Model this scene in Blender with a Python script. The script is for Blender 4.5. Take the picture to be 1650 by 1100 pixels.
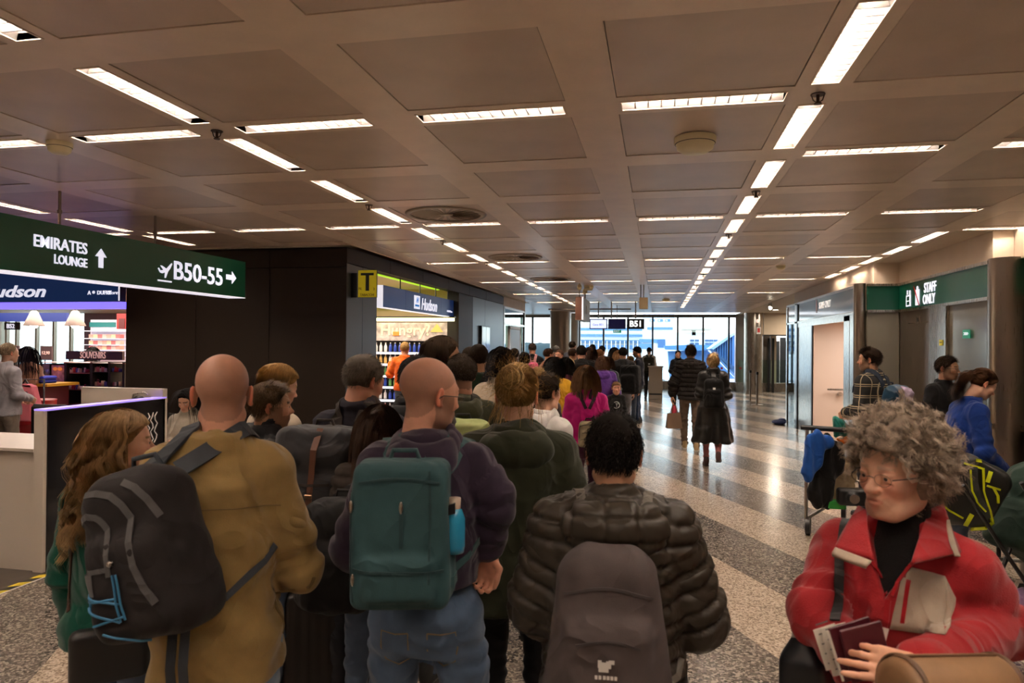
import bpy, math, random
import numpy as np
from mathutils import Vector, Matrix
from mathutils.bvhtree import BVHTree
R = math.radians
random.seed(7); rng = np.random.default_rng(7)
sc = bpy.context.scene
for o in list(bpy.data.objects): bpy.data.objects.remove(o)
COL = sc.collection
# ------------------------------------------------------------ camera
FPX, YAW, PIT, ROL, CH = 1124.17, .2061, .0040, .0082, 1.78
fw = Vector((-math.sin(YAW)*math.cos(PIT), math.cos(YAW)*math.cos(PIT), math.sin(PIT)))
r0 = Vector((math.cos(YAW), math.sin(YAW), 0)); u0 = r0.cross(fw)
RT = math.cos(ROL)*r0 + math.sin(ROL)*u0; UP = -math.sin(ROL)*r0 + math.cos(ROL)*u0
cam_data = bpy.data.cameras.new('camera'); cam = bpy.data.objects.new('camera', cam_data); COL.objects.link(cam)
cam.matrix_world = Matrix.Translation((0, 0, CH)) @ Matrix((RT, UP, -fw)).transposed().to_4x4()
cam_data.sensor_width = 36; cam_data.lens = FPX/1650*36; cam_data.clip_start = .05; cam_data.clip_end = 400
cam_data.dof.use_dof = True; cam_data.dof.focus_distance = 9.0; cam_data.dof.aperture_fstop = 6.0
sc.camera = cam
# ------------------------------------------------------------ world, view
W = bpy.data.worlds.new('world'); sc.world = W; W.use_nodes = True
wn = W.node_tree.nodes; wl = W.node_tree.links
bgn = wn['Background']
tcn = wn.new('ShaderNodeTexCoord'); sep = wn.new('ShaderNodeSeparateXYZ'); rmp = wn.new('ShaderNodeValToRGB')
wl.new(tcn.outputs['Generated'], sep.inputs[0]); wl.new(sep.outputs['Z'], rmp.inputs[0]); wl.new(rmp.outputs[0], bgn.inputs[0])
rmp.color_ramp.elements[0].position = 0; rmp.color_ramp.elements[0].color = (.92, .95, 1, 1)
rmp.color_ramp.elements[1].position = .6; rmp.color_ramp.elements[1].color = (.62, .78, 1, 1)
bgn.inputs[1].default_value = 2.4
sc.view_settings.view_transform = 'Standard'; sc.view_settings.look = 'None'
sc.view_settings.exposure = 0.95; sc.view_settings.gamma = 1; sc.view_settings.use_curve_mapping = False
LAMP = 95.0        # emission of the fluorescent tubes
# ------------------------------------------------------------ pixel helpers (world points from the photograph)
def ray(x, y): return fw + (x-825)/FPX*RT - (y-550)/FPX*UP
C0 = Vector((0, 0, CH))
def atz(x, y, z): d = ray(x, y); return C0 + d*((z-CH)/d.z)
def atx(x, y, X): d = ray(x, y); return C0 + d*(X/d.x)
def aty(x, y, Y): d = ray(x, y); return C0 + d*(Y/d.y)
def atd(x, y, D): return C0 + ray(x, y)*D
# ------------------------------------------------------------ materials
_m = {}
def mat(name, col, rough=.6, metal=0, emit=0, ecol=None, noise=0, nscale=40, bump=0, bscale=60, spec=.5, alpha=1, coat=0, sheen=0, trans=0, weave=0, vcol=False, island=0, sss=0, crease=0):
    if name in _m: return _m[name]
    m = bpy.data.materials.new(name); m.use_nodes = True; nt = m.node_tree; N = nt.nodes; L = nt.links
    b = N['Principled BSDF']
    c = (*col, 1)
    b.inputs['Base Color'].default_value = c; b.inputs['Roughness'].default_value = rough; b.inputs['Metallic'].default_value = metal
    b.inputs['Specular IOR Level'].default_value = spec
    if coat: b.inputs['Coat Weight'].default_value = coat; b.inputs['Coat Roughness'].default_value = .08
    if sheen: b.inputs['Sheen Weight'].default_value = sheen; b.inputs['Sheen Roughness'].default_value = .4
    if sss: b.inputs['Subsurface Weight'].default_value = sss; b.inputs['Subsurface Radius'].default_value = (.02, .008, .004); b.inputs['Subsurface Scale'].default_value = .5
    if emit: b.inputs['Emission Color'].default_value = (*(ecol or col), 1); b.inputs['Emission Strength'].default_value = emit
    if alpha < 1: b.inputs['Alpha'].default_value = alpha
    if trans: b.inputs['Transmission Weight'].default_value = trans
    tc = N.new('ShaderNodeTexCoord'); src = None
    if noise:
        n = N.new('ShaderNodeTexNoise'); n.inputs['Scale'].default_value = nscale; n.inputs['Detail'].default_value = 4
        L.new(tc.outputs['Object'], n.inputs['Vector'])
        mr = N.new('ShaderNodeMapRange'); mr.inputs[1].default_value = .3; mr.inputs[2].default_value = .7
        mr.inputs[3].default_value = 1-noise; mr.inputs[4].default_value = 1+noise
        L.new(n.outputs[0], mr.inputs[0]); src = mr.outputs[0]
    if island:
        g = N.new('ShaderNodeNewGeometry'); mr2 = N.new('ShaderNodeMapRange')
        mr2.inputs[3].default_value = 1-island; mr2.inputs[4].default_value = 1+island
        L.new(g.outputs['Random Per Island'], mr2.inputs[0])
        if src:
            mm = N.new('ShaderNodeMath'); mm.operation = 'MULTIPLY'; L.new(src, mm.inputs[0]); L.new(mr2.outputs[0], mm.inputs[1]); src = mm.outputs[0]
        else: src = mr2.outputs[0]
    if src or vcol:
        mx = N.new('ShaderNodeVectorMath'); mx.operation = 'MULTIPLY'; mx.inputs[0].default_value = col
        if vcol:
            a = N.new('ShaderNodeAttribute'); a.attribute_name = 'Col'
            L.new(a.outputs['Color'], mx.inputs[0])
        if src: L.new(src, mx.inputs[1])
        else: mx.inputs[1].default_value = (1, 1, 1)
        L.new(mx.outputs[0], b.inputs['Base Color'])
    if bump or weave:
        bp = N.new('ShaderNodeBump'); bp.inputs['Distance'].default_value = .002
        if weave:
            n2 = N.new('ShaderNodeTexVoronoi'); n2.inputs['Scale'].default_value = weave; bp.inputs['Strength'].default_value = bump or .4
        else:
            n2 = N.new('ShaderNodeTexNoise'); n2.inputs['Scale'].default_value = bscale; n2.inputs['Detail'].default_value = 5; bp.inputs['Strength'].default_value = bump
        L.new(tc.outputs['Object'], n2.inputs['Vector']); L.new(n2.outputs[0], bp.inputs['Height']); L.new(bp.outputs[0], b.inputs['Normal'])
        if crease:
            n3 = N.new('ShaderNodeTexNoise'); n3.inputs['Scale'].default_value = 4.5; n3.inputs['Detail'].default_value = 1.5; n3.inputs['Distortion'].default_value = .9; L.new(tc.outputs['Object'], n3.inputs['Vector'])
            ab = N.new('ShaderNodeMath'); ab.operation = 'PINGPONG'; ab.inputs[1].default_value = .16; L.new(n3.outputs[0], ab.inputs[0])
            b3 = N.new('ShaderNodeBump'); b3.inputs['Distance'].default_value = .10*crease; b3.inputs['Strength'].default_value = .52; L.new(ab.outputs[0], b3.inputs['Height']); L.new(b3.outputs[0], bp.inputs['Normal'])
    _m[name] = m; return m
def s2l(r, g, b): # sRGB 0-255 -> linear
    f = lambda v: (v/255/12.92) if v/255 <= .04045 else ((v/255+.055)/1.055)**2.4
    return (f(r), f(g), f(b))
def glassmat(name, tint=(.9, .97, .95), refl=.08, rough=.02):
    m = bpy.data.materials.new(name); m.use_nodes = True; N = m.node_tree.nodes; L = m.node_tree.links
    N.remove(N['Principled BSDF']); o = N['Material Output']
    t = N.new('ShaderNodeBsdfTransparent'); t.inputs[0].default_value = (*tint, 1)
    g = N.new('ShaderNodeBsdfGlossy'); g.inputs['Roughness'].default_value = rough
    lw = N.new('ShaderNodeLayerWeight'); lw.inputs[0].default_value = .5; f = N.new('ShaderNodeMath'); f.operation = 'POWER'; f.inputs[1].default_value = 4; L.new(lw.outputs['Facing'], f.inputs[0])
    ad = N.new('ShaderNodeMath'); ad.operation = 'MULTIPLY_ADD'; ad.inputs[1].default_value = .8; ad.inputs[2].default_value = refl*.6; L.new(f.outputs[0], ad.inputs[0])
    mx = N.new('ShaderNodeMixShader'); L.new(ad.outputs[0], mx.inputs[0]); L.new(t.outputs[0], mx.inputs[1]); L.new(g.outputs[0], mx.inputs[2])
    L.new(mx.outputs[0], o.inputs[0]); return m
def brushed(name, col, rough=.28, stretch=(24, 24, .6), metal=1.0):
    m = bpy.data.materials.new(name); m.use_nodes = True; N = m.node_tree.nodes; L = m.node_tree.links; b = N['Principled BSDF']
    b.inputs['Base Color'].default_value = (*col, 1); b.inputs['Metallic'].default_value = metal; b.inputs['Roughness'].default_value = rough
    tc = N.new('ShaderNodeTexCoord'); mp = N.new('ShaderNodeMapping'); mp.inputs['Scale'].default_value = stretch
    n = N.new('ShaderNodeTexNoise'); n.inputs['Scale'].default_value = 8; n.inputs['Detail'].default_value = 3
    L.new(tc.outputs['Object'], mp.inputs[0]); L.new(mp.outputs[0], n.inputs['Vector'])
    mr = N.new('ShaderNodeMapRange'); mr.inputs[3].default_value = rough*.7; mr.inputs[4].default_value = rough*1.4; L.new(n.outputs[0], mr.inputs[0]); L.new(mr.outputs[0], b.inputs['Roughness'])
    return m
def terrazzo(name, col, chip, chip2, rough=.13, scale=95):
    m = bpy.data.materials.new(name); m.use_nodes = True; N = m.node_tree.nodes; L = m.node_tree.links; b = N['Principled BSDF']
    tc = N.new('ShaderNodeTexCoord'); v = N.new('ShaderNodeTexVoronoi'); v.inputs['Scale'].default_value = scale
    L.new(tc.outputs['Object'], v.inputs['Vector'])
    sx = N.new('ShaderNodeSeparateColor'); L.new(v.outputs['Color'], sx.inputs[0])
    cr = N.new('ShaderNodeValToRGB'); cr.color_ramp.interpolation = 'CONSTANT'
    e = cr.color_ramp.elements; e[0].position = 0; e[0].color = (*chip2, 1); e[1].position = .3; e[1].color = (*col, 1)
    k = e.new(.72); k.color = (*chip, 1)
    L.new(sx.outputs[0], cr.inputs[0])
    n = N.new('ShaderNodeTexNoise'); n.inputs['Scale'].default_value = 1.3; n.inputs['Detail'].default_value = 6; L.new(tc.outputs['Object'], n.inputs['Vector'])
    mr = N.new('ShaderNodeMapRange'); mr.inputs[3].default_value = .82; mr.inputs[4].default_value = 1.15; L.new(n.outputs[0], mr.inputs[0])
    mx = N.new('ShaderNodeVectorMath'); mx.operation = 'MULTIPLY'; L.new(cr.outputs[0], mx.inputs[0]); L.new(mr.outputs[0], mx.inputs[1]); L.new(mx.outputs[0], b.inputs['Base Color'])
    mr3 = N.new('ShaderNodeMapRange'); mr3.inputs[3].default_value = rough*.7; mr3.inputs[4].default_value = rough*1.6; L.new(n.outputs[0], mr3.inputs[0]); L.new(mr3.outputs[0], b.inputs['Roughness'])
    b.inputs['Specular IOR Level'].default_value = .6
    return m
M_band = mat('painted_metal_band', (.80, .65, .52), .32, noise=.05, nscale=6, spec=.6)
M_panel = mat('perforated_metal', (.62, .49, .39), .34, noise=.08, nscale=3, bump=.25, bscale=260, spec=.6)
M_gap = mat('dark_gap', (.02, .017, .015), .8)
M_cream = mat('cream_plaster', (.60, .49, .37), .6, noise=.04, nscale=3)
M_dark = mat('dark_bronze_panel', (.026, .017, .012), .5, noise=.12, nscale=300, spec=.22)
M_darkb = mat('blue_grey_panel', (.060, .068, .078), .35, noise=.1, nscale=200)
M_steel = brushed('brushed_steel', (.46, .41, .36), .26)
M_steeld = brushed('dark_steel', (.40, .34, .29), .3)
M_white = mat('white_laminate', (.62, .54, .45), .4)
M_whitep = mat('white_paint', (.8, .8, .78), .5)
M_black = mat('black_plastic', (.012, .012, .013), .35)
M_blackg = mat('black_gloss_panel', (.008, .007, .008), .12)
M_glass = glassmat('clear_glass')
M_gglass = glassmat('smoked_green_glass', (.30, .36, .31), .16)
M_green = mat('green_sign_face', (.003, .045, .026), .3, emit=.018, ecol=(.0, .25, .10))
M_sgreen = mat('green_sign_box', (.0015, .022, .011), .3, emit=.018, ecol=(.0, .3, .10))
M_letter = mat('lit_white_letter', (.8, .8, .85), .4, emit=.42, ecol=(.85, .85, 1))
M_edge = mat('white_lit_edge', (.8, .8, .8), .4, emit=.4, ecol=(.95, .9, 1))
M_blue = mat('navy_sign_face', (.008, .03, .10), .3, emit=.12, ecol=(.02, .06, .22))
M_stone_l = terrazzo('light_terrazzo', (.43, .345, .265), (.56, .46, .36), (.23, .175, .13), .17)
M_stone_d = terrazzo('dark_terrazzo', (.15, .125, .105), (.30, .255, .21), (.06, .052, .045), .17, scale=80)
M_wood = mat('dark_wood_floor', (.06, .048, .04), .3, noise=.2, nscale=8)
M_red = mat('red_plastic', (.55, .02, .02), .4)
# ------------------------------------------------------------ geometry helpers
def tag(o, label=None, cat=None, group=None, kind=None):
    if label: o['label'] = label
    if cat: o['category'] = cat
    if group: o['group'] = group
    if kind: o['kind'] = kind
    return o
def empty(name, loc=(0, 0, 0), rz=0, parent=None):
    o = bpy.data.objects.new(name, None); COL.objects.link(o); o.location = loc; o.rotation_euler = (0, 0, rz); o.parent = parent
    o.empty_display_size = .1; return o
def thing(name, label, cat, loc=(0, 0, 0), rz=0, group=None, kind=None): return tag(empty(name, loc, rz), label, cat, group, kind)
def link(name, me, parent=None, mats=None):
    if mats:
        for m in (mats if isinstance(mats, (list, tuple)) else [mats]): me.materials.append(m)
    o = bpy.data.objects.new(name, me); COL.objects.link(o); o.parent = parent; return o
class MB:
    def __init__(s): s.v = []; s.f = []; s.mi = []; s.M = Matrix.Identity(4); s.cur = 0; s.sm = []
    def add(s, vs, fs, smooth=False):
        o = len(s.v); s.v += [tuple(s.M @ Vector(p)) for p in vs]
        for f in fs: s.f.append(tuple(i+o for i in f)); s.mi.append(s.cur); s.sm.append(smooth)
        return s
    def box(s, a, b, ch=0):
        x0, y0, z0 = [min(p, q) for p, q in zip(a, b)]; x1, y1, z1 = [max(p, q) for p, q in zip(a, b)]
        if ch <= 0:
            return s.add([(x0,y0,z0),(x1,y0,z0),(x1,y1,z0),(x0,y1,z0),(x0,y0,z1),(x1,y0,z1),(x1,y1,z1),(x0,y1,z1)],
                  [(0,3,2,1),(4,5,6,7),(0,1,5,4),(1,2,6,5),(2,3,7,6),(3,0,4,7)])
        ch = min(ch, (x1-x0)/2.01, (y1-y0)/2.01, (z1-z0)/2.01)
        V = []; idx = {}
        for i, X in enumerate((x0, x1)):
            for j, Y in enumerate((y0, y1)):
                for k, Z in enumerate((z0, z1)):
                    sx, sy, sz = (1-2*i)*ch, (1-2*j)*ch, (1-2*k)*ch
                    for n, q in enumerate(((X, Y+sy, Z+sz), (X+sx, Y, Z+sz), (X+sx, Y+sy, Z))): idx[i, j, k, n] = len(V); V.append(q)
        F = []
        g = lambda i, j, k, n: idx[i, j, k, n]
        for i in (0, 1): F.append([g(i,0,0,0), g(i,1,0,0), g(i,1,1,0), g(i,0,1,0)][::1 if i else -1])
        for j in (0, 1): F.append([g(0,j,0,1), g(0,j,1,1), g(1,j,1,1), g(1,j,0,1)][::1 if j else -1])
        for k in (0, 1): F.append([g(0,0,k,2), g(1,0,k,2), g(1,1,k,2), g(0,1,k,2)][::1 if k else -1])
        for j in (0, 1):
            for k in (0, 1): F.append([g(0,j,k,1), g(1,j,k,1), g(1,j,k,2), g(0,j,k,2)][::1 if j == k else -1])
        for i in (0, 1):
            for k in (0, 1): F.append([g(i,0,k,0), g(i,0,k,2), g(i,1,k,2), g(i,1,k,0)][::1 if i == k else -1])
        for i in (0, 1):
            for j in (0, 1): F.append([g(i,j,0,0), g(i,j,1,0), g(i,j,1,1), g(i,j,0,1)][::1 if i == j else -1])
        for i in (0, 1):
            for j in (0, 1):
                for k in (0, 1): F.append([g(i,j,k,0), g(i,j,k,1), g(i,j,k,2)][::1 if (i+j+k) % 2 else -1])
        return s.add(V, F)
    def cyl(s, p, q, r, r2=None, n=16, caps=True):
        p, q = Vector(p), Vector(q); r2 = r if r2 is None else r2; a = (q-p).normalized(); e = a.orthogonal().normalized(); g = a.cross(e)
        V = [tuple(p+(e*math.cos(2*math.pi*i/n)+g*math.sin(2*math.pi*i/n))*r) for i in range(n)] + [tuple(q+(e*math.cos(2*math.pi*i/n)+g*math.sin(2*math.pi*i/n))*r2) for i in range(n)]
        s.add(V, [(i, (i+1) % n, n+(i+1) % n, n+i) for i in range(n)], True)
        if caps: s.add(V, [tuple(range(n))[::-1], tuple(range(n, 2*n))])
        return s
    def tube(s, pts, r, n=8):
        pts = [Vector(p) for p in pts]; rs = r if isinstance(r, (list, tuple)) else [r]*len(pts); V = []; e = None
        for i, p in enumerate(pts):
            t = (pts[min(i+1, len(pts)-1)]-pts[max(i-1, 0)]).normalized()
            e = t.orthogonal().normalized() if e is None else (e-t*e.dot(t)).normalized(); g = t.cross(e)
            V += [tuple(p+(e*math.cos(2*math.pi*k/n)+g*math.sin(2*math.pi*k/n))*rs[i]) for k in range(n)]
        F = [(i*n+k, i*n+(k+1) % n, (i+1)*n+(k+1) % n, (i+1)*n+k) for i in range(len(pts)-1) for k in range(n)]
        s.add(V, F, True); s.add(V, [tuple(range(n))[::-1], tuple(range(len(V)-n, len(V)))]); return s
    def ribbon(s, pts, nrm, w, t=.004):
        # flat strap along pts with surface normals nrm
        pts = [Vector(p) for p in pts]; V = []
        if len(pts) < 2: return s
        for i, p in enumerate(pts):
            d = (pts[min(i+1, len(pts)-1)]-pts[max(i-1, 0)]).normalized(); nn = Vector(nrm[i]).normalized(); b = d.cross(nn).normalized()
            V += [tuple(p-b*w/2), tuple(p-b*w/2+nn*t), tuple(p+b*w/2+nn*t), tuple(p+b*w/2)]
        F = []
        for i in range(len(pts)-1):
            for k in range(4): F.append((i*4+k, (i+1)*4+k, (i+1)*4+(k+1) % 4, i*4+(k+1) % 4))
        F += [(0, 1, 2, 3), tuple(len(V)-4+k for k in (3, 2, 1, 0))]
        return s.add(V, F, False)
    def lathe(s, prof, c=(0, 0, 0), n=24):
        V = [(c[0]+r*math.cos(2*math.pi*k/n), c[1]+r*math.sin(2*math.pi*k/n), c[2]+z) for r, z in prof for k in range(n)]
        return s.add(V, [(i*n+k, i*n+(k+1) % n, (i+1)*n+(k+1) % n, (i+1)*n+k) for i in range(len(prof)-1) for k in range(n)], True)
    def ell(s, c, r, n=12, m=8):
        V = []; c = Vector(c)
        for i in range(m+1):
            th = math.pi*i/m
            for k in range(n): ph = 2*math.pi*k/n; V.append((c.x+r[0]*math.sin(th)*math.cos(ph), c.y+r[1]*math.sin(th)*math.sin(ph), c.z+r[2]*math.cos(th)))
        return s.add(V, [(i*n+k, (i+1)*n+k, (i+1)*n+(k+1) % n, i*n+(k+1) % n) for i in range(m) for k in range(n)], True)
    def prism(s, poly, z0, z1):
        n = len(poly); V = [(x, y, z0) for x, y in poly]+[(x, y, z1) for x, y in poly]
        return s.add(V, [tuple(range(n))[::-1], tuple(range(n, 2*n))]+[(i, (i+1) % n, n+(i+1) % n, n+i) for i in range(n)])
    def mesh(s, name, mats):
        me = bpy.data.meshes.new(name); me.from_pydata(s.v, [], s.f)
        for m in (mats if isinstance(mats, (list, tuple)) else [mats]): me.materials.append(m)
        me.polygons.foreach_set('material_index', s.mi); me.polygons.foreach_set('use_smooth', s.sm); me.update(); return me
    def build(s, name, mats, parent=None, kind=None):
        o = link(name, s.mesh(name, mats), parent)
        if kind: o['kind'] = kind
        return o
def B(a, b, ch=0): return MB().box(a, b, ch)
def text(body, size, loc, rot, m, parent, name='lettering', ext=.004, shear=0, bold=0, align='CENTER', sx=1, fit=None):
    c = bpy.data.curves.new(name, 'FONT'); c.body = body; c.size = size; c.extrude = ext; c.shear = shear; c.offset = bold; c.align_x = align; c.align_y = 'CENTER'; c.resolution_u = 3
    o = bpy.data.objects.new(name, c); COL.objects.link(o); bpy.context.view_layer.update()
    me = bpy.data.meshes.new_from_object(o.evaluated_get(bpy.context.evaluated_depsgraph_get())); bpy.data.objects.remove(o)
    me.name = name; me.materials.clear(); me.materials.append(m); V = np.zeros(len(me.vertices)*3, np.float32); me.vertices.foreach_get('co', V); V = V.reshape(-1, 3)
    if fit:
        lo, hi = V.min(0), V.max(0); V[:, 0] = (V[:, 0]-(lo[0]+hi[0])/2)*fit[0]/(hi[0]-lo[0]); V[:, 1] = (V[:, 1]-(lo[1]+hi[1])/2)*fit[1]/(hi[1]-lo[1])
    else: V[:, 0] *= sx
    me.vertices.foreach_set('co', V.ravel()); me.update()
    o = bpy.data.objects.new(name, me); COL.objects.link(o); o.parent = parent; o.location = loc; o.rotation_euler = rot; return o
XN = (R(90), 0, R(90))     # text facing +X
YN = (R(90), 0, 0)         # text facing -Y
XM = (R(90), 0, R(-90))    # text facing -X
# ============================================================ SETTING
ZC, X0, Y0, S = 3.04, .773, 3.714, 1.1206
BW = .13            # half width of a ceiling band
# ---- floor: diagonal stripes of terrazzo slabs
def clip(poly, a, b, c):   # keep a*x+b*y<=c
    out = []
    for i in range(len(poly)):
        p, q = poly[i], poly[(i+1) % len(poly)]; dp = a*p[0]+b*p[1]-c; dq = a*q[0]+b*q[1]-c
        if dp <= 0: out.append(p)
        if dp*dq < 0: t = dp/(dp-dq); out.append((p[0]+(q[0]-p[0])*t, p[1]+(q[1]-p[1])*t))
    return out
fl = B((-18, -6.2, -.25), (12, 36, -.03)).build('floor', M_gap); fl['kind'] = 'structure'
nx, ny = math.sin(R(63.43)), math.cos(R(63.43)); WS = .666; OFF = 2.5
k0 = int((-4.6*nx-6*ny-OFF)//WS)-1; k1 = int((7*nx+30*ny-OFF)//WS)+1
for k in range(k0, k1+1):
    lo, hi = OFF+k*WS, OFF+(k+1)*WS
    dark = k % 2 != 0
    for seg in range(-6, 6):
        poly = [(-4.55, -6), (7, -6), (7, 30.3), (-4.55, 30.3)]
        g = .0012
        poly = clip(poly, -nx, -ny, -(lo+g)); poly = clip(poly, nx, ny, hi-g) if poly else poly
        s0 = seg*5.2+(k % 3)*1.1; tx, ty = -ny, nx
        if poly: poly = clip(poly, -tx, -ty, -(s0+g))
        if poly: poly = clip(poly, tx, ty, s0+5.2-g)
        if len(poly) < 3: continue
        MB().prism(poly, -.03, 0).build('stone_slab', M_stone_d if dark else M_stone_l, fl)
B((-18, -6, -.03), (-4.56, 7.9, 0)).build('shop_flooring', M_wood, fl)
B((-18, 7.9, -.03), (-4.56, 16.3, 0)).build('shop_flooring', mat('orange_wood_floor', (.34, .19, .09), .3, noise=.2, nscale=5), fl)
B((-18, 16.3, -.03), (-4.56, 30.3, 0)).build('shop_flooring', M_stone_d, fl)
# ---- ceiling
def lampY(j, k):   # luminaire lying along Y in band j between rows k and k+1
    if j in (0, -3): return k <= 17
    if j == 2: return 4 <= k <= 8
    return j == -6 and k <= 3
def lampX(j, k):   # luminaire lying along X in row k between bands j and j+1
    if j < 0: return k % 3 == 0 and k <= 15 and not (j < -4 and k > 3)
    return k in (1, 3, 6, 9, 12) and not (j > 2) and not (j >= 2 and k != 1) or (j == 2 and k == 4) or k in (-2, -5)
jx = range(-9, 4); ky = range(-8, 22)
def xlim(j, k):    # which cells have metal ceiling
    x, y = X0+j*S, Y0+k*S
    if y < 8.3: return -10 < j < 5
    return -4 <= j <= 1
cb = MB()
LL, LW = .8125/2, .124/2
def hole(b, x0, x1, y0, y1, hx0, hx1, hy0, hy1, z0, z1):
    b.box((x0, y0, z0), (x1, hy0, z1)); b.box((x0, hy1, z0), (x1, y1, z1)); b.box((x0, hy0, z0), (hx0, hy1, z1)); b.box((hx1, hy0, z0), (x1, hy1, z1))
panel_me = MB().box((-S/2+BW+.004, -S/2+BW+.004, .004), (S/2-BW-.004, S/2-BW-.004, .03)).mesh('ceiling_panel', M_panel)
lamps = []
ceil = empty('ceiling'); ceil['kind'] = 'structure'
for j in range(-9, 5):
    for k in range(-8, 22):
        x, y = X0+j*S, Y0+k*S
        if not (xlim(j, k) or xlim(j-1, k)): continue
        cb.box((x-BW, y-BW, ZC), (x+BW, y+BW, ZC+.03))                         # crossing
        if k < 21 and not (y > 8.2-.5 and (j < -4 or j > 2)):
            if lampY(j, k): hole(cb, x-BW, x+BW, y+BW, y+S-BW, x-LW, x+LW, y+S/2-LL, y+S/2+LL, ZC, ZC+.03); lamps.append(('Y', j, k, x, y+S/2))
            else: cb.box((x-BW, y+BW, ZC), (x+BW, y+S-BW, ZC+.03))
        if xlim(j, k):
            if lampX(j, k): hole(cb, x+BW, x+S-BW, y-BW, y+BW, x+S/2-LL, x+S/2+LL, y-LW, y+LW, ZC, ZC+.03); lamps.append(('X', j, k, x+S/2, y))
            else: cb.box((x+BW, y-BW, ZC), (x+S-BW, y+BW, ZC+.03))
            if k < 21 and xlim(j, k+1):
                p = link('ceiling_panel', panel_me, ceil); p.location = (x+S/2, y+S/2, ZC)
cb.build('ceiling_band', M_band, ceil)
B((-18, -6.2, ZC+.16), (12, 16.4, ZC+.35)).build('light_seal_deck', M_gap, ceil); B((-7.4, 16.4, ZC+.16), (12, 30.2, ZC+.35)).build('light_seal_deck', M_gap, ceil)  # slab added above the ceiling to keep light from leaking in
B((-12, 8.335, ZC-.01), (-3.85, 16.3, ZC+.05)).build('ceiling_soffit', M_cream, ceil)
B((-3.95, 8.05, ZC-.01), (-3.84, 20.9, ZC+.02)).build('ceiling_soffit', M_cream, ceil)
B((-7.4, 20.9, ZC), (-3.84, 29.4, ZC+.05)).build('ceiling_soffit', M_band, ceil)
B((3.145, 8.33, ZC-.005), (9, 30, ZC+.05)).build('ceiling_soffit', M_cream, ceil)
B((-18, -6, ZC), (X0-9*S-BW, 8.2, ZC+.05)).build('ceiling_soffit', M_cream, ceil)
B((X0+5*S-BW, -6, ZC), (9, 8.35, ZC+.05)).build('ceiling_soffit', M_cream, ceil)
# ---- luminaires
M_tube = mat('fluorescent_tube', (1, 1, 1), .5, emit=LAMP, ecol=(1, .84, .69))
M_refl = mat('lamp_reflector', (.22, .20, .19), .35, metal=.6)
M_vane = mat('louvre_vane', (.16, .145, .14), .35)
tb = MB().cyl((-LL+.03, 0, .055), (LL-.03, 0, .055), .011, n=8).mesh('tube', M_tube)
rb = MB()
rb.add([(-LL, -LW, 0), (LL, -LW, 0), (LL, -LW*.75, .06), (-LL, -LW*.75, .06), (LL, -.015, .078), (-LL, -.015, .078), (LL, .015, .078), (-LL, .015, .078), (LL, LW*.75, .06), (-LL, LW*.75, .06), (LL, LW, 0), (-LL, LW, 0)],
       [(0, 1, 2, 3), (3, 2, 4, 5), (5, 4, 6, 7), (7, 6, 8, 9), (9, 8, 10, 11), (0, 3, 5, 7, 9, 11), (1, 10, 8, 6, 4, 2)])
refl_me = rb.mesh('reflector', M_refl)
lv = MB()
for i in range(1, 12):
    xx = -LL+i*2*LL/12; lv.add([(xx-.003, -LW, .004), (xx+.003, -LW, .004), (xx+.001, -LW, .034), (xx-.001, -LW, .034), (xx-.003, LW, .004), (xx+.003, LW, .004), (xx+.001, LW, .034), (xx-.001, LW, .034)],
           [(0, 1, 5, 4), (1, 2, 6, 5), (2, 3, 7, 6), (3, 0, 4, 7)])
vane_me = lv.mesh('louvre', M_vane)
fr = MB(); e = .008
for a, b in (((-LL-e, -LW-e, -.004), (LL+e, -LW, .003)), ((-LL-e, LW, -.004), (LL+e, LW+e, .003)), ((-LL-e, -LW, -.004), (-LL, LW, .003)), ((LL, -LW, -.004), (LL+e, LW, .003))): fr.box(a, b)
frame_me = fr.mesh('frame', M_band)
ORD = ['zeroth', 'first', 'second', 'third', 'fourth', 'fifth', 'sixth', 'seventh', 'eighth', 'ninth', 'tenth', 'eleventh', 'twelfth', 'thirteenth', 'fourteenth', 'fifteenth', 'sixteenth', 'seventeenth', 'eighteenth', 'nineteenth', 'twentieth']
for kind, j, k, x, y in lamps:
    if y > 29: continue
    if kind == 'Y':
        line = {0: 'staff door side line', -3: 'shop side line', 2: 'short line by the staff doors', -6: 'line above the green sign'}[j]
        n_ = k-{0: -1, -3: -1, 2: 4, -6: -1}[j]+1
        lab = 'lengthwise louvred ceiling light, %s in the %s' % ('nearest' if n_ == 1 else ORD[n_], line) if y > .8 else 'lengthwise louvred ceiling light behind the camera'
    else:
        lab = 'crosswise louvred ceiling light, %s ceiling row, %s %s of the staff side line' % (ORD[k+3], ORD[-j] if j < 0 else ORD[j+1], 'left' if j < 0 else 'right') if y > .8 else 'crosswise louvred ceiling light behind the camera'
    t = thing('ceiling_light', lab, 'light', (x, y, ZC), 0 if kind == 'X' else R(90), 'recessed louvred ceiling lights')
    for n_, me in (('tube', tb), ('reflector', refl_me), ('louvre', vane_me), ('frame', frame_me)): link(n_, me, t)
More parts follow.
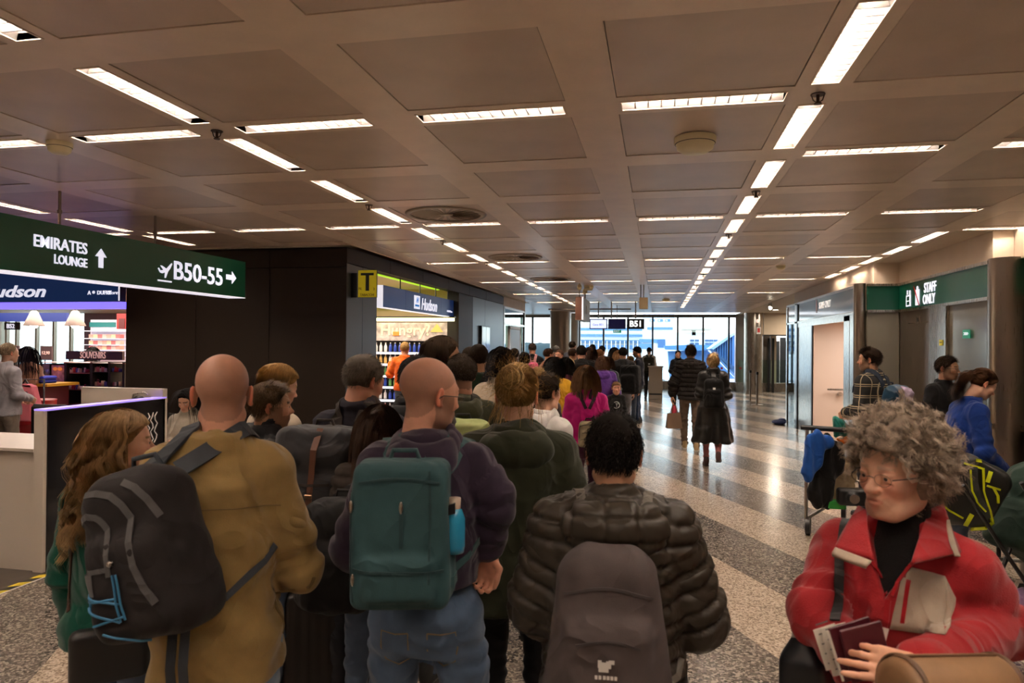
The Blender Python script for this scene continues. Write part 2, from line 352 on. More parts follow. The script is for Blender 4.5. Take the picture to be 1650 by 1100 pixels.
# ---- air diffusers, detectors, sprinklers
db = MB(); db.lathe([(0, -.012), (.06, -.012), (.07, -.002)], n=20)
blades = MB()
for i in range(22):
    a = 2*math.pi*i/22; c, s_ = math.cos(a), math.sin(a); c2, s2 = math.cos(a+.14), math.sin(a+.14)
    blades.add([(.07*c, .07*s_, -.006), (.34*c, .34*s_, -.006), (.34*c2, .34*s2, .006), (.07*c2, .07*s2, .006)], [(0, 1, 2, 3), (3, 2, 1, 0)])
ring = MB().lathe([(.34, -.002), (.34, -.012), (.385, -.012), (.395, 0)], n=40)
blk = MB().lathe([(0, .009), (.34, .009)], n=30)
M_diff = mat('diffuser_metal', (.34, .27, .20), .4)
for i, k in enumerate((2.5, 5.5, 8.5)):
    t = thing('air_diffuser', '%s round swirl air diffuser beside the shop side light line' % ('nearest', 'second', 'farthest')[i], 'vent', (X0-2.5*S, Y0+k*S, ZC), 0, 'swirl air diffusers')
    db.build('hub', M_diff, t); blades.build('blade', M_diff, t, 'stuff'); ring.build('rim', M_diff, t); blk.build('backing', M_gap, t)
M_ivory = mat('ivory_plastic', (.88, .78, .52), .45)
def dome(name, lab, cat, x, y, r, h, m=M_ivory, z=ZC):
    t = thing(name, lab, cat, (x, y, z))
    MB().lathe([(r, 0), (r*1.0, -h*.35), (r*.9, -h*.45), (r*.86, -h*.75), (r*.6, -h), (0, -h*1.03)], n=28).build('housing', m, t)
    MB().lathe([(r*.93, -h*.4), (r*.96, -h*.41), (r*.93, -h*.44)], n=28).build('seam', M_gap, t)
dome('dome_speaker', 'large ivory dome fitting on the ceiling panel left of the nearest bright light line', 'dome', .212, 4.36, .125, .09)
dome('smoke_detector', 'ivory round smoke detector on the ceiling above the hanging green sign', 'detector', -3.742, 3.756, .075, .07)
dome('smoke_detector', 'small round smoke detector near the staff door side soffit', 'detector', 1.869, 11.513, .07, .06)
dome('smoke_detector', 'small round smoke detector on the ceiling far down towards the windows', 'detector', .206, 19.45, .1, .06)
dome('smoke_detector', 'small round smoke detector beside the two sign hanging rods', 'detector', -1.45, 14.9, .1, .1)
sp = MB().cyl((0, 0, 0), (0, 0, -.004), .035, n=16).cyl((0, 0, -.004), (0, 0, -.045), .008, n=8).cyl((0, 0, -.045), (0, 0, -.05), .018, n=12)
sp.tube([(-.03, 0, -.004), (-.022, 0, -.03), (0, 0, -.045), (.022, 0, -.03), (.03, 0, -.004)], .003, 6)
sme = sp.mesh('sprinkler_head', mat('dark_brass', (.09, .05, .03), .4, metal=.6))
for j, k in ((0, 0), (0, 2), (0, 4), (0, 6), (0, 8), (-3, 0), (-3, 2), (-3, 4), (-3, 6), (-3, 8), (0, 10), (-3, 10)):
    o = link('sprinkler', sme); o.location = (X0+j*S, Y0+k*S, ZC)
    tag(o, 'dark sprinkler head at the %s band crossing of the %s' % ('nearest' if k == 0 else ORD[k//2+1], 'staff door side light line' if j == 0 else 'shop side light line'), 'sprinkler', 'ceiling sprinklers')
# ---- walls
def struct(name, mb, m, parent=None):
    o = mb.build(name, m, parent)
    if parent is None: o['kind'] = 'structure'
    return o
struct('wall_back', B((-18, -6.3, 0), (12, -6, ZC+.2)), M_cream)
struct('wall_left', B((-18.2, -6.2, 0), (-18, 16.4, ZC+.2)), M_cream)
struct('wall_right', B((9, -6.2, 0), (9.2, 34, ZC+.2)), M_cream)
# dark shop block: facade facing the camera and the side facing the corridor
XW = -3.95; YF = 8.4
wf = empty('wall_shop_front'); wf['kind'] = 'structure'
B((-7.25, YF+.03, 0), (XW-.02, YF+.25, ZC)).build('core', M_gap, wf)
xs = [-7.25, -6.15, -5.05, -3.95]
for a, b in zip(xs, xs[1:]):
    B((a+.004, YF, 0), (b-.004, YF+.03, 2.76), .003).build('wall_panel', M_dark, wf)
    B((a+.004, YF, 2.768), (b-.004, YF+.03, 3.0), .003).build('wall_panel', M_dark, wf)
ws = empty('wall_shop_side'); ws['kind'] = 'structure'
B((XW-.24, YF+.26, 0), (XW-.03, 9.4, ZC)).build('core', M_gap, ws); B((XW-.24, 9.4, 2.84), (XW-.03, 13.6, ZC)).build('core', M_gap, ws)
B((XW-.24, 13.6, 0), (XW-.03, 17.8, ZC)).build('core', M_gap, ws)
for a, b, m in ((8.4, 8.9, M_darkb), (8.9, 9.4, M_darkb), (13.6, 14.7, M_dark), (14.7, 15.8, M_darkb), (15.8, 17.8, M_darkb)):
    B((XW-.03, a+.004, 0), (XW, b-.004, 2.81), .003).build('wall_panel', m, ws)
for a, b in ((8.4, 9.9), (9.9, 11.4), (11.4, 12.9), (12.9, 14.4), (14.4, 15.9), (15.9, 17.8)):
    B((XW-.03, a+.004, 2.82), (XW, b-.004, 3.02), .003).build('wall_panel', M_dark, ws)
B((XW-.24, 9.37, 0), (XW-.03, 9.4, 2.82)).build('reveal', M_dark, ws)
# framed boards on the side wall
t = thing('framed_board', 'tall framed glossy board on the blue-grey wall past the shop opening', 'board', (XW, 15.3, 0))
B((0, 0, .9), (.05, .8, 2.2), .004).build('frame', M_black, t); B((.05, .03, .93), (.054, .39, 2.17)).build('pane', mat('glossy_board', (.25, .3, .36), .1), t); B((.05, .41, .93), (.054, .77, 2.17)).build('pane', mat('glossy_board', (0, 0, 0)), t)
# glass booth after it
gb = empty('wall_glass_booth'); gb['kind'] = 'structure'
B((XW-.1, 17.8, 2.78), (XW, 20.8, ZC)).build('bulkhead', M_cream, gb)
B((XW-.04, 17.85, 2.35), (XW-.02, 20.75, 2.74)).build('pane', M_gglass, gb)
B((XW-.04, 17.85, 0), (XW-.02, 20.75, 2.3)).build('pane', M_gglass, gb)
for y in (17.85, 20.75): B((XW-.06, y-.04, 0), (XW+.01, y+.04, 2.78)).build('post', M_steel, gb)
B((XW-.06, 17.85, 2.3), (XW+.01, 20.75, 2.36)).build('rail', M_steel, gb); B((XW-.06, 17.85, 2.72), (XW+.01, 20.75, 2.78)).build('rail', M_steel, gb)
B((XW-.02, 18.5, 0), (XW+.03, 19.9, 2.2), .01).build('door_leaf', mat('grey_door', (.20, .16, .13), .4), gb)
for a, b in ((18.42, 18.5), (19.9, 19.98)): B((XW-.02, a, 0), (XW+.04, b, 2.28)).build('door_frame', M_whitep, gb)
B((XW-.02, 18.42, 2.2), (XW+.04, 19.98, 2.28)).build('door_frame', M_whitep, gb)
B((-7.3, 16.3, 0), (-4.2, 16.45, ZC)).build('core', M_dark, ws); B((-7.4, 16.3, 0), (-7.25, 29.4, ZC)).build('outer_wall', M_cream, ws)
# ---- far window wall
YW = 29.3
ww = empty('wall_far'); ww['kind'] = 'structure'
B((-7.4, YW, 0), (3.05, YW+.3, .33)).build('plinth', M_steel, ww)
B((-7.4, YW-.02, 2.93), (9, YW+.3, 3.06)).build('head', M_steel, ww)
B((3.05, YW-.1, 0), (4.35, YW+.3, 3.0)).build('wall_panel', M_steeld, ww)
B((4.35, YW-.1, 0), (9, YW+.3, .33)).build('plinth', M_steel, ww)
B((3.05, YW-.35, 0), (4.75, YW-.1, .33), .01).build('plinth', M_steel, ww)
mull = [aty(x, 540, YW).x for x in (1051.6, 1091.6, 1132.5, 1174.5)]; dm = (mull[3]-mull[0])/3
mx = [mull[3]-i*dm for i in range(0, 10)]
for i, x in enumerate(mx): B((x-.035, YW-.04, .33), (x+.035, YW+.12, 2.93)).build('mullion', mat('dark_mullion', (.06, .05, .05), .4), ww)
for i in range(9):
    o = B((mx[i+1]+.036, YW+.04, .33), (mx[i]-.036, YW+.052, 2.93)).build('window_%d' % (i+1), M_glass); o['kind'] = 'structure'
for i, x in enumerate((1163, 1193, 1202, 1215)):
    p = aty(x, 593, YW-.42 if x > 1180 else YW-.02); d = MB().cyl((p.x, p.y, p.z), (p.x, p.y-.012, p.z), .05, n=20).build('warning_dot', M_red)
    tag(d, 'small red round warning dot on the glass, %s from the jet bridge side' % ORD[i+1], 'dot', 'red warning dots')
o = B((3.1, YW-.44, .35), (9, YW-.42, 1.25)).build('wall_balustrade', glassmat('balustrade_glass', (.85, .93, .9), .05)); o['kind'] = 'structure'
def column(name, x, y, r, z1, m, lab=None):
    o = MB().cyl((x, y, 0), (x, y, z1), r, n=40).build(name, m); o['kind'] = 'structure'; 
    MB().cyl((x, y, 0), (x, y, .12), r+.012, n=40).build('base_ring', M_steel, o); return o
c1 = aty(903, 560, 26.5); column('column_far', c1.x, 26.5, .40, ZC, M_steeld)
c2 = aty(919, 560, 27.8); column('column_far', c2.x, 27.8, .33, ZC, M_white)
c3 = aty(1214, 560, 27.6); column('column_far', c3.x, 27.6, .34, ZC, M_steel)
# right-hand end: cream bulkhead, opening, bright passage
wr = empty('wall_far_right'); wr['kind'] = 'structure'
a = aty(1230, 540, 27.9).x
B((a, 27.8, 2.22), (9, 28.0, ZC)).build('bulkhead', M_cream, wr); B((a, 27.78, 2.18), (9, 28.02, 2.22)).build('edge', M_black, wr)
B((4.6, 33, 0), (9, 33.2, 3.2)).build('passage_wall', M_whitep, wr); B((4.4, YW-.1, 0), (4.6, 33, 3.2)).build('passage_wall', M_cream, wr)
for i, x in enumerate((1252, 1262, 1271, 1282)):
    q = aty(x, 560, 31); B((q.x-.12, 31, .2), (q.x+.1, 31.1, 2.0+.15*(i % 2))).build('passage_post', M_darkb, wr)
for x in (1239, 1246):
    q = aty(x, 560, 28.6); B((q.x-.04, 28.6, 0), (q.x+.04, 28.7, 2.1)).build('door_frame', M_black, wr)
# ---- right partition with staff doors
M_pglass = mat('back_painted_glass', (.20, .19, .155), .10, spec=.8)
XR = 3.0; XP = 3.5; YE = atx(1268, 560, 3.0).y; YB = 11.3; HP = 2.72; HB = 2.34
pr = empty('wall_staff_partition'); pr['kind'] = 'structure'
B((XR+.16, YB+.2, HP), (XP+.3, YE, ZC)).build('bulkhead', M_cream, pr); B((XR+.15, YB, HP), (XP+.35, YB+.2, ZC)).build('bulkhead', M_cream, pr)
B((XP, 8.45, HP), (XP+.3, YB, ZC)).build('bulkhead', M_cream, pr); B((XP, 8.35, HP), (9, 8.45, ZC)).build('bulkhead', M_cream, pr)
M_hglass = mat('blue_grey_glass_panel', (.24, .30, .33), .10, spec=.9)
B((XR-.0, 16.6, HB), (XR+.02, YE-.1, HP)).build('glass_panel', M_hglass, pr)
B((XR, 16.6, 0), (XR+.02, YE-.1, HB-.04)).build('glass_panel', M_gglass, pr)
B((XR+.6, 16.6, 0), (XR+.7, YE-.1, HB)).build('passage_wall', M_whitep, pr)
B((XR, 11.5, HB), (XR+.02, 16.2, HP-.02)).build('header_panel', M_hglass, pr)
for y0, y1 in ((16.3, 16.5), (YE-.12, YE)): B((XR-.02, y0, 0), (XR+.1, y1, HP)).build('post', M_steel, pr)
for z in (HB-.05, HP-.02): B((XR-.02, 11.4, z), (XR+.04, YE, z+.04)).build('rail', M_steel, pr)
B((XR-.02, 16.2, 0), (XR+.08, 16.3, HP)).build('post', M_black, pr)
# lift recess
M_pink = mat('pale_pink_wall', (.72, .56, .46), .45)
B((XR+.02, 14.75, 0), (5.0, 14.85, HB)).build('lift_wall', M_pink, pr); B((5.0, 11.6, 0), (5.1, 14.85, HB)).build('lift_wall', M_pink, pr)
B((XR+.02, 11.9, 0), (5.0, 12.0, HB)).build('lift_wall', M_pink, pr); B((XR, 11.6, HB-.1), (5.1, 14.85, HB-.04)).build('lift_top', M_pink, pr)
o = B((XR, 14.85, 0), (XR+.05, 16.2, HB-.06), .004).build('door_1', M_steel); o['kind'] = 'structure'
B((XR-.005, 14.78, 0), (XR+.1, 14.86, HB-.06)).build('door_edge', M_black, o)
for y0, y1 in ((12.0, 12.35), (11.75, 11.98)): B((XR-.01, y0, 0), (XR+.06, y1, HB-.05), .004).build('jamb', M_steel, pr)
B((XR-.01, 12.0, HB-.14), (XR+.06, 16.2, HB-.05)).build('jamb', M_steel, pr)
hr = thing('handrail', 'short steel handrail on the pale pink lift wall', 'handrail', (0, 0, 0))
p = aty(1333, 615, 14.7); q = aty(1358, 617, 14.7)
MB().tube([(p.x, 14.66, .95), (p.x+.02, 14.64, .95), (q.x+.5, 14.64, .95)], .018).build('rail', M_steel, hr); MB().cyl((q.x-.05, 14.75, .86), (q.x-.05, 14.66, .86), .04, n=16).build('bracket', M_steel, hr)
ll = bpy.data.lights.new('lift_lamp', 'AREA'); ll.energy = 26; ll.size = 1.0; ll.color = (1, .92, .84); lo = bpy.data.objects.new('lift_lamp', ll); COL.objects.link(lo); lo.location = (4.0, 13.4, HB-.12)
MB().cyl((XR-.02, YB+.1, 0), (XR-.02, YB+.1, HP+.02), .085, n=28).build('corner_post', M_steeld, pr)
# short wall B facing the camera
B((XR+.06, YB, HB), (XP, YB+.03, HP-.02)).build('sign_band', M_green, pr)
B((XR+.06, YB, 0), (XP, YB+.03, HB-.03)).build('glass_panel', M_pglass, pr); B((XR+.06, YB+.3, 0), (XP+.4, YB+.35, HB)).build('backing', M_cream, pr)
# wall C
B((XP, 8.45, HB), (XP+.03, YB, HP-.02)).build('sign_band', M_green, pr)
for z in (HB-.04, HP-.03): B((XP-.03, 8.4, z), (XP+.03, YB+.01, z+.035)).build('rail', M_steel, pr); B((XR+.06, YB-.03, z), (XP, YB+.03, z+.035)).build('rail', M_steel, pr)
ya = atx(1462, 560, XP).y; yb_ = atx(1500, 560, XP).y; yc = atx(1508, 560, XP).y; yd = atx(1528, 560, XP).y
o = B((XP-.0, yb_, 0), (XP+.05, ya, 2.12), .004).build('door_2', M_steeld); o['kind'] = 'structure'
B((XP+.01, ya, 0), (XP+.04, YB, HB-.04)).build('wall_panel', M_steeld, pr); B((XP+.01, yb_, 2.13), (XP+.04, ya, HB-.04)).build('wall_panel', M_steeld, pr)
B((XP-.03, yd, 0), (XP+.06, yb_-.01, HB-.04), .004).build('wall_panel', M_steel, pr)
B((XP+.01, 8.45, .98), (XP+.03, yd, HB-.04)).build('glass_panel', M_pglass, pr)
B((XP+.3, 8.5, 0), (XP+.35, YB+.3, HB)).build('backing', M_cream, pr)
M_perf = mat('perforated_dark_panel', (.035, .03, .028), .4, metal=.5, noise=.6, nscale=120)
B((XP, 8.45, .1), (XP+.03, yd, .93)).build('perforated_panel', M_perf, pr)
B((XP-.04, 8.3, .92), (XP+.04, yd, .98)).build('rail', M_steel, pr)
# partition nearer than the column
B((XP+.25, 3.5, HB), (XP+.28, 8.3, HP)).build('sign_band', M_green, pr); B((XP+.25, 3.5, .98), (XP+.27, 8.3, HB-.04)).build('glass_panel', M_pglass, pr)
B((XP+.25, 3.5, .1), (XP+.28, 8.3, .92)).build('perforated_panel', M_perf, pr); B((XP+.2, 3.5, .92), (XP+.3, 8.3, .98)).build('rail', M_steel, pr); B((XP+.22, 3.5, HB-.04), (XP+.3, 8.3, HB)).build('rail', M_steel, pr)
B((XP+.6, 3.4, 0), (XP+.65, 8.4, HB)).build('backing', M_cream, pr); B((XP+.2, 3.4, HP), (XP+.7, 8.35, ZC)).build('bulkhead', M_cream, pr); B((XP+.2, 3.2, 0), (XP+.7, 3.5, ZC)).build('end_wall', M_cream, pr)
column('column_near', 3.66, 8.38, .185, HP+.02, M_steeld)
# spotlights on the soffit
for i, (x, y) in enumerate(((1256, 481), (1332, 455), (1640, 415))):
    p = (3.4, 16.5, 3.03) if i == 0 else ((3.3, 13.3, 3.03) if i == 1 else (3.9, 8.0, 3.03))
    if i == 0:
        t = thing('spotlight', 'small white spotlight hanging from the soffit before the staff doors', 'spotlight', (3.05, 20.4, ZC-.03))
        MB().cyl((0, 0, 0), (0, 0, -.08), .012, n=8).build('stem', M_whitep, t); MB().cyl((0, .04, -.06), (-.03, -.08, -.17), .05, .07, n=16).build('head', M_whitep, t); MB().cyl((-.03, -.081, -.171), (-.031, -.083, -.173), .06, n=16).build('lens', mat('spot_lens', (1, .9, .7), .5, emit=5), t)

for i, (x, y) in enumerate(((5.2, 26.6), (6.4, 30.6), (5.2, 31.6), (3.9, 25.0))):  # added lamps that brighten the dark bulkhead and passage
    t = thing('fill_light', 'added round fill light in the far right soffit, %s' % ('before the cream bulkhead', 'deep in the passage', 'at the passage mouth', 'by the steel column')[i], 'light', (x, y, ZC-.01))
    MB().cyl((0, 0, 0), (0, 0, -.015), .11, n=20).build('rim', M_steel, t); MB().cyl((0, 0, -.015), (0, 0, -.017), .085, n=20).build('lens', mat('fill_light_lens', (1, .9, .75), .5, emit=9, ecol=(1, .88, .72)), t)
    dl_ = bpy.data.lights.new('lamp', 'AREA'); dl_.shape = 'DISK'; dl_.size = .2; dl_.energy = 30; dl_.color = (1, .85, .68); do_ = bpy.data.objects.new('lamp', dl_); COL.objects.link(do_); do_.location = (0, 0, -.03); do_.parent = t
# ============================================================ SIGNS AND SHOPS
def plate_x(poly, x, t, name, m, parent):      # polygon in (y,z) facing +X
    n = len(poly); V = [(x, y, z) for y, z in poly]+[(x+t, y, z) for y, z in poly]
    return MB().add(V, [tuple(range(n))[::-1], tuple(range(n, 2*n))]+[(i, (i+1) % n, n+(i+1) % n, n+i) for i in range(n)]).build(name, m, parent)
XS = -4.85
t = thing('hanging_sign', 'long dark green hanging direction sign pointing to gates B50-55', 'sign', (XS, 5.5, 2.3))
o_ = (0, -5.5, -2.3)
y1 = atx(395, 480, XS).y; zb = 2.31; zt = 2.74
B((-.22, 2.2-5.5, 0.01), (-.004, y1-5.5, zt-2.3), .004).build('box', M_black, t)
B((-.004, 2.2-5.5, .012), (0, y1-5.5, zt-2.3)).build('face', M_sgreen, t)
B((-.22, 2.2-5.5, .004), (.003, y1-5.5, .012)).build('lit_edge', M_edge, t)
def sp_(x, y): p = atx(x, y, XS); return p.y-5.5, p.z-2.3
for body, (xa, xb), cy, hpx in (('EMIRATES', (54, 140), (391, 397), 19), ('LOUNGE', (87, 140), (418, 423), 15), ('B50-55', (280, 358), (438, 444), 29)):
    ya_, za_ = sp_(xa, cy[0]); yb2, zb2 = sp_(xb, cy[1]); y, z = (ya_+yb2)/2, (za_+zb2)/2
    h = hpx*( (Vector((XS, y+5.5, z+2.3))-C0).dot(fw))/FPX
    text(body, .2, (.004, y, z), XN, M_letter, t, bold=.0025, fit=(yb2-ya_, h))
def arrow(cx, cy, s, up):
    y, z = sp_(cx, cy); P = [(0, 1), (.75, .15), (.3, .15), (.3, -1), (-.3, -1), (-.3, .15), (-.75, .15)]
    if not up: P = [(b, -a) for a, b in P]
    plate_x([(y+a*s, z+b*s) for a, b in P], .002, .006, 'arrow', M_letter, t)
arrow(162, 416, .085, True); arrow(372, 447, .095, False)
y, z = sp_(265, 437)
pl = [(-.95, .22), (-.82, .26), (-.62, .02), (-.18, .12), (-.62, .50), (-.40, .50), (.22, .26), (.62, .62), (.92, .88), (1.0, .80), (.74, .36), (.42, .02), (.12, -.62), (-.02, -.62), (.05, -.08), (-.35, -.22), (-.62, -.18), (-.80, .0)]
plate_x([(y+a*.105, z+.0+b*.105) for a, b in pl], .002, .006, 'plane_symbol', M_letter, t)
plate_x([(y-.1, z-.105), (y+.1, z-.105), (y+.1, z-.09), (y-.1, z-.09)], .002, .006, 'underline', M_letter, t)
for px_, py_ in ((96, 345), (250, 380)):
    q = atx(px_, py_, XS-.1); MB().cyl((-.1, q.y-5.5, .43), (-.1, q.y-5.5, .74), .012, n=10).cyl((-.1, q.y-5.5, .55), (-.1, q.y-5.5, .58), .02, n=10).build('rod', M_steeld, t)
# tobacco sign
a = aty(577, 435, 8.52); b = aty(607, 479, 8.52)
t = thing('tobacco_sign', 'yellow square tobacconist sign with a black T on the dark pillar', 'sign', (a.x, 8.52, b.z))
M_yel = mat('yellow_sign_face', (.62, .50, .01), .4, emit=.10)
w, h = b.x-a.x, a.z-b.z
B((0, 0, 0), (w, .02, h), .002).build('box', M_black, t); B((.004, -.004, .004), (w-.004, 0, h-.004)).build('face', M_yel, t)
B((w*.16, -.009, h*.80), (w*.84, -.004, h*.89)).build('letter_bar', M_black, t); B((w*.42, -.009, h*.24), (w*.60, -.004, h*.80)).build('letter_stem', M_black, t)
text('TABACCHI', h*.13, (w*.5, -.006, h*.09), YN, mat('brown_ink', (.12, .06, .01), .6), t, sx=.85); text('N.', h*.13, (w*.14, -.006, h*.32), YN, mat('brown_ink', (0, 0, 0)), t); text('3', h*.13, (w*.86, -.006, h*.30), YN, mat('brown_ink', (0, 0, 0)), t)
B((-.02, .02, .0), (XW-a.x, .07, h*.9)).build('bracket', M_black, t)
# side shop sign
XH = -4.06
ya, yb = atx(617, 480, XH).y, atx(734, 495, XH).y; z0 = atx(617, 495, XH).z; z1 = atx(617, 459, XH).z
t = thing('shop_sign', 'long navy shop sign with white lettering hanging in the side shop opening', 'sign', (XH, ya, z0)); L_ = yb-ya; h = z1-z0
B((-.10, 0, 0), (-.003, L_, h), .003).build('box', M_black, t)
for i in range(4): B((-.003, L_*i/4+.003, .01), (0, L_*(i+1)/4-.003, h)).build('face_panel', M_blue, t)
B((-.10, -.012, 0), (.002, 0, h)).build('lit_edge', M_edge, t); B((-.1, 0, -.004), (.003, L_, .006)).build('lit_edge', M_edge, t)
yq = lambda x: atx(x, 485, XH).y-ya
text('Hudson', .3, (.004, (yq(679)+yq(704))/2, h*.46), XN, M_letter, t, bold=.004, shear=.25, fit=(yq(704)-yq(679), h*.62))
plate_x([(yq(667), h*.16), (yq(676.5), h*.16), (yq(676.5), h*.84), (yq(667), h*.84)], .001, .004, 'emblem', M_letter, t)
text('H', h*.38, (.008, (yq(667)+yq(676.5))/2, h*.6), XN, mat('emblem_blue', (.02, .2, .6), .5, emit=.3), t, shear=.3, bold=.004); B((.005, yq(668.5), h*.28), (.008, yq(675), h*.38)).build('emblem_bar', mat('emblem_blue', (0, 0, 0)), t)
text('A DUFRY Store', h*.16, (.004, L_*.89, h*.3), XN, M_letter, t, shear=.2)
for f_ in (.22, .47, .70, .9): MB().cyl((-.05, L_*f_, h), (-.05, L_*f_, ZC-z0), .010, n=8).build('rod', M_black, t)
# side shop interior
YS = 13.6
M_shelfb = mat('shelf_black', (.02, .02, .022), .5); M_lshelf = mat('lit_shelf', (.7, .7, .75), .4, emit=.5, ecol=(.8, .85, 1))
ss = empty('wall_side_shop'); ss['kind'] = 'structure'
B((-7.2, YS+.75, 0), (XW-.24, YS+.85, ZC)).build('back_wall', mat('shop_tan_wall', (.5, .34, .22), .6), ss)
B((-7.3, YF+.26, 0), (-7.2, YS+.8, ZC)).build('side_wall', M_cream, ss)
B((-7.2, YF+.3, ZC-.09), (XW-.24, YS+.8, ZC-.05)).build('shop_ceiling', mat('shop_cream_ceiling', (.75, .62, .45), .6), ss)
unit = thing('chilled_display', 'tall chilled drinks display under the Hungry? panel', 'display', ((aty(607, 540, YS).x+aty(733, 540, YS).x)/2-.25, YS, 0))
uw = (aty(737, 540, YS).x-aty(600, 540, YS).x)/2+.25
zH0, zH1 = aty(670, 549, YS).z, aty(670, 519, YS).z
B((-uw, .15, 0), (uw, .7, zH1), .005).build('cabinet', M_shelfb, unit)
B((-uw+.02, .02, zH0), (uw-.05, .12, zH1-.01), .003).build('picture_panel', mat('marbled_picture', (.50, .42, .42), .5, emit=.12, noise=.5, nscale=9), unit)
cx_ = lambda x: aty(x, 534, YS).x-unit.location.x
text('Hungry?', .34, (cx_(653), .005, (zH0+zH1)/2), YN, mat('cream_sign_letter', (.85, .66, .45), .5, emit=.3), unit, bold=.006, fit=(cx_(692)-cx_(613), (zH1-zH0)*.80))
B((cx_(633), -.008, zH0+.10), (cx_(643), .018, zH0+.19), .01).build('print_patch', mat('orange_print', (.8, .25, .05), .5, emit=.2), unit)
MB().add([(cx_(693), .012, zH1-.20), (cx_(714), .012, zH1-.20), (cx_(704), .012, zH1-.03), (cx_(693), -.0, zH1-.20), (cx_(714), 0, zH1-.20), (cx_(704), 0, zH1-.03)], [(0, 1, 2), (5, 4, 3), (0, 3, 4, 1), (1, 4, 5, 2), (2, 5, 3, 0)]).build('print_patch', mat('yellow_print', (.75, .5, .15), .5, emit=.2), unit)
M_ylight = mat('yellow_light_strip', (1, .9, .4), .5, emit=3.2, ecol=(1, .86, .35)); M_glight = mat('lime_light_strip', (.4, .7, .0), .5, emit=.55, ecol=(.35, .65, .02))
za, zb_ = aty(670, 517, YS-.3).z, aty(670, 512, YS-.3).z
st = thing('light_strip', 'bright yellow light strip above the chilled display', 'light', (0, YS-.3, 0))
B((unit.location.x-uw, 0, za), (unit.location.x+uw-.02, .08, zb_)).build('diffuser', M_ylight, st); B((unit.location.x-uw, .0, zb_), (unit.location.x+uw, .1, zb_+.03)).build('housing', M_black, st)
st = thing('light_strip', 'lime green glowing cove strip high inside the side shop', 'light', (0, YS+.5, 0))
B((-7.1, 0, 2.55), (XW-.3, .1, 2.68)).build('diffuser', M_glight, st)
st = thing('light_strip', 'lime green glowing strip along the side shop ceiling by the corridor', 'light', (XW-.45, 9.5, 0)); B((0, 0, 2.86), (.07, 4.0, 2.93)).build('diffuser', M_glight, st)
al = bpy.data.lights.new('shop_lamp', 'AREA'); al.energy = 60; al.size = 2; al.color = (1, .88, .72); ao = bpy.data.objects.new('shop_lamp', al); COL.objects.link(ao); ao.location = (-5.4, 12.2, 2.85)
rows = [.35, .62, .89, 1.12, 1.36, 1.60]
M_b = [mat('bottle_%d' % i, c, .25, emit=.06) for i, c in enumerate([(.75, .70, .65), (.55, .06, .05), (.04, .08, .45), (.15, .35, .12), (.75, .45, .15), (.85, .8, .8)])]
bot = MB().lathe([(0, 0), (.032, .002), (.034, .02), (.034, .11), (.022, .145), (.013, .16), (.013, .18), (0, .18)], n=8)
bme = [bot.mesh('bottle', m) for m in M_b]
capm = MB().cyl((0, 0, .178), (0, 0, .195), .015, n=8).mesh('cap', M_whitep)
nb = 0
for ri, z in enumerate(rows):
    B((-uw+.04, -.02, z-.02), (uw-.06, .15, z)).build('shelf', M_shelfb, unit); B((-uw+.05, -.03, z-.045), (uw-.06, -.02, z-.0)).build('shelf_light', M_lshelf, unit)
    n = int((2*uw-.2)/.105); 
    for i in range(n):
        x = -uw+.12+i*.105
        ci = ([0, 1, 5, 2, 3, 4] if ri < 5 else ([5, 5, 2, 2, 2, 2]))[(i*6//n + (ri if ri < 5 else 0)) % 6]
        o = link('bottle', bme[ci]); o.location = (unit.location.x+x, YS+.06, z)
        cn = ['white', 'red', 'blue', 'green', 'orange', 'pale'][ci]
        tag(o, '%s bottle, %s from the left on the %s shelf from the top' % (cn, ORD[i+1], ORD[6-ri]), 'bottle', 'drinks on the chilled display'); nb += 1
        c = link('cap', capm, o)
# ---- main shop at the left
YM = 8.45
t = thing('shop_sign', 'large navy shop sign with white lettering below the long green sign', 'sign', (-7.3, YM, 0))
za, zb_ = aty(100, 486, YM).z, aty(100, 452, YM).z; xr_ = aty(193, 475, YM).x+7.3
B((-4.0, 0, za), (xr_, .12, zb_+.25), .003).build('box', M_black, t); B((-4.0, -.004, za+.005), (xr_-.02, 0, zb_+.25)).build('face', M_blue, t)
B((xr_-.02, -.006, za+.01), (xr_, 0, zb_+.2)).build('lit_edge', M_edge, t)
xl = lambda x: aty(x, 470, YM).x+7.3
zz = lambda y: aty(60, y, YM).z
text('Hudson', .235, (xl(19), -.008, zz(470)), YN, M_letter, t, bold=.006, shear=.28, sx=1.55)
text('A     DUFRY', .075, (xl(161), -.008, zz(472.5)), YN, M_letter, t, bold=.002); text('Store', .075, (xl(182), -.008, zz(472.5)), YN, M_letter, t, shear=.3); MB().cyl((xl(151.5), -.004, zz(471.5)), (xl(151.5), -.01, zz(471.5)), .022, n=12).build('emblem', M_letter, t)
M_viol = mat('violet_light', (.2, .15, 1), .5, emit=1.0, ecol=(.16, .12, 1))
st = thing('light_strip', 'violet glowing strip under the large navy shop sign', 'light', (-7.3, YM+.05, 0)); B((-4, 0, aty(100, 497.5, YM+.05).z), (.02, .1, aty(100, 487, YM+.05).z)).build('diffuser', M_viol, st)
ms = empty('wall_main_shop'); ms['kind'] = 'structure'
B((-18, YM+.2, 2.52), (-7.25, 16.2, 2.6)).build('shop_ceiling', mat('shop_white_ceiling', (.75, .68, .6), .6), ms)
B((-7.28, YM+.16, 0), (-7.25, 13, 2.6)).build('side_wall', mat('shop_violet_wall', (.28, .2, .3), .5), ms)
YG = 16.2
gx = [aty(x, 540, YG).x for x in (-60, -25, 12, 28, 60, 88, 115, 140)]
for i, x in enumerate(gx): B((x-.03, YG-.05, 0), (x+.03, YG+.05, 2.55)).build('mullion', M_steeld, ms)
